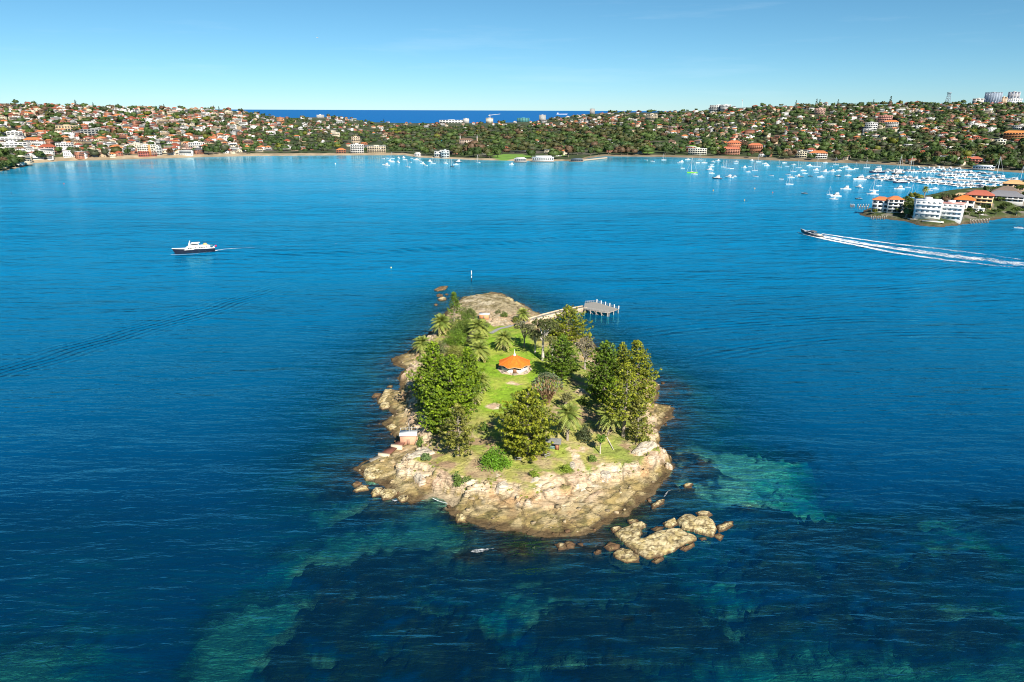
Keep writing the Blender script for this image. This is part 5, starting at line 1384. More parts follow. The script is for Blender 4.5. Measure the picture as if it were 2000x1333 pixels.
block(1984, 2010, 254, 245, (0.72, 0.70, 0.66), ROOFS["brown"], "cream building with a row of dark windows above the orange hall", "the cream building by the hall", floors=2, balcony=False, lm=False)
block(1898, 1920, 320, 309, (0.42, 0.16, 0.12), (0.45, 0.13, 0.08), "red brick house behind the marina", "the marina house", name="house", cat="house", rtype="hip", lm=True)
block(1948, 1966, 283, 273, (0.76, 0.72, 0.58), ROOFS["white"], "pale square house left of the orange hall", "the pale square house", name="house", cat="house", floors=2)
block(1387, 1420, 218, 206, W_, ROOFS["white"], "white stepped flats on the right ridge, left of the bare mast", "the white ridge flats", floors=4)
block(1408, 1428, 216, 205, (0.78, 0.78, 0.78), ROOFS["white"], "wide white block on the ridge beside the stepped white flats", "the wide white ridge block", floors=4, lm=False)
block(1262, 1285, 233, 223, CR, ROOFS["white"], "cream stepped flats on the slope left of the right ridge", "the cream slope flats", floors=4)
block(1152, 1162, 224, 213, (0.50, 0.48, 0.46), ROOFS["grey"], "grey twin tower block on the skyline at the ocean's right end", "the skyline tower", floors=9, balcony=False)
block(1010, 1034, 239, 231, (0.10, 0.34, 0.34), (0.15, 0.38, 0.38), "teal glass building before the ocean", "the teal glass building", floors=4, balcony=False)
block(1053, 1066, 236, 225, (0.62, 0.62, 0.60), ROOFS["grey"], "grey square block at the right end of the ocean gap", "the coastal block", floors=5, balcony=False)
block(949, 963, 240, 231, (0.72, 0.66, 0.54), ROOFS["white"], "cream block under the tower crane before the ocean", "the crane block", floors=4, balcony=False)
block(905, 916, 239, 232, W_, ROOFS["white"], "small white tower before the ocean, left of the crane", "the coastal tower", floors=5, balcony=False, lm=False)
block(858, 906, 240, 235, W_, ROOFS["white"], "long low white block before the ocean", "the low white block", floors=2, balcony=False)
block(540, 554, 239, 230, (0.52, 0.24, 0.12), ROOFS["red"], "red brick hall with a tall end wall on the left middle slope", "the red brick hall", floors=3, balcony=False, name="hall", cat="building")
block(618, 632, 231, 225, W_, ROOFS["white"], "white house group on the hump before the ocean", "the white hump house", floors=3, balcony=False, name="house", cat="house")
M_BLUEG = plain("blue_glass", (0.06, 0.11, 0.20), rough=0.15, spec=0.7)
block(1925, 1954, 206, 181, (0.30, 0.36, 0.44), (0.55, 0.54, 0.5), "tall blue glass tower on the right skyline", "the blue glass tower", name="tower_block", cat="tower", floors=12, bays=7, balcony=False, win=M_BLUEG)
block(1970, 1990, 202, 180, (0.42, 0.41, 0.42), (0.7, 0.7, 0.68), "grey banded tower right of the blue glass tower", "the grey banded tower", name="tower_block", cat="tower", floors=10, bays=4, balcony=False, win=M_BLUEG)
block(1955, 1966, 206, 190, (0.70, 0.52, 0.36), (0.6, 0.5, 0.4), "narrow tan tower between the blue and grey towers", "the narrow tan tower", name="tower_block", cat="tower", floors=7, bays=2, balcony=False, lm=False)
block(1966, 1994, 207, 193, (0.78, 0.78, 0.78), ROOFS["white"], "pale lower block in front of the grey banded tower", "the pale lower block", floors=5, balcony=False, win=M_BLUEG, lm=False)
block(1902, 1921, 206, 193, (0.76, 0.72, 0.68), ROOFS["white"], "white and brown block left of the blue glass tower", "the white and brown block", floors=4, bays=3, balcony=False, lm=False)
# spires for the mansion
for nm_, px in (("spire", 899), ("spire", 932)):
    p = far_pos(px, 280); m = MB(); h = z_at(p[0], p[1], 263) - p[2]
    m.tube([(0, 0, -2), (0, 0, h * .6)], [2.2, 2.2], 6, 0, (0.45, 0.33, 0.26)); m.tube([(0, 0, h * .6), (0, 0, h)], [2.6, 0.05], 6, 0, (0.3, 0.28, 0.27))
    o = m.build("turret", [M_PAINT]); o.location = p; tag(o, "slim dark spired turret left of the old mansion" if px < 910 else "slim dark spired turret right of the old mansion", "turret")
# crane, lattice tower, bare mast
p = far_pos(957, 239); t = empty("tower_crane", p); tag(t, "white tower crane above the cream block before the ocean", "crane"); k = mpp(*p)
m = MB(); m.tube([(0, 0, 0), (0, 0, 17 * k)], [1.6, 1.3], 4, 0, (0.7, 0.7, 0.7)); part(m, "mast", [M_PAINT], t)
m = MB(); m.tube([(-2 * k, 0, 14.5 * k), (20 * k, 0, 17 * k)], [1.3, .9], 4, 0, (0.8, 0.8, 0.8)); part(m, "jib", [M_PAINT], t)
m = MB(); m.box(-3 * k, -1 * k, -2, 2, 13 * k, 15 * k, 0, (0.5, 0.5, 0.5)); part(m, "counterweight", [M_PAINT], t)
p = far_pos(1850, 204); t = empty("lattice_tower", p); tag(t, "steel lattice tower with a flat head on the right skyline", "tower"); k = mpp(*p); H_ = z_at(p[0], p[1], 181) - p[2]
for sx_ in (-1, 1):
    for sy_ in (-1, 1):
        m = MB(); m.tube([(sx_ * 3.6 * k, sy_ * 3.6 * k, -2), (sx_ * 1.7 * k, sy_ * 1.7 * k, H_ * .92)], [.9, .7], 4, 0, (0.25, 0.30, 0.36)); part(m, "leg", [M_PAINT], t)
for f in (.2, .4, .6, .78):
    r_ = 3.6 * k + (1.7 - 3.6) * k * f; m = MB()
    for a in range(4):
        c_ = [(-1, -1), (1, -1), (1, 1), (-1, 1)]; u_, v_ = c_[a], c_[(a + 1) % 4]
        m.tube([(u_[0] * r_, u_[1] * r_, H_ * f), (v_[0] * r_ * .93, v_[1] * r_ * .93, H_ * (f + .13))], [.6, .6], 4, 0, (0.25, 0.30, 0.36))
    part(m, "bracing", [M_PAINT], t)
m = MB(); m.box(-3 * k, 3 * k, -3 * k, 3 * k, H_ * .92, H_, 0, (0.22, 0.26, 0.3)); part(m, "head", [M_PAINT], t)
p = far_pos(1449, 211); H_ = z_at(p[0], p[1], 195) - p[2]; m = MB(); m.tube([(0, 0, -1), (0, 0, H_)], [.8, .5], 5, 0, (0.75, 0.75, 0.75)); m.box(-3, 0, -.4, .4, H_ - 6, H_, 0, (0.3, 0.3, 0.35))
o = m.build("flag_mast", [M_PAINT]); o.location = p; tag(o, "thin bare mast with a small dark flag on the right ridge", "mast")
# waterfront: restaurant, wharves
def wharf_building(px0, px1, pyw, pyt, label, wall, roofc, nwin, name="waterfront_restaurant", cat="restaurant"):
    p = at((px0 + px1) / 2, pyw, 1.5); k = mpp(*p); w = (px1 - px0) * k; h = (pyw - pyt) * k * .95
    t = empty(name, (p[0], p[1], 0), facing(p)); tag(t, label, cat)
    m = MB(); m.box(-w / 2 - 2, w / 2 + 2, -8, 8, 1.0, 1.6, 0, (0.35, 0.31, 0.27)); part(m, "deck", [M_WOOD], t)
    for i in range(9):
        m = MB(); m.tube([(-w / 2 + i * w / 8, -7.5, -3), (-w / 2 + i * w / 8, -7.5, 1.05)], [.35, .35], 5, 0, (0.2, 0.17, 0.14)); part(m, "pile", [M_WOOD], t)
    m = MB(); m.box(-w / 2, w / 2, -6, 6, 1.61, h * .72, 0, wall); part(m, "wall", [M_PAINT], t)
    m = MB(); m.box(-w / 2 - .8, w / 2 + .8, -7, 7, h * .72 + .02, h * .8, 0, roofc); m.box(-w * .35, w * .4, -4.5, 4.5, h * .8, h, 0, wall); part(m, "roof", [M_PAINT], t)
    for i in range(nwin):
        cx = -w / 2 + (i + .5) * w / nwin; m = MB(); m.box(cx - .36 * w / nwin, cx + .36 * w / nwin, -6.08, -5.9, h * .38, h * .62, 0); part(m, "window", [M_GLASS], t)
    return t
wharf_building(1040, 1081, 315, 303, "long white waterfront restaurant on piles at the far shore", (0.82, 0.82, 0.80), (0.75, 0.75, 0.74), 11)
wharf_building(1005, 1027, 316, 306, "pale grey boathouse on a deck left of the white restaurant", (0.45, 0.45, 0.45), (0.66, 0.68, 0.70), 6, "boathouse", "boathouse")
wharf_building(1115, 1138, 315, 308, "dark ferry wharf shelter right of the white restaurant", (0.10, 0.13, 0.17), (0.22, 0.26, 0.3), 6, "ferry_wharf", "wharf")
wharf_building(810, 822, 306, 297, "white clubhouse on piles where the left beach ends", (0.8, 0.78, 0.75), (0.6, 0.5, 0.45), 4, "clubhouse", "clubhouse")
wharf_building(1903, 1938, 331, 321, "marina club building with white terraces and grey roof", (0.75, 0.76, 0.78), (0.35, 0.38, 0.44), 8, "marina_clubhouse", "clubhouse")
LANDMARKS += [(1060, 308, "the white restaurant"), (1016, 310, "the grey boathouse"), (1126, 311, "the dark wharf"), (816, 303, "the white clubhouse"), (1920, 326, "the marina clubhouse"), (1850, 192, "the lattice tower"), (957, 228, "the tower crane"), (1449, 203, "the bare mast")]
# long timber pier at the dark wharf
a_, b_ = at(1138, 314, 1.4), at(1185, 309, 1.4); dl = b_ - a_; m = MB(); m.tube([(0, 0, 1.2), (dl[0], dl[1], 1.2)], [2.2, 2.2], 4, 0, (0.42, 0.36, 0.28))
o = m.build("pier", [M_WOOD]); o.location = (a_[0], a_[1], 0); tag(o, "low timber pier running right from the dark ferry wharf", "pier")
# ---- all other houses and trees of the slopes
rng = np.random.default_rng(77)
shore_py = lambda px: np.interp(px, SH[:, 0], SH[:, 1])
ridge_py = lambda px: np.interp(px, RG[:, 0], RG[:, 1])
def house_prob(px, py):
    t = (shore_py(px) - py) / (shore_py(px) - ridge_py(px) + 1e-3)
    if px < 480: return 0.72 if t > 0.12 else 0.64
    if px < 760: return 0.52 if (t < 0.22 or t > 0.62) else 0.30
    if px < 1300:
        if py < 250: return 0.78 - 0.1 * (px > 1150)
        if px > 1130 and py < 262: return 0.40
        return 0.05 if py < 296 else 0.16
    return 0.42 if t > 0.30 else 0.22
taken = [(x, y, 0) for x, y, _ in LANDMARKS]
HOUSES, FTREES = [], []
py = 200.0
while py < 335:
    s = 0.78 + 0.42 * ss(205, 300, np.array(py)).item()
    px = -30 + rng.random() * 10
    while px < 2035:
        x, y = px + rng.normal() * 2.2, py + rng.normal() * 1.2
        px += 10.8 * s
        if y > shore_py(x) - (5.0 if x < 780 else 4.0) or y < ridge_py(x) + 0.4: continue
        if any(abs(x - a) < 13 and -8 < y - b < 9 for a, b, _ in taken): continue
        if rng.random() < house_prob(x, y): HOUSES.append((x, y))
    py += 4.1 * s
py = 200.0
while py < 335:
    s = 0.78 + 0.42 * ss(205, 300, np.array(py)).item()
    px = -30 + rng.random() * 10
    while px < 2035:
        x, y = px + rng.normal() * 2.5, py + rng.normal() * 1.3
        px += 9.5 * s
        if y > shore_py(x) - (4.5 if x < 780 else 3.6) or y < ridge_py(x) + 0.4: continue
        if any(abs(x - a) < 15 and -5 < y - b < 13 for a, b, _ in taken): continue
        hp = house_prob(x, y)
        if rng.random() < (1 - hp) * 1.05 + 0.02:
            p = far_pos(x, y)
            if any(((p[0] - a) / rx) ** 2 + ((p[1] - b) / ry) ** 2 < 0.8 for a, b, rx, ry in LAWNS): continue
            FTREES.append((x, y))
    py += 3.6 * s
HOUSES.sort(key=lambda q: -(q[1] - shore_py(q[0]) * 0.0)); FTREES.sort(key=lambda q: -q[1])
def pick(d, rng, w): k = list(d); return k[int(rng.choice(len(k), p=np.array(w) / np.sum(w)))]
LAB = []          # (object, look, px, py)
stuffW, stuffR = MB(), MB()
for i, (x, y) in enumerate(HOUSES):
    p = far_pos(x, y)
    wall = pick(WALLS, rng, (40, 18, 16, 10, 11, 5)); modern = rng.random() < (0.34 if x < 500 else 0.22)
    roof = "white" if modern and rng.random() < 0.6 else pick(ROOFS, rng, (26, 34, 22, 17, 1))
    if 700 < x < 1100 and y < 252: roof = pick(ROOFS, rng, (30, 45, 15, 5, 1))
    rtype = "flat" if modern else ("hip" if rng.random() < 0.72 else "gable")
    if rtype != "flat" and roof == "white": roof = "grey"
    floors = int(rng.choice([1, 2, 3], p=(0.22, 0.56, 0.22)))
    if i < 300 and floors == 1: floors = 2
    w = rng.uniform(11, 19) * (1.25 if modern else 1.0); d = rng.uniform(9, 13); h = floors * 3.1 + 0.3
    if modern and rng.random() < 0.35 and y > 214: w = rng.uniform(20, 30); floors = int(rng.choice([3, 4])); h = floors * 3.1 + .3; d = 13
    wc = np.array(WALLS[wall]) * rng.uniform(0.85, 1.05); rc = np.array(ROOFS[roof]) * rng.uniform(0.75, 1.2)
    rz = facing(p) + rng.normal() * 0.45
    wb, rb_ = house_faces(w, d, h, rtype, floors, rng, tuple(wc), tuple(rc))
    if i < 300:
        o = empty("house", p, rz); part(wb, "wall", [M_PAINT, M_GLASS], o); part(rb_, "roof", [M_ROOF], o)
        look = f"{('two', 'three', 'four')[floors - 2]} storey {wall} house, " + (f"flat {roof} roof" if rtype == "flat" else f"{roof} {rtype} roof")
        LAB.append((o, look, x, y, "house", "houses on the slopes round the bay"))
    else:
        for src, dst in ((wb, stuffW), (rb_, stuffR)):
            V = rot2(src.data(), rz) + p
            off = 0
            o0 = dst.n
            dst.v.append(V); dst.n += len(V)
            for f in src.q: dst.q.append(f + o0)
            for f in src.t: dst.t.append(f + o0)
            dst.qm += src.qm; dst.tm += src.tm; dst.qc += src.qc; dst.tc += src.tc
far_h = stuffW.build("distant_houses", [M_PAINT, M_GLASS]); tag(far_h, "dense rows of houses covering the far slopes and ridges", "houses", kind="stuff")
stuffR.build("distant_roofs", [M_ROOF], far_h)
# far trees
def far_tree_mesh(seed, r, h, conifer=False, n=70, trunk=True):
    g = np.random.default_rng(seed); m = MB()
    if conifer:
        zs = np.repeat(np.linspace(0.15, 1, 9), 5); a = g.random(45) * 6.28; rr = r * (1.05 - zs) * 0.9
        C = np.stack([rr * np.cos(a), rr * np.sin(a), zs * h], 1); leaves(m, C, 0.16 * r + .3, 3, 1.1, (1, 1, 1), g, up=.4)
        m.tube([(0, 0, -1), (0, 0, h * .97)], [.3, .05], 5, 1, (0.3, 0.25, 0.2)); return m
    L = 6; lob = unit(g.normal(size=(L, 3))) * np.array([r * .55, r * .55, h * .16]) + [0, 0, h * .66]
    d = unit(g.normal(size=(n, 3))); d[:, 2] = d[:, 2] * .8 + .2
    C = lob[g.integers(0, L, n)] + d * np.array([r * .5, r * .5, h * .22])
    leaves(m, C, .5, 2, 0.19 * r + .35, (1, 1, 1), g, up=.5, asp=.7)
    k = ring(1, 0, 7); V = np.concatenate([k * [r * .72, r * .72, 0] + [0, 0, h * .38], k * [r * .93, r * .93, 0] + [0, 0, h * .60], k * [r * .58, r * .58, 0] + [0, 0, h * .86]])
    F = [[q * 7 + i, q * 7 + (i + 1) % 7, (q + 1) * 7 + (i + 1) % 7, (q + 1) * 7 + i] for q in range(2) for i in range(7)]
    m.add(V, F, 0, (.9, .9, .9)); m.add(V[14:], [[0, i, i + 1] for i in range(1, 6)], 0, (.9, .9, .9))
    if trunk: m.tube([(0, 0, -1), (0, 0, h * .55)], [.45, .3], 5, 1, (0.25, 0.2, 0.15))
    return m
TONES = {"dark green": (0.052, 0.09, 0.024), "mid green": (0.08, 0.125, 0.03), "olive": (0.08, 0.085, 0.028), "brown leaved": (0.14, 0.088, 0.05), "yellow-green": (0.15, 0.165, 0.022), "grey green": (0.075, 0.088, 0.045)}
def tinted(m, c):
    o = MB(); o.v = m.v; o.n = m.n; o.q = m.q; o.t = m.t; o.qm = m.qm; o.tm = m.tm
    o.qc = [k_ * np.array(c) if (mm == 0).all() else k_ for k_, mm in zip(m.qc, m.qm)]; o.tc = [k_ * np.array(c) if (mm == 0).all() else k_ for k_, mm in zip(m.tc, m.tm)]
    return o
base_m = [far_tree_mesh(s, 5.5 + (s % 3), 10 + (s % 4) * 1.6) for s in range(5)]
cheap = [far_tree_mesh(20 + s, 5.5 + (s % 3), 9.5 + (s % 4) * 1.5, n=26, trunk=False) for s in range(5)]
TM = {(k, i): tinted(base_m[i], c).mesh("tree_crown", [M_LEAF, M_BARK]) for k, c in TONES.items() for i in range(5)}
def far_tree(x, y, tone, kind, sc, label=None, sink=0.0, pos=None):
    p = far_pos(x, y) if pos is None else pos
    o = bpy.data.objects.new("tree", TM[(tone, kind)]); COL.objects.link(o)
    o.location = (p[0], p[1], p[2] - sink); o.rotation_euler = (0, 0, rng.random() * 6.28); o.scale = (sc * rng.uniform(.9, 1.25), sc * rng.uniform(.9, 1.25), sc)
    if label: tag(o, label, "tree", "trees round the bay")
    return o
stT = MB(); keys = list(TONES)
NIND = 255
for i, (x, y) in enumerate(FTREES):
    w = (40, 30, 13, 9, 3, 8) if not (800 < x < 1300) else (42, 18, 24, 11, 1, 10)
    tone = pick(TONES, rng, w); kind = int(rng.integers(0, 5)); sc = rng.uniform(.75, 1.5) * (1.35 if 760 < x < 1300 else 1.08)
    if i < NIND:
        o = far_tree(x, y, tone, kind, sc)
        LAB.append((o, f"{'large' if sc > 1.25 else 'small' if sc < .9 else 'bushy'} {tone} tree", x, y, "tree", "trees round the bay"))
    else:
        p = far_pos(x, y); src = cheap[kind]; c = np.array(TONES[tone]) * rng.uniform(.85, 1.15)
        wd_ = 1.3 if 760 < x < 1300 else 1.1
        V = rot2(src.data() * [sc * rng.uniform(.9, 1.3) * wd_, sc * rng.uniform(.9, 1.3) * wd_, sc * .92], rng.random() * 6.28) + p; o0 = stT.n
        stT.v.append(V); stT.n += len(V)
        for f in src.q: stT.q.append(f + o0)
        for f in src.t: stT.t.append(f + o0)
        stT.qm += src.qm; stT.tm += src.tm; stT.qc += [k_ * c for k_ in src.qc]; stT.tc += [k_ * c for k_ in src.tc]
tag(stT.build("distant_trees", [M_LEAF, M_BARK]), "woods, parks and garden trees over the far slopes", "trees", kind="stuff")
# trees one can point to
for x, y, tone, kind, sc, lab in ((1203, 303, "brown leaved", 0, 1.35, "leftmost brown leaved plane tree of the row by the bay road"), (1214, 303, "brown leaved", 2, 1.4, "second brown leaved plane tree of the row by the bay road"), (1226, 303, "brown leaved", 3, 1.35, "third brown leaved plane tree of the row by the bay road"), (1238, 303, "brown leaved", 1, 1.3, "rightmost brown leaved plane tree of the row by the bay road"),
        (1510, 283, "brown leaved", 4, 1.7, "big russet tree behind the right shore houses"), (1743, 286, "yellow-green", 2, 1.6, "big yellow-green tree on the right slope"), (1262, 290, "brown leaved", 3, 1.6, "large bare brownish tree at the park lawn"), (1562, 284, "brown leaved", 0, 1.2, "brown bare tree left of others above the right shore"),
        (972, 308, "mid green", 1, 1.7, "very large green fig tree at the park sea wall"), (955, 306, "dark green", 2, 1.6, "very large dark fig tree left of the green fig tree"), (936, 306, "dark green", 3, 1.5, "dark fig tree at the left of the park sea wall figs")):
    far_tree(x, y, tone, kind, sc, lab)
cone = tinted(far_tree_mesh(50, 4.5, 19, True), (0.045, 0.07, 0.02)).mesh("conifer_crown", [M_LEAF, M_BARK])
for j, (x, t_, lab) in enumerate(((31, 197, "dark skyline pine at the far left of the hill"), (149, 196, "largest dark skyline pine on the left hill"), (183, 201, "dark skyline pine right of the largest one on the left hill"), (321, 204, "small dark pine on the left skyline, mid hill"), (418, 207, "left one of the pine pair at the end of the left hill"), (428, 208, "right one of the pine pair at the end of the left hill"),
        (507, 217, "dark pine at the left end of the ocean gap"), (750, 233, "round dark pine before the ocean"), (1554, 197, "dark skyline pine above the right slope's left part"), (1594, 194, "left of two close pines on the right skyline"), (1600, 195, "right of two close pines on the right skyline"), (1636, 195, "broad dark pine beside the cream skyline block"), (1738, 189, "tall dark pine right of the middle of the right skyline"), (1705, 195, "small dark pine left of the tall one on the right skyline"))):
    p = far_pos(x, float(ridge_py(x)) + 1.5); h = max(8, z_at(p[0], p[1], t_) - p[2]); o = bpy.data.objects.new("pine_tree", cone); COL.objects.link(o); o.location = p; s_ = h / 19; o.scale = (s_ * 1.1, s_ * 1.1, s_); tag(o, lab, "tree", "dark pines on the skyline")
# dark wooded point at the far left
for j, (x, y, sc, tone) in enumerate(((6, 334, 1.5, "dark green"), (18, 331, 1.3, "mid green"), (30, 327, 1.4, "dark green"), (42, 325, 1.3, "olive"), (10, 322, 1.6, "dark green"), (26, 318, 1.5, "mid green"), (40, 317, 1.4, "dark green"), (8, 312, 1.5, "mid green"), (22, 308, 1.4, "dark green"), (52, 320, 1.0, "mid green"), (60, 317, 1.0, "dark green"))):
    o = far_tree(x, y, tone, j % 5, sc); LAB.append((o, f"large {tone} tree", x, y, "tree", "trees round the bay"))
LANDMARKS.append((25, 320, "the wooded left point"))
# ------------------------------------------------------------------ the headland's houses
M_PALEG = plain('pale_glass', (0.20, 0.25, 0.28), rough=0.12, spec=0.6)
def hb(*a, **k): return block(*a, base=lambda x, y: on_head(x, y), **k)
hb(1794, 1839, 427, 393, (0.86, 0.86, 0.85), (0.8, 0.8, 0.8), "left half of the white curved apartment block on the headland tip, with balconies", "", floors=4, bays=5, depth=16, lm=False, turn=8, win=M_PALEG, wz=(.36, .80), ww_=.30)
hb(1840, 1884, 431, 399, (0.86, 0.86, 0.85), (0.62, 0.30, 0.26), "right half of the white balconied block on the headland, with a red roof top", "", floors=4, bays=5, depth=16, lm=False, turn=-4, win=M_PALEG, wz=(.36, .80), ww_=.30)
hb(1708, 1738, 415, 386, (0.83, 0.82, 0.80), (0.62, 0.19, 0.07), "white house with red-orange roof at the tip of the headland", "", name="house", cat="house", rtype="hip", floors=3, bays=3, depth=11, lm=False, balcony=False)
hb(1736, 1763, 416, 384, (0.83, 0.82, 0.80), (0.62, 0.19, 0.07), "taller white gabled house joined right of the headland tip house", "", name="house", cat="house", rtype="hip", floors=4, bays=3, depth=11, lm=False, turn=15)
hb(1872, 1906, 409, 387, (0.80, 0.74, 0.68), (0.72, 0.18, 0.04), "house with a vivid orange roof behind the white headland block", "", name="house", cat="house", rtype="hip", floors=2, bays=3, depth=14, lm=False, balcony=False)
hb(1896, 1942, 403, 377, (0.72, 0.50, 0.28), (0.42, 0.12, 0.08), "tan house with a dark red roof on the headland", "", name="house", cat="house", rtype="hip", floors=3, bays=5, depth=16, lm=False)
hb(1938, 2000, 408, 382, (0.62, 0.60, 0.57), (0.20, 0.20, 0.22), "large white house with a grey slate roof at the headland's right", "", name="house", cat="house", rtype="hip", floors=2, bays=7, depth=18, lm=False)
hb(1868, 1900, 392, 383, (0.66, 0.52, 0.38), (0.55, 0.38, 0.22), "low tan roofed house behind the dark red roof on the headland", "", name="house", cat="house", rtype="hip", floors=1, bays=3, depth=12, lm=False, balcony=False)
hb(1905, 1924, 419, 409, (0.80, 0.77, 0.70), (0.7, 0.68, 0.62), "small cream pavilion house low at the headland shore", "", name="house", cat="house", floors=2, bays=2, depth=8, lm=False, balcony=False)
hb(1952, 1999, 388, 374, (0.34, 0.24, 0.18), (0.20, 0.15, 0.12), "wide dark brown roofed building at the upper right of the headland", "", name="house", cat="house", rtype="hip", floors=2, bays=5, depth=20, lm=False, balcony=False)
hb(1968, 2004, 372, 357, (0.52, 0.36, 0.24), (0.62, 0.36, 0.17), "house with a pale orange hip roof at the marina's right end", "", name="house", cat="house", rtype="hip", floors=2, bays=4, depth=14, lm=False, balcony=False)
hb(1972, 1985, 388, 377, (0.80, 0.78, 0.75), (0.45, 0.2, 0.14), "small white dormer house beside the dark brown roof on the headland", "", name="house", cat="house", rtype="hip", floors=2, bays=2, depth=8, lm=False, balcony=False)
# sea wall with a pool terrace
wall_px = [(1720, 427), (1750, 429), (1786, 436), (1812, 439), (1846, 440), (1884, 434), (1912, 430)]
P = np.array([at(x, y - 1.5, 0) for x, y in wall_px]); o0 = P[0].copy(); m = MB(); Vs = []
for i in range(len(P)):
    d = unit(P[min(i + 1, len(P) - 1)] - P[max(i - 1, 0)]); nr = np.array([-d[1], d[0], 0])
    for s, z in ((0, -1), (0, 2.9), (1.2, 2.9), (1.2, -1)): Vs.append(P[i] - o0 + nr * s + [0, 0, z])
m.add(Vs, [[i * 4 + j, i * 4 + (j + 1) % 4, i * 4 + 4 + (j + 1) % 4, i * 4 + 4 + j] for i in range(len(P) - 1) for j in range(4)], 0, (0.55, 0.49, 0.40))
o = m.build("sea_wall", [M_CONC]); o.location = o0; tag(o, "pale stone sea wall along the foot of the headland", "wall")
b = on_head(1822, 433); t = empty("swimming_pool", b, facing(b)); tag(t, "small pale pool terrace before the white headland apartment block", "pool")
m = MB(); m.box(-9, 9, -2.6, 2.6, -.5, .45, 0, (0.66, 0.62, 0.55)); part(m, "terrace", [M_CONC], t)
m = MB(); m.box(-7, 7, -1.5, 1.5, .46, .5, 0); part(m, "pool_water", [plain("pool_water", (0.12, 0.34, 0.42), rough=.05)], t)
def pile_row(p_list, top, label, name, topc):
    q0 = at(*p_list[0]); t = empty(name, q0); tag(t, label, "mooring piles")
    for x, y in p_list:
        q = at(x, y) - q0; k = mpp(*at(x, y)); h = top * k
        m = MB(); m.tube([q + [0, 0, -3], q + [0, 0, h * .6], q + [0, 0, h]], [.45, .45, .42], 6, 0, (0.24, 0.19, 0.15)); part(m, "pile", [M_WOOD], t)
        m = MB(); m.tube([q + [0, 0, h], q + [0, 0, h + .5]], [.5, .46], 6, 0, topc); part(m, "cap", [M_WHITE], t)
    return t
pile_row([(1661 + 2.2 * i, 404 + (i % 2) * 1.5) for i in range(4)], 4.5, "four white capped mooring piles off the headland tip", "mooring_piles", (0.85, 0.85, 0.82))
pile_row([(1675 + 2.6 * i, 405 + (i % 2) * 4) for i in range(9)], 5, "white capped private jetty piles at the headland tip", "mooring_piles", (0.85, 0.85, 0.82))
pile_row([(1701 + 3.6 * i, 428 + (i % 2) * 1.5) for i in range(9)], 5, "row of bleached piles at the left foot of the headland", "mooring_piles", (0.62, 0.58, 0.52))
pile_row([(1894 + 3.0 * i, 437 - .15 * i + (i % 2) * 1.2) for i in range(13)], 7, "long row of bleached jetty piles at the headland's right shore", "mooring_piles", (0.62, 0.58, 0.52))
HT = [(1768, 418, 396, 9, "leafy green tree between the white gabled house and the white block"), (1778, 420, 402, 7, "dark garden tree left of the white headland block"), (1785, 412, 392, 8, "tall dark tree close behind the white headland block"), (1771, 404, 387, 8, "round green tree behind the white gabled house"), (1752, 417, 408, 5, "small olive tree before the white gabled house"),
      (1716, 412, 401, 6, "dark cypress like tree at the very tip of the headland"), (1806, 394, 386, 9, "green tree top behind the left half of the white block"), (1825, 394, 386, 9, "second green tree top behind the white block"), (1893, 420, 407, 9, "dense garden tree right of the white block"), (1912, 426, 414, 8, "low green tree above the long pile row"), (1925, 414, 402, 9, "olive tree under the tan headland house"), (1950, 404, 388, 10, "dark green round tree between the tan and grey roofed houses"),
      (1962, 412, 398, 10, "green hedge like tree before the grey roofed house"), (1985, 420, 406, 12, "low green tree at the right end of the headland shore"), (1860, 394, 382, 9, "brownish bare tree behind the white block"), (1942, 380, 366, 8, "dark palm like tree at the marina end of the headland"), (1990, 380, 362, 10, "dark tree beside the pale orange roofed house"), (1945, 420, 410, 9, "clipped green shrub tree before the grey roofed house"), (1880, 426, 416, 6, "small shrub tree at the right corner of the white block"), (1788, 427, 417, 6, "small garden tree at the left corner of the white block")]
for i, (x, y, t_, hw, lab) in enumerate(HT):
    b = on_head(x, y); k = mpp(*b)
    cc = ((0.16, 0.10, 0.06), (0.09, 0.06, 0.04)) if "brownish" in lab else (((0.12, 0.17, 0.025), (0.05, 0.085, 0.018)) if i % 2 else ((0.09, 0.13, 0.025), (0.045, 0.07, 0.018)))
    broad_tree(b, max(b[2] + 4, z_at(b[0], b[1], t_)), hw * k, lab, 1500 + i, cc, .25, dens=.30, leaf=.62, lobes=7, group="garden trees on the headland")
for i, (x, y, t_, hw, lab) in enumerate(((1800, 410, 366, 7, "very tall thin palm behind the white headland block"), (1781, 424, 401, 6, "shorter palm in the garden left of the white headland block"), (1769, 425, 400, 5, "slim palm at the white gabled house's right side"))):
    b = on_head(x, y); k = mpp(*b); palm(b, z_at(b[0], b[1], t_ + 2), hw * k * .9, lab, 1600 + i, n=36, thick=.45, group="palms on the headland")

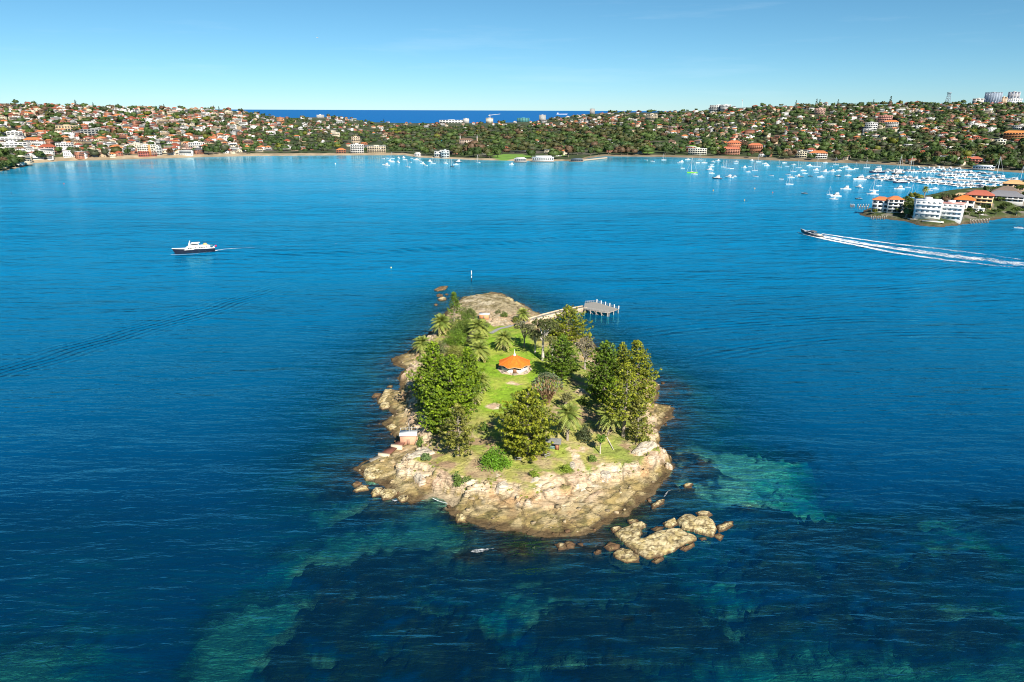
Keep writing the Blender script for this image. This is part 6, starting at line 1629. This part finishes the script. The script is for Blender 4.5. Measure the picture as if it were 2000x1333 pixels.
g = np.random.default_rng(31)
HLM = [(1725, 400, "the headland tip house"), (1750, 400, "the white gabled house"), (1837, 412, "the white headland block"), (1888, 398, "the vivid orange headland roof"), (1919, 391, "the tan headland house"), (1966, 396, "the grey slate house"), (1975, 380, "the dark brown roof"), (1990, 365, "the pale orange roof")]
HTR = []
for _ in range(400):
    x, y = g.uniform(1698, 2010), g.uniform(366, 434)
    b = on_head(x, y); d_ = float(head_h(np.array([b[0]]), np.array([b[1]]))[1][0])
    if d_ < 9 or len(HTR) >= 46 or any(abs(x - q[1]) < 6 and abs(y - q[2]) < 4 for q in HTR): continue
    if any(x0 - 4 < x < x1 + 4 and y0 + 1 < y < y1 + 12 - 8 * (y < y1) for x0, x1, y0, y1 in ((1794, 1884, 399, 428), (1712, 1762, 396, 415), (1874, 1904, 397, 409), (1898, 1940, 388, 402), (1940, 1996, 394, 406), (1952, 1999, 380, 388), (1968, 2004, 363, 372), (1905, 1924, 412, 419))): continue
    tone = pick(TONES, g, (30, 35, 15, 5, 8, 7)); o = far_tree(x, y, tone, int(g.integers(0, 5)), g.uniform(.42, .72), pos=b); HTR.append((o, x, y, tone))
# ------------------------------------------------------------------ boats
def loft(L, B, F0, F1, deckc, hullc, keelc=None, n=11, pw=2.6, flare=.82, draft=.7, trans=.9, m0=0, stripe=None):
    """hull with bow at +X; F0/F1 freeboard at stern and bow"""
    m = MB(); V = []
    for i in range(n):
        s = i / (n - 1); b = B / 2 * (1 - s ** pw) * (trans + (1 - trans) * min(1, s * 3)); zs = F0 + (F1 - F0) * s ** 1.8
        x = -L / 2 + L * s; xk = -L / 2 + L * .93 * s
        V += [(xk, 0, -draft * (1 - s ** 4)), (xk, b * flare, 0.02), (x, max(b, .03), zs), (x, 0, zs), (x, -max(b, .03), zs), (xk, -b * flare, 0.02)]
    hf, df, kf = [], [], []
    for i in range(n - 1):
        a, c = i * 6, i * 6 + 6
        kf += [[a, c, c + 1, a + 1], [a + 5, c + 5, c, a]]
        hf += [[a + 1, c + 1, c + 2, a + 2], [a + 4, c + 4, c + 5, a + 5]]
        df += [[a + 2, c + 2, c + 3, a + 3], [a + 3, c + 3, c + 4, a + 4]]
    m.add(V, kf, m0, keelc or hullc); m.add(V, hf, m0, hullc); m.add(V, df, m0, deckc)
    m.add(V, [[0, 1, 2, 3], [0, 3, 4, 5]], m0, hullc)
    return m
WH = (0.86, 0.86, 0.85); NAVY = (0.02, 0.03, 0.07)
def cabin(m, x0, x1, w, z0, h, c, rake=(.25, .12), glass=True, w1=.8):
    V = [(x0, -w / 2, z0), (x1, -w / 2, z0), (x1, w / 2, z0), (x0, w / 2, z0)]
    xa, xb = x0 + (x1 - x0) * rake[1], x1 - (x1 - x0) * rake[0]
    V += [(xa, -w / 2 * w1, z0 + h), (xb, -w / 2 * w1, z0 + h), (xb, w / 2 * w1, z0 + h), (xa, w / 2 * w1, z0 + h)]
    m.add(V, [[4, 5, 6, 7], [0, 1, 5, 4], [1, 2, 6, 5], [2, 3, 7, 6], [3, 0, 4, 7]], 0, c)
    return np.array(V, float)
def band(V, lo, hi, out_=.04, ends=True):
    """dark glass band round a cabin box, a few centimetres proud"""
    g = MB(); c = V.mean(0)
    for a, b in ((0, 1), (1, 2), (2, 3), (3, 0)):
        p = [V[a] + (V[a + 4] - V[a]) * lo, V[b] + (V[b + 4] - V[b]) * lo, V[b] + (V[b + 4] - V[b]) * hi, V[a] + (V[a + 4] - V[a]) * hi]
        p = [q + (q - [c[0], c[1], q[2]]) * [.012, .012, 0] + unit((q - c) * [1, 1, 0]) * out_ for q in p]
        q0 = p[0] + (p[1] - p[0]) * .06; q1 = p[0] + (p[1] - p[0]) * .94; q2 = p[3] + (p[2] - p[3]) * .94; q3 = p[3] + (p[2] - p[3]) * .06
        g.add([q0, q1, q2, q3], [[0, 1, 2, 3]], 0)
    return g
def make_motor(L, hull=WH, kind=0):
    t = empty("motor_boat", (0, 0, -200)); B = L * .33
    part(loft(L, B, L * .085, L * .13, WH if kind < 3 else (0.5, .45, .4), hull), "hull", [M_BOAT], t)
    z = L * .09; m = MB()
    if kind == 0:   # express cruiser
        V = cabin(m, -L * .18, L * .28, B * .72, z, L * .11, WH, (.45, .1)); part(m, "cabin", [M_BOAT], t); part(band(V, .35, .85), "window", [M_GLASS], t)
        m = MB(); cabin(m, -L * .30, -L * .02, B * .62, z + L * .15, L * .02, WH, (.1, .1)); m.tube([(-L * .26, B * .25, z), (-L * .22, B * .22, z + L * .16)], [.08, .08], 4, 0, WH); m.tube([(-L * .26, -B * .25, z), (-L * .22, -B * .22, z + L * .16)], [.08, .08], 4, 0, WH); part(m, "hardtop", [M_BOAT], t)
    elif kind == 1: # flybridge cruiser
        V = cabin(m, -L * .28, L * .26, B * .78, z, L * .13, WH, (.35, .06)); part(m, "cabin", [M_BOAT], t); part(band(V, .35, .85), "window", [M_GLASS], t)
        m = MB(); V2 = cabin(m, -L * .26, L * .06, B * .66, z + L * .132, L * .065, WH, (.3, .0)); part(m, "flybridge", [M_BOAT], t)
        m = MB(); cabin(m, -L * .24, L * .0, B * .6, z + L * .25, L * .015, WH, (.1, .1)); m.tube([(-L * .2, 0, z + L * .19), (-L * .22, 0, z + L * .34)], [.12, .04], 4, 0, WH); part(m, "radar_arch", [M_BOAT], t)
    elif kind == 2: # runabout with windscreen and dark canopy
        V = cabin(m, -L * .05, L * .2, B * .66, z, L * .07, WH, (.4, .05)); part(m, "cabin", [M_BOAT], t); part(band(V, .3, .9), "windscreen", [M_GLASS], t)
        m = MB(); cabin(m, -L * .32, L * .02, B * .7, z + L * .11, L * .04, (0.05, .07, .13), (.15, .15)); part(m, "canopy", [M_PAINT], t)
    else:           # timber launch
        V = cabin(m, -L * .1, L * .22, B * .6, z, L * .10, (0.75, .72, .66), (.1, .05)); part(m, "cabin", [M_BOAT], t); part(band(V, .35, .8), "window", [M_GLASS], t)
    return t
def make_sail(L, hull=WH, cover=(0.03, .06, .16), mast_h=1.25):
    t = empty("sailing_boat", (0, 0, -200)); B = L * .28
    part(loft(L, B, L * .085, L * .11, (0.74, .72, .68), hull, pw=2.0), "hull", [M_BOAT], t)
    z = L * .085; m = MB(); V = cabin(m, -L * .12, L * .22, B * .5, z, L * .045, WH, (.35, .05)); part(m, "cabin", [M_BOAT], t); part(band(V, .3, .8), "window", [M_GLASS], t)
    m = MB(); m.tube([(L * .08, 0, z), (L * .08, 0, z + L * mast_h)], [.16, .11], 5, 0, (.8, .8, .78)); part(m, "mast", [M_BOAT], t)
    m = MB(); m.tube([(L * .07, 0, z + L * .1), (-L * .34, 0, z + L * .1)], [.2, .16], 6, 0, cover); part(m, "boom", [M_PAINT], t)
    m = MB(); m.tube([(L * .5, 0, z + .3), (L * .085, 0, z + L * mast_h * .97)], [.08, .05], 4, 0, (.7, .7, .7)); m.tube([(-L * .49, 0, z), (L * .075, 0, z + L * mast_h)], [.05, .05], 4, 0, (.7, .7, .7)); part(m, "rigging", [M_BOAT], t)
    return t
PROTO = {}
def proto(key):
    if key not in PROTO:
        k, h = key
        hull = {"w": WH, "n": NAVY, "g": (0.22, .62, .05), "r": (.28, .08, .05), "k": (.02, .02, .025)}[h]
        PROTO[key] = [make_sail(10, hull) if k == "s" else make_motor(10, hull, k), False]
    return PROTO[key]
BL = []
def moor(px, py, key, L, rz, look, grp="boats moored in the bay"):
    pr = proto(key); p = at(px, py); s = L / 10
    if not pr[1]: pr[1] = True; o = pr[0]; o.location = (p[0], p[1], 0); o.rotation_euler = (0, 0, rz); o.scale = (s, s, s)
    else: o = clone(pr[0], (p[0], p[1], 0), rz, s)
    BL.append((o, look, px, py, "sailing boat" if key[0] == "s" else "motor boat", grp)); return o
def zz5(x, y): return 1250 + x * .375, 300 + y * .375
def zz2(x, y): return 500 + x * .25, 180 + y * .25
LOOK = {0: "white cruiser", 1: "white flybridge cruiser", 2: "small white runabout with dark canopy", 3: "pale launch", "s": "white yacht with bare mast"}
g = np.random.default_rng(9)
M5 = "30,35 65,42 205,50 215,45 248,33 222,78 282,110 300,50 335,50 360,88b 378,45 375,58 370,70 372,105 400,132d 478,80 405,40 498,45 500,52 490,122 462,127b 542,75 573,70 563,98 600,122 580,40 660,65 650,55 682,117 736,135 752,50 765,68 770,112 786,127 800,60 822,120 838,123k 885,120k 850,90 858,105 880,65 900,68 915,88 918,100 940,125 960,98b 965,50 993,70 1000,95 1035,90 1030,120n 1050,75 1072,72 1085,85 1100,85 1082,117 855,210k 1007,240 1018,225b 1070,188b 1138,178 1138,238k 1210,215b 1243,170 1348,187b 1393,178 1500,195 1532,187 1970,390"
S5 = "124,35 270,102g 313,35 435,72 450,78 597,90 617,45 725,72 778,162 798,95 825,75 925,70 1020,60 1125,80 1180,75 988,215 1218,195 1415,230"
M2 = "990,522 1028,518 1000,568 1018,575b 1045,540 1065,548 1112,518 1108,552 1150,515 1163,530 1205,550 1215,520 1250,530 1280,542 1300,560 1320,575 1355,548b 1478,560 1578,550d 1560,568 1995,567"
S2 = "1065,520 1185,588 1385,560 1530,583k 1733,552"
def parse(s, f):
    for tok in s.split():
        fl = ''.join(c for c in tok if c.isalpha()); x, y = (tok.rstrip('abcdefghijklmnopqrstuvwxyz')).split(','); yield (*f(float(x), float(y)), fl)
HEAD = R(165)
for s_, f_ in ((M5, zz5), (M2, zz2)):
    for px, py, fl in parse(s_, f_):
        k = int(g.choice([0, 1, 2, 3], p=(.38, .22, .28, .12))); hull = "w"
        L = g.uniform(8, 11.5) * (1.0 if k != 2 else .85)
        if 'b' in fl: k, L = 1, 13.5
        if 'd' in fl: k, L, hull = 1, 15, "n"
        if 'k' in fl: k, L, hull = 2, 8, "k"
        if 'n' in fl: k, L, hull = 0, 10, "n"
        look = LOOK[k] if hull == "w" else {"n": "dark blue hulled cruiser", "k": "small black hulled boat"}[hull]
        moor(px, py, (k, hull), L * 1.08, HEAD + g.normal() * .3, look)
for s_, f_ in ((S5, zz5), (S2, zz2)):
    for px, py, fl in parse(s_, f_):
        L = g.uniform(9, 12.5); hull = "w"; look = LOOK["s"]
        if 'g' in fl: L, hull, look = 19, "g", "bright green racing yacht with tall mast"
        if 'k' in fl: hull, look = "k", "black hulled yacht with bare mast"
        if py > 370 and 1600 < px < 1640: L = 8
        moor(px, py, ("s", hull), L, HEAD + g.normal() * .25, look)
# marina: rows along pontoons
def row(x0, y0, x1, y1, n, Lm, rz, grp, where):
    for i in range(n):
        f = (i + .5) / n; px, py = x0 + (x1 - x0) * f, y0 + (y1 - y0) * f + g.normal() * .5
        k = int(g.choice([0, 1, 2], p=(.42, .48, .10))); L = Lm * g.uniform(.95, 1.4); moor(px, py, (k, "w"), L, rz + (math.pi if g.random() < .25 else 0) + g.normal() * .06, LOOK[k], grp)
MG = "boats berthed in the marina"
row(1690, 350, 1775, 357, 13, 13, R(120), MG, "")
row(1700, 345, 1790, 351, 12, 13, R(120), MG, "")
row(1775, 357, 1940, 369, 26, 13, R(118), MG, "")
row(1800, 352, 1965, 361, 25, 13, R(118), MG, "")
row(1832, 345, 1985, 353, 23, 13.5, R(118), MG, "")
row(1835, 338, 1935, 342, 15, 14, R(115), MG, "")
row(1755, 335, 1835, 338, 11, 14, R(112), MG, "")
row(1790, 330, 1880, 333, 10, 12, R(112), MG, "")
row(1725, 335, 1755, 337, 4, 13, R(112), MG, "")
row(1850, 362, 1955, 370, 13, 12, R(118), MG, "")
moor(1711, 338, (1, "n"), 30, R(190), "large white superyacht with dark blue hull at the marina's left end", MG)
moor(1752, 341, (1, "k"), 24, R(190), "large black motor yacht in the marina", MG)
moor(1756, 358, (0, "n"), 22, R(185), "long dark blue cruiser in front of the front marina row", MG)
moor(1678, 352, (1, "w"), 22, R(190), "large white cruiser at the left tip of the front marina row", MG)
for x, y, L in ((1757, 334, 20), (1778, 336, 20), (1948, 344, 24), (1994, 355, 18)): moor(x, y, ("s", "w"), L, R(100), "tall masted white yacht in the marina", MG)
for i, (a, b) in enumerate((((1688, 348), (1948, 366)), ((1800, 349), (1985, 357)), ((1740, 334), (1940, 341)))):
    p, q = at(*a), at(*b); m = MB(); m.tube([(0, 0, .1), (q[0] - p[0], q[1] - p[1], .1)], [1.3, 1.3], 4, 0, (.5, .47, .42)); o = m.build("pontoon", [M_WOOD]); o.location = (p[0], p[1], .1)
    tag(o, ("front", "middle", "rear")[i] + " marina pontoon with boats berthed along both sides", "pontoon", "marina pontoons")
# buoys
for px, py, c, lab in ((1393, 373, (.8, .35, .03), "orange mooring buoy left in open water before the marina"), (1454, 392, (.8, .4, .05), "orange mooring buoy nearest to the viewer before the marina"), (1509, 377, (.7, .15, .08), "red mooring buoy between the orange buoys and the headland"), (1474, 369, (.75, .45, .2), "pale orange buoy in the middle of the bay"), (764, 524, (.8, .75, .3), "yellow buoy beyond the island, left of the marker post"), (655, 321, (.85, .85, .85), "white buoy off the left beach"), (125, 360, (.5, .1, .08), "small red buoy off the far left shore"), (22, 378, (.05, .05, .05), "small dark buoy at the left edge")):
    p = at(px, py); k = mpp(*p); m = MB(); r_ = max(.45, 1.5 * k * .7); m.tube([(0, 0, -.4), (0, 0, r_ * .3), (0, 0, r_), (0, 0, r_ * 1.5), (0, 0, r_ * 2.3)], [r_ * .6, r_, r_ * .8, r_ * .25, r_ * .15], 9, 0, c); o = m.build("buoy", [M_PAINT]); o.location = p; tag(o, lab, "buoy", "buoys in the bay")
# ---- the dark hulled motor yacht under way
bw_, st_ = at(338, 497.5), at(419, 490.5); L = float(np.linalg.norm(bw_ - st_)) * 1.02; mid = (bw_ + st_) / 2
y_ = empty("motor_yacht", mid, math.atan2(*(bw_ - st_)[[1, 0]])); tag(y_, "large motor yacht with white superstructure and dark navy hull under way", "motor yacht")
HB = L * .2
part(loft(L, HB, L * .092, L * .145, (.8, .78, .74), (.012, .013, .03), (.35, .05, .04), pw=2.4), "hull", [M_BOAT], y_)
m = MB(); n = 11; V = []
for i in range(n):
    s = i / (n - 1); b = HB / 2 * (1 - s ** 2.4) * (.9 + .1 * min(1, s * 3)) + .05; zs = L * (.092 + .053 * s ** 1.8)
    V += [(-L / 2 + L * s, b, zs), (-L / 2 + L * s, b, zs + .4), (-L / 2 + L * s, -b, zs), (-L / 2 + L * s, -b, zs + .4)]
m.add(V, [[i * 4, i * 4 + 4, i * 4 + 5, i * 4 + 1] for i in range(n - 1)] + [[i * 4 + 6, i * 4 + 2, i * 4 + 3, i * 4 + 7] for i in range(n - 1)], 0, WH); part(m, "bulwark", [M_BOAT], y_)
z = L * .094; m = MB(); V = cabin(m, -L * .40, L * .22, HB * .8, z, L * .075, WH, (.12, .02), w1=.95); part(m, "main_deck_cabin", [M_BOAT], y_)
for i in range(9):
    if i == 4: continue
    for s in (-1, 1):
        x = -L * .30 + i * L * .052; w_ = HB * .8 / 2; m = MB(); m.box(x - .55, x + .55, s * w_ * .99 - .12, s * w_ * .99 + .12, z + L * .028, z + L * .055, 0); part(m, "window", [M_GLASS], y_)
m = MB(); V = cabin(m, -L * .36, L * .12, HB * .86, z + L * .076, L * .012, WH, (.05, .0)); part(m, "upper_deck", [M_BOAT], y_)
m = MB(); V = cabin(m, -L * .14, L * .10, HB * .62, z + L * .088, L * .06, WH, (.25, .05)); part(m, "bridge", [M_BOAT], y_); part(band(V, .4, .85), "bridge_window", [M_GLASS], y_)
m = MB(); cabin(m, -L * .17, L * .04, HB * .6, z + L * .155, L * .012, WH, (.05, .05)); part(m, "hardtop", [M_BOAT], y_)
m = MB(); m.tube([(L * .10, 0, z + L * .09), (L * .06, 0, z + L * .22)], [.6, .3], 5, 0, WH); part(m, "mast", [M_BOAT], y_)
m = MB(); cabin(m, -L * .34, -L * .24, HB * .4, z + L * .09, L * .04, (.72, .40, .17), (.2, .2)); part(m, "tender", [M_PAINT], y_)
m = MB(); m.tube([(-L * .49, 0, L * .075), (-L * .52, 0, L * .16)], [.06, .05], 5, 0, WH); m.box(-L * .56, -L * .52, -.04, .04, L * .10, L * .15, 0, (.5, .03, .12)); part(m, "ensign", [M_PAINT], y_)
m = MB(); m.box(-L * .47, -L * .36, -HB * .33, HB * .33, z + L * .062, z + L * .068, 0, (.15, .35, .38)); part(m, "awning", [M_PAINT], y_)
# ---- grey speedboat
bw_, st_ = at(1562, 456), at(1604, 464.5); L = float(np.linalg.norm(bw_ - st_)) * 1.0; mid = (bw_ + st_) / 2
s_ = empty("speed_boat", (mid[0], mid[1], .35), math.atan2(*(bw_ - st_)[[1, 0]])); s_.rotation_euler[1] = R(-4); tag(s_, "sleek dark grey speedboat planing at the head of a white wake", "speedboat")
HB = L * .25
part(loft(L, HB, L * .085, L * .13, (.42, .46, .50), (.045, .05, .065), pw=2.3), "hull", [M_BOAT], s_)
m = MB(); V = cabin(m, -L * .08, L * .26, HB * .66, L * .095, L * .055, (.50, .54, .58), (.5, .05)); part(m, "cabin", [M_BOAT], s_); part(band(V, .3, .8), "window", [M_GLASS], s_)
m = MB(); cabin(m, -L * .22, L * .02, HB * .6, L * .155, L * .03, (.10, .11, .12), (.25, .15)); part(m, "hardtop", [M_PAINT], s_)
for s in (-1, 1):
    m = MB(); m.tube([(-L * .2, s * HB * .28, L * .09), (-L * .16, s * HB * .25, L * .165)], [.12, .1], 5, 0, (.2, .2, .22)); part(m, "hardtop_strut", [M_BOAT], s_)
m = MB(); m.box(-L * .46, -L * .24, -HB * .32, HB * .32, L * .087, L * .115, 0, (.62, .52, .42)); part(m, "seat", [M_PAINT], s_)
m = MB(); m.box(-L * .54, -L * .49, -HB * .36, HB * .36, L * .02, L * .045, 0, (.5, .42, .32)); part(m, "swim_platform", [M_WOOD], s_)
# ---- a ship on the horizon
p = at(1095, 218.6); t = empty("cargo_ship", (p[0] * .42, p[1] * .42, 0), R(3)); 
p = np.array([ray(1098, 219)[0] / ray(1098, 219)[1] * 16000, 16000, 0]); t.location = p; k = mpp(*p); tag(t, "long pale cargo ship on the ocean horizon", "ship")
part(loft(22 * k, 30, 14, 16, (.6, .6, .6), (.65, .66, .68)), "hull", [M_BOAT], t)
m = MB(); m.box(-10 * k, -7.5 * k, -12, 12, 14, 36, 0, (.8, .8, .8)); part(m, "superstructure", [M_BOAT], t)
# gull high in the sky
gq = np.array([0, 0, CAM_H]) + ray(620, 74) * 190; t = empty("seagull", gq, R(40)); tag(t, "white seagull flying high over the bay", "bird")
m = MB(); m.tube([(-.25, 0, 0), (-.1, 0, 0), (.12, 0, .02), (.26, 0, .03)], [.02, .08, .07, .02], 8, 0, (.85, .85, .85)); part(m, "body", [M_PAINT], t)
for s in (-1, 1):
    m = MB(); m.add([(.1, s * .05, .03), (-.08, s * .05, .03), (-.02, s * .35, .12), (.12, s * .35, .13), (-.12, s * .72, .05)], [[0, 1, 2, 3]], 0, (.82, .82, .84)); m.add([(-.02, s * .35, .12), (.12, s * .35, .13), (-.12, s * .72, .05)], [[0, 1, 2]], 0, (.5, .5, .52)); part(m, "wing", [M_PAINT], t)

# ------------------------------------------------------------------ foam
def foam_mat():
    n = NT("foam"); uv = n.n("UVMap"); sp = n.n("SeparateXYZ", {0: uv.outputs[0]}); u, v = sp.outputs[0], sp.outputs[1]
    P = n.n("NewGeometry").outputs["Position"]
    mp = n.n("Mapping", {"Vector": uv.outputs[0], "Scale": (0.12, 5.0, 1)})
    st = n.n("TexNoise", {"Vector": mp, "Scale": 1.0, "Detail": 5.0, "Roughness": .65})
    fi = n.n("TexNoise", {"Vector": P, "Scale": 0.9, "Detail": 5.0, "Roughness": .7})
    cv = n.math('SUBTRACT', n.math('MULTIPLY', v, 2.0), 1.0)
    prof = n.math('SUBTRACT', 1.0, n.math('MULTIPLY', cv, cv))
    dens = n.n("Attribute", attribute_name="dens").outputs["Fac"]
    a = n.math('MULTIPLY', n.math('MULTIPLY', prof, dens), n.math('ADD', n.math('MULTIPLY', n.math('SUBTRACT', st, .25), 1.5), n.math('MULTIPLY', n.math('SUBTRACT', fi, .2), 1.1)))
    al = n.ramp(a, [(.58, 0), (1.0, 1)])
    d = n.n("BsdfDiffuse", {"Color": (.80, .83, .85)}); t = n.n("BsdfTransparent")
    return n.done(n.n("MixShader", {0: al, 1: t.outputs[0], 2: d.outputs[0]}))
M_FOAM = foam_mat()
def ribbon(name, ribs, label):
    """ribs: list of (pixel path, half widths in metres, densities)"""
    V, F, U, D = [], [], [], []
    for path, wd, dn in ribs:
        P = np.array([at(x, y) for x, y in path]); s = np.concatenate([[0], np.cumsum(np.linalg.norm(np.diff(P, axis=0), axis=1))])
        N = max(8, int(s[-1] / 2.0)); q = np.linspace(0, s[-1], N)
        C = np.stack([np.interp(q, s, P[:, i]) for i in range(3)], 1); W = np.interp(q, s, wd); DN = np.interp(q, s, dn)
        T = unit(np.gradient(C, axis=0)); Nn = np.stack([-T[:, 1], T[:, 0], T[:, 2] * 0], 1); b = len(V); K = 5
        for i in range(N):
            for k in range(K):
                v = k / (K - 1); V.append(C[i] + Nn[i] * W[i] * (2 * v - 1) + [0, 0, .06 + .28 * (1 - (2 * v - 1) ** 2)]); U.append((q[i], v)); D.append(DN[i])
        for i in range(N - 1):
            for k in range(K - 1): F.append([b + i * K + k, b + (i + 1) * K + k, b + (i + 1) * K + k + 1, b + i * K + k + 1])
    me = bpy.data.meshes.new(name); me.from_pydata([tuple(x) for x in V], [], F); uvl = me.uv_layers.new(name="UVMap")
    li = np.zeros(len(me.loops), int); me.loops.foreach_get("vertex_index", li); uvl.data.foreach_set("uv", np.array(U)[li].ravel())
    a = me.attributes.new("dens", 'FLOAT', 'POINT'); a.data.foreach_set("value", np.array(D, np.float32)); me.materials.append(M_FOAM)
    me.polygons.foreach_set("use_smooth", np.ones(len(F), bool)); me.update(); o = bpy.data.objects.new(name, me); COL.objects.link(o); tag(o, label, "foam", kind="stuff"); return o
def z8(*p): return [(1540 + x * .23, 340 + y * .23) for x, y in p]
ribbon("wake_foam", [(z8((300, 528), (620, 590), (900, 632), (1300, 688), (1700, 735), (2000, 772), (2500, 845)), [4, 9, 12, 16, 19, 22, 26], [1.3, 1.2, 1.12, 1.05, 1.0, .95, .9]),
    (z8((285, 510), (450, 535), (640, 562), (900, 597), (1300, 640), (1700, 690), (2000, 735), (2500, 810)), [2, 4, 4.6, 5, 6, 7, 7.5, 8], [1.6, 1.5, 1.35, 1.2, 1.0, .85, .8, .7]),
    (z8((290, 535), (560, 588), (900, 640), (1300, 690), (1700, 735), (2000, 775), (2500, 850)), [4, 4.5, 5, 6, 7, 8, 9], [1.7, 1.4, 1.2, 1.1, 1.0, .9, .8]),
    (z8((80, 500), (160, 520), (330, 560), (620, 615), (860, 665), (1300, 730), (1700, 775), (2000, 805), (2500, 870)), [1, 2.6, 3.8, 4.8, 5.5, 6.5, 7, 7, 7], [1.6, 1.8, 1.8, 1.5, 1.25, 1.1, .9, .85, .8]),
    (z8((900, 668), (1150, 710), (1400, 765), (1700, 830)), [1, 1.4, 1.6, 1], [.7, .9, .8, .5])], "white foaming wake trailing behind the speedboat")
ribbon("yacht_wake", [([(418, 490.5), (440, 487.5), (470, 485.5), (500, 484), (540, 483)], [2.0, 2.0, 1.6, 1.4, 1], [1.5, 1.2, 1.0, .9, .7]), ([(535, 483), (640, 478), (740, 473), (860, 467)], [1.6, 1.6, 1.3, .8], [.8, .74, .7, .5]), ([(334, 498), (345, 499), (380, 497), (420, 492)], [.4, 1.0, 1.0, .8], [1.2, 1.3, 1.0, .9])], "thin white wake behind the dark hulled motor yacht")
ribbon("breaking_wave", [([(918, 1079), (930, 1078), (946, 1076), (966, 1073)], [.5, 1.5, 1.2, .2], [.9, 1.2, 1.1, .8]), ([(1296, 973), (1300, 968), (1305, 961), (1314, 958)], [.3, .5, .4, .2], [.9, 1.1, 1.1, .9]), ([(765, 978), (772, 980), (780, 977)], [.4, .7, .4], [.9, 1.1, .9]), ([(845, 975), (858, 981), (874, 985)], [.25, .3, .25], [1.2, 1.3, 1.2])], "small patches of white surf breaking at the island rocks")

# ------------------------------------------------------------------ labels for the many: look, then nearest landmark, then order
ORD = ["leftmost", "second from left", "third from left", "fourth from left", "fifth from left", "sixth from left", "seventh from left", "eighth from left", "ninth from left", "tenth from left"] + [w + " from left" for w in ("eleventh", "twelfth", "thirteenth", "fourteenth", "fifteenth", "sixteenth", "seventeenth", "eighteenth", "nineteenth", "twentieth")]
BAY = [(790, 310, "the left mooring field"), (860, 313, "the white boat sheds"), (1060, 312, "the white restaurant"), (1352, 338, "the bright green yacht"), (1565, 300, "the cream balcony flats"), (1422, 292, "the orange brick house"), (1711, 338, "the dark blue superyacht"), (1752, 341, "the black motor yacht"), (1756, 358, "the long dark blue cruiser"), (1920, 326, "the marina clubhouse"), (1948, 344, "the tallest marina mast"), (1728, 395, "the headland tip house"), (1837, 410, "the white headland block"), (1700, 250, "the square white block")]
def relation(x, y, LM, fx=1.0, fy=2.2):
    best = sorted((math.hypot((x - a) * fx, (y - b) * fy), a, b, s) for a, b, s in LM)[0]
    _, a, b, s = best; dx, dy = x - a, (y - b) * 2.2
    if abs(dx) > abs(dy): return ("right of " if dx > 0 else "left of ") + s
    return ("below " if dy > 0 else "above ") + s
def label_all(items, LM):
    grp = {}
    for it in items: grp.setdefault((it[1], relation(it[2], it[3], LM)), []).append(it)
    for (look, rel), its in grp.items():
        its.sort(key=lambda q: q[2])
        for i, (o, _, x, y, cat, gname) in enumerate(its):
            if len(its) == 1: lab = f"{look} {rel}"
            elif len(its) == 2: lab = f"{('left', 'right')[i]} {look} of two {rel}"
            else: lab = f"{ORD[i] if i < len(its) - 1 else 'rightmost'} {look} {rel}"
            tag(o, lab, cat, gname)
label_all(LAB, LANDMARKS)
label_all([(o, f'small {t} garden tree', x, y, 'tree', 'garden trees on the headland') for o, x, y, t in HTR], HLM)
label_all([b for b in BL if not b[1].startswith(("large", "long dark", "bright green racing"))], BAY)
for o, look, x, y, cat, gname in BL:
    if look.startswith(("large", "long dark", "bright green racing")): tag(o, look, cat, gname)
print("HOUSES", len(HOUSES), "TREES", len(FTREES), "BOATS", len(BL), "OBJECTS", len(bpy.data.objects))
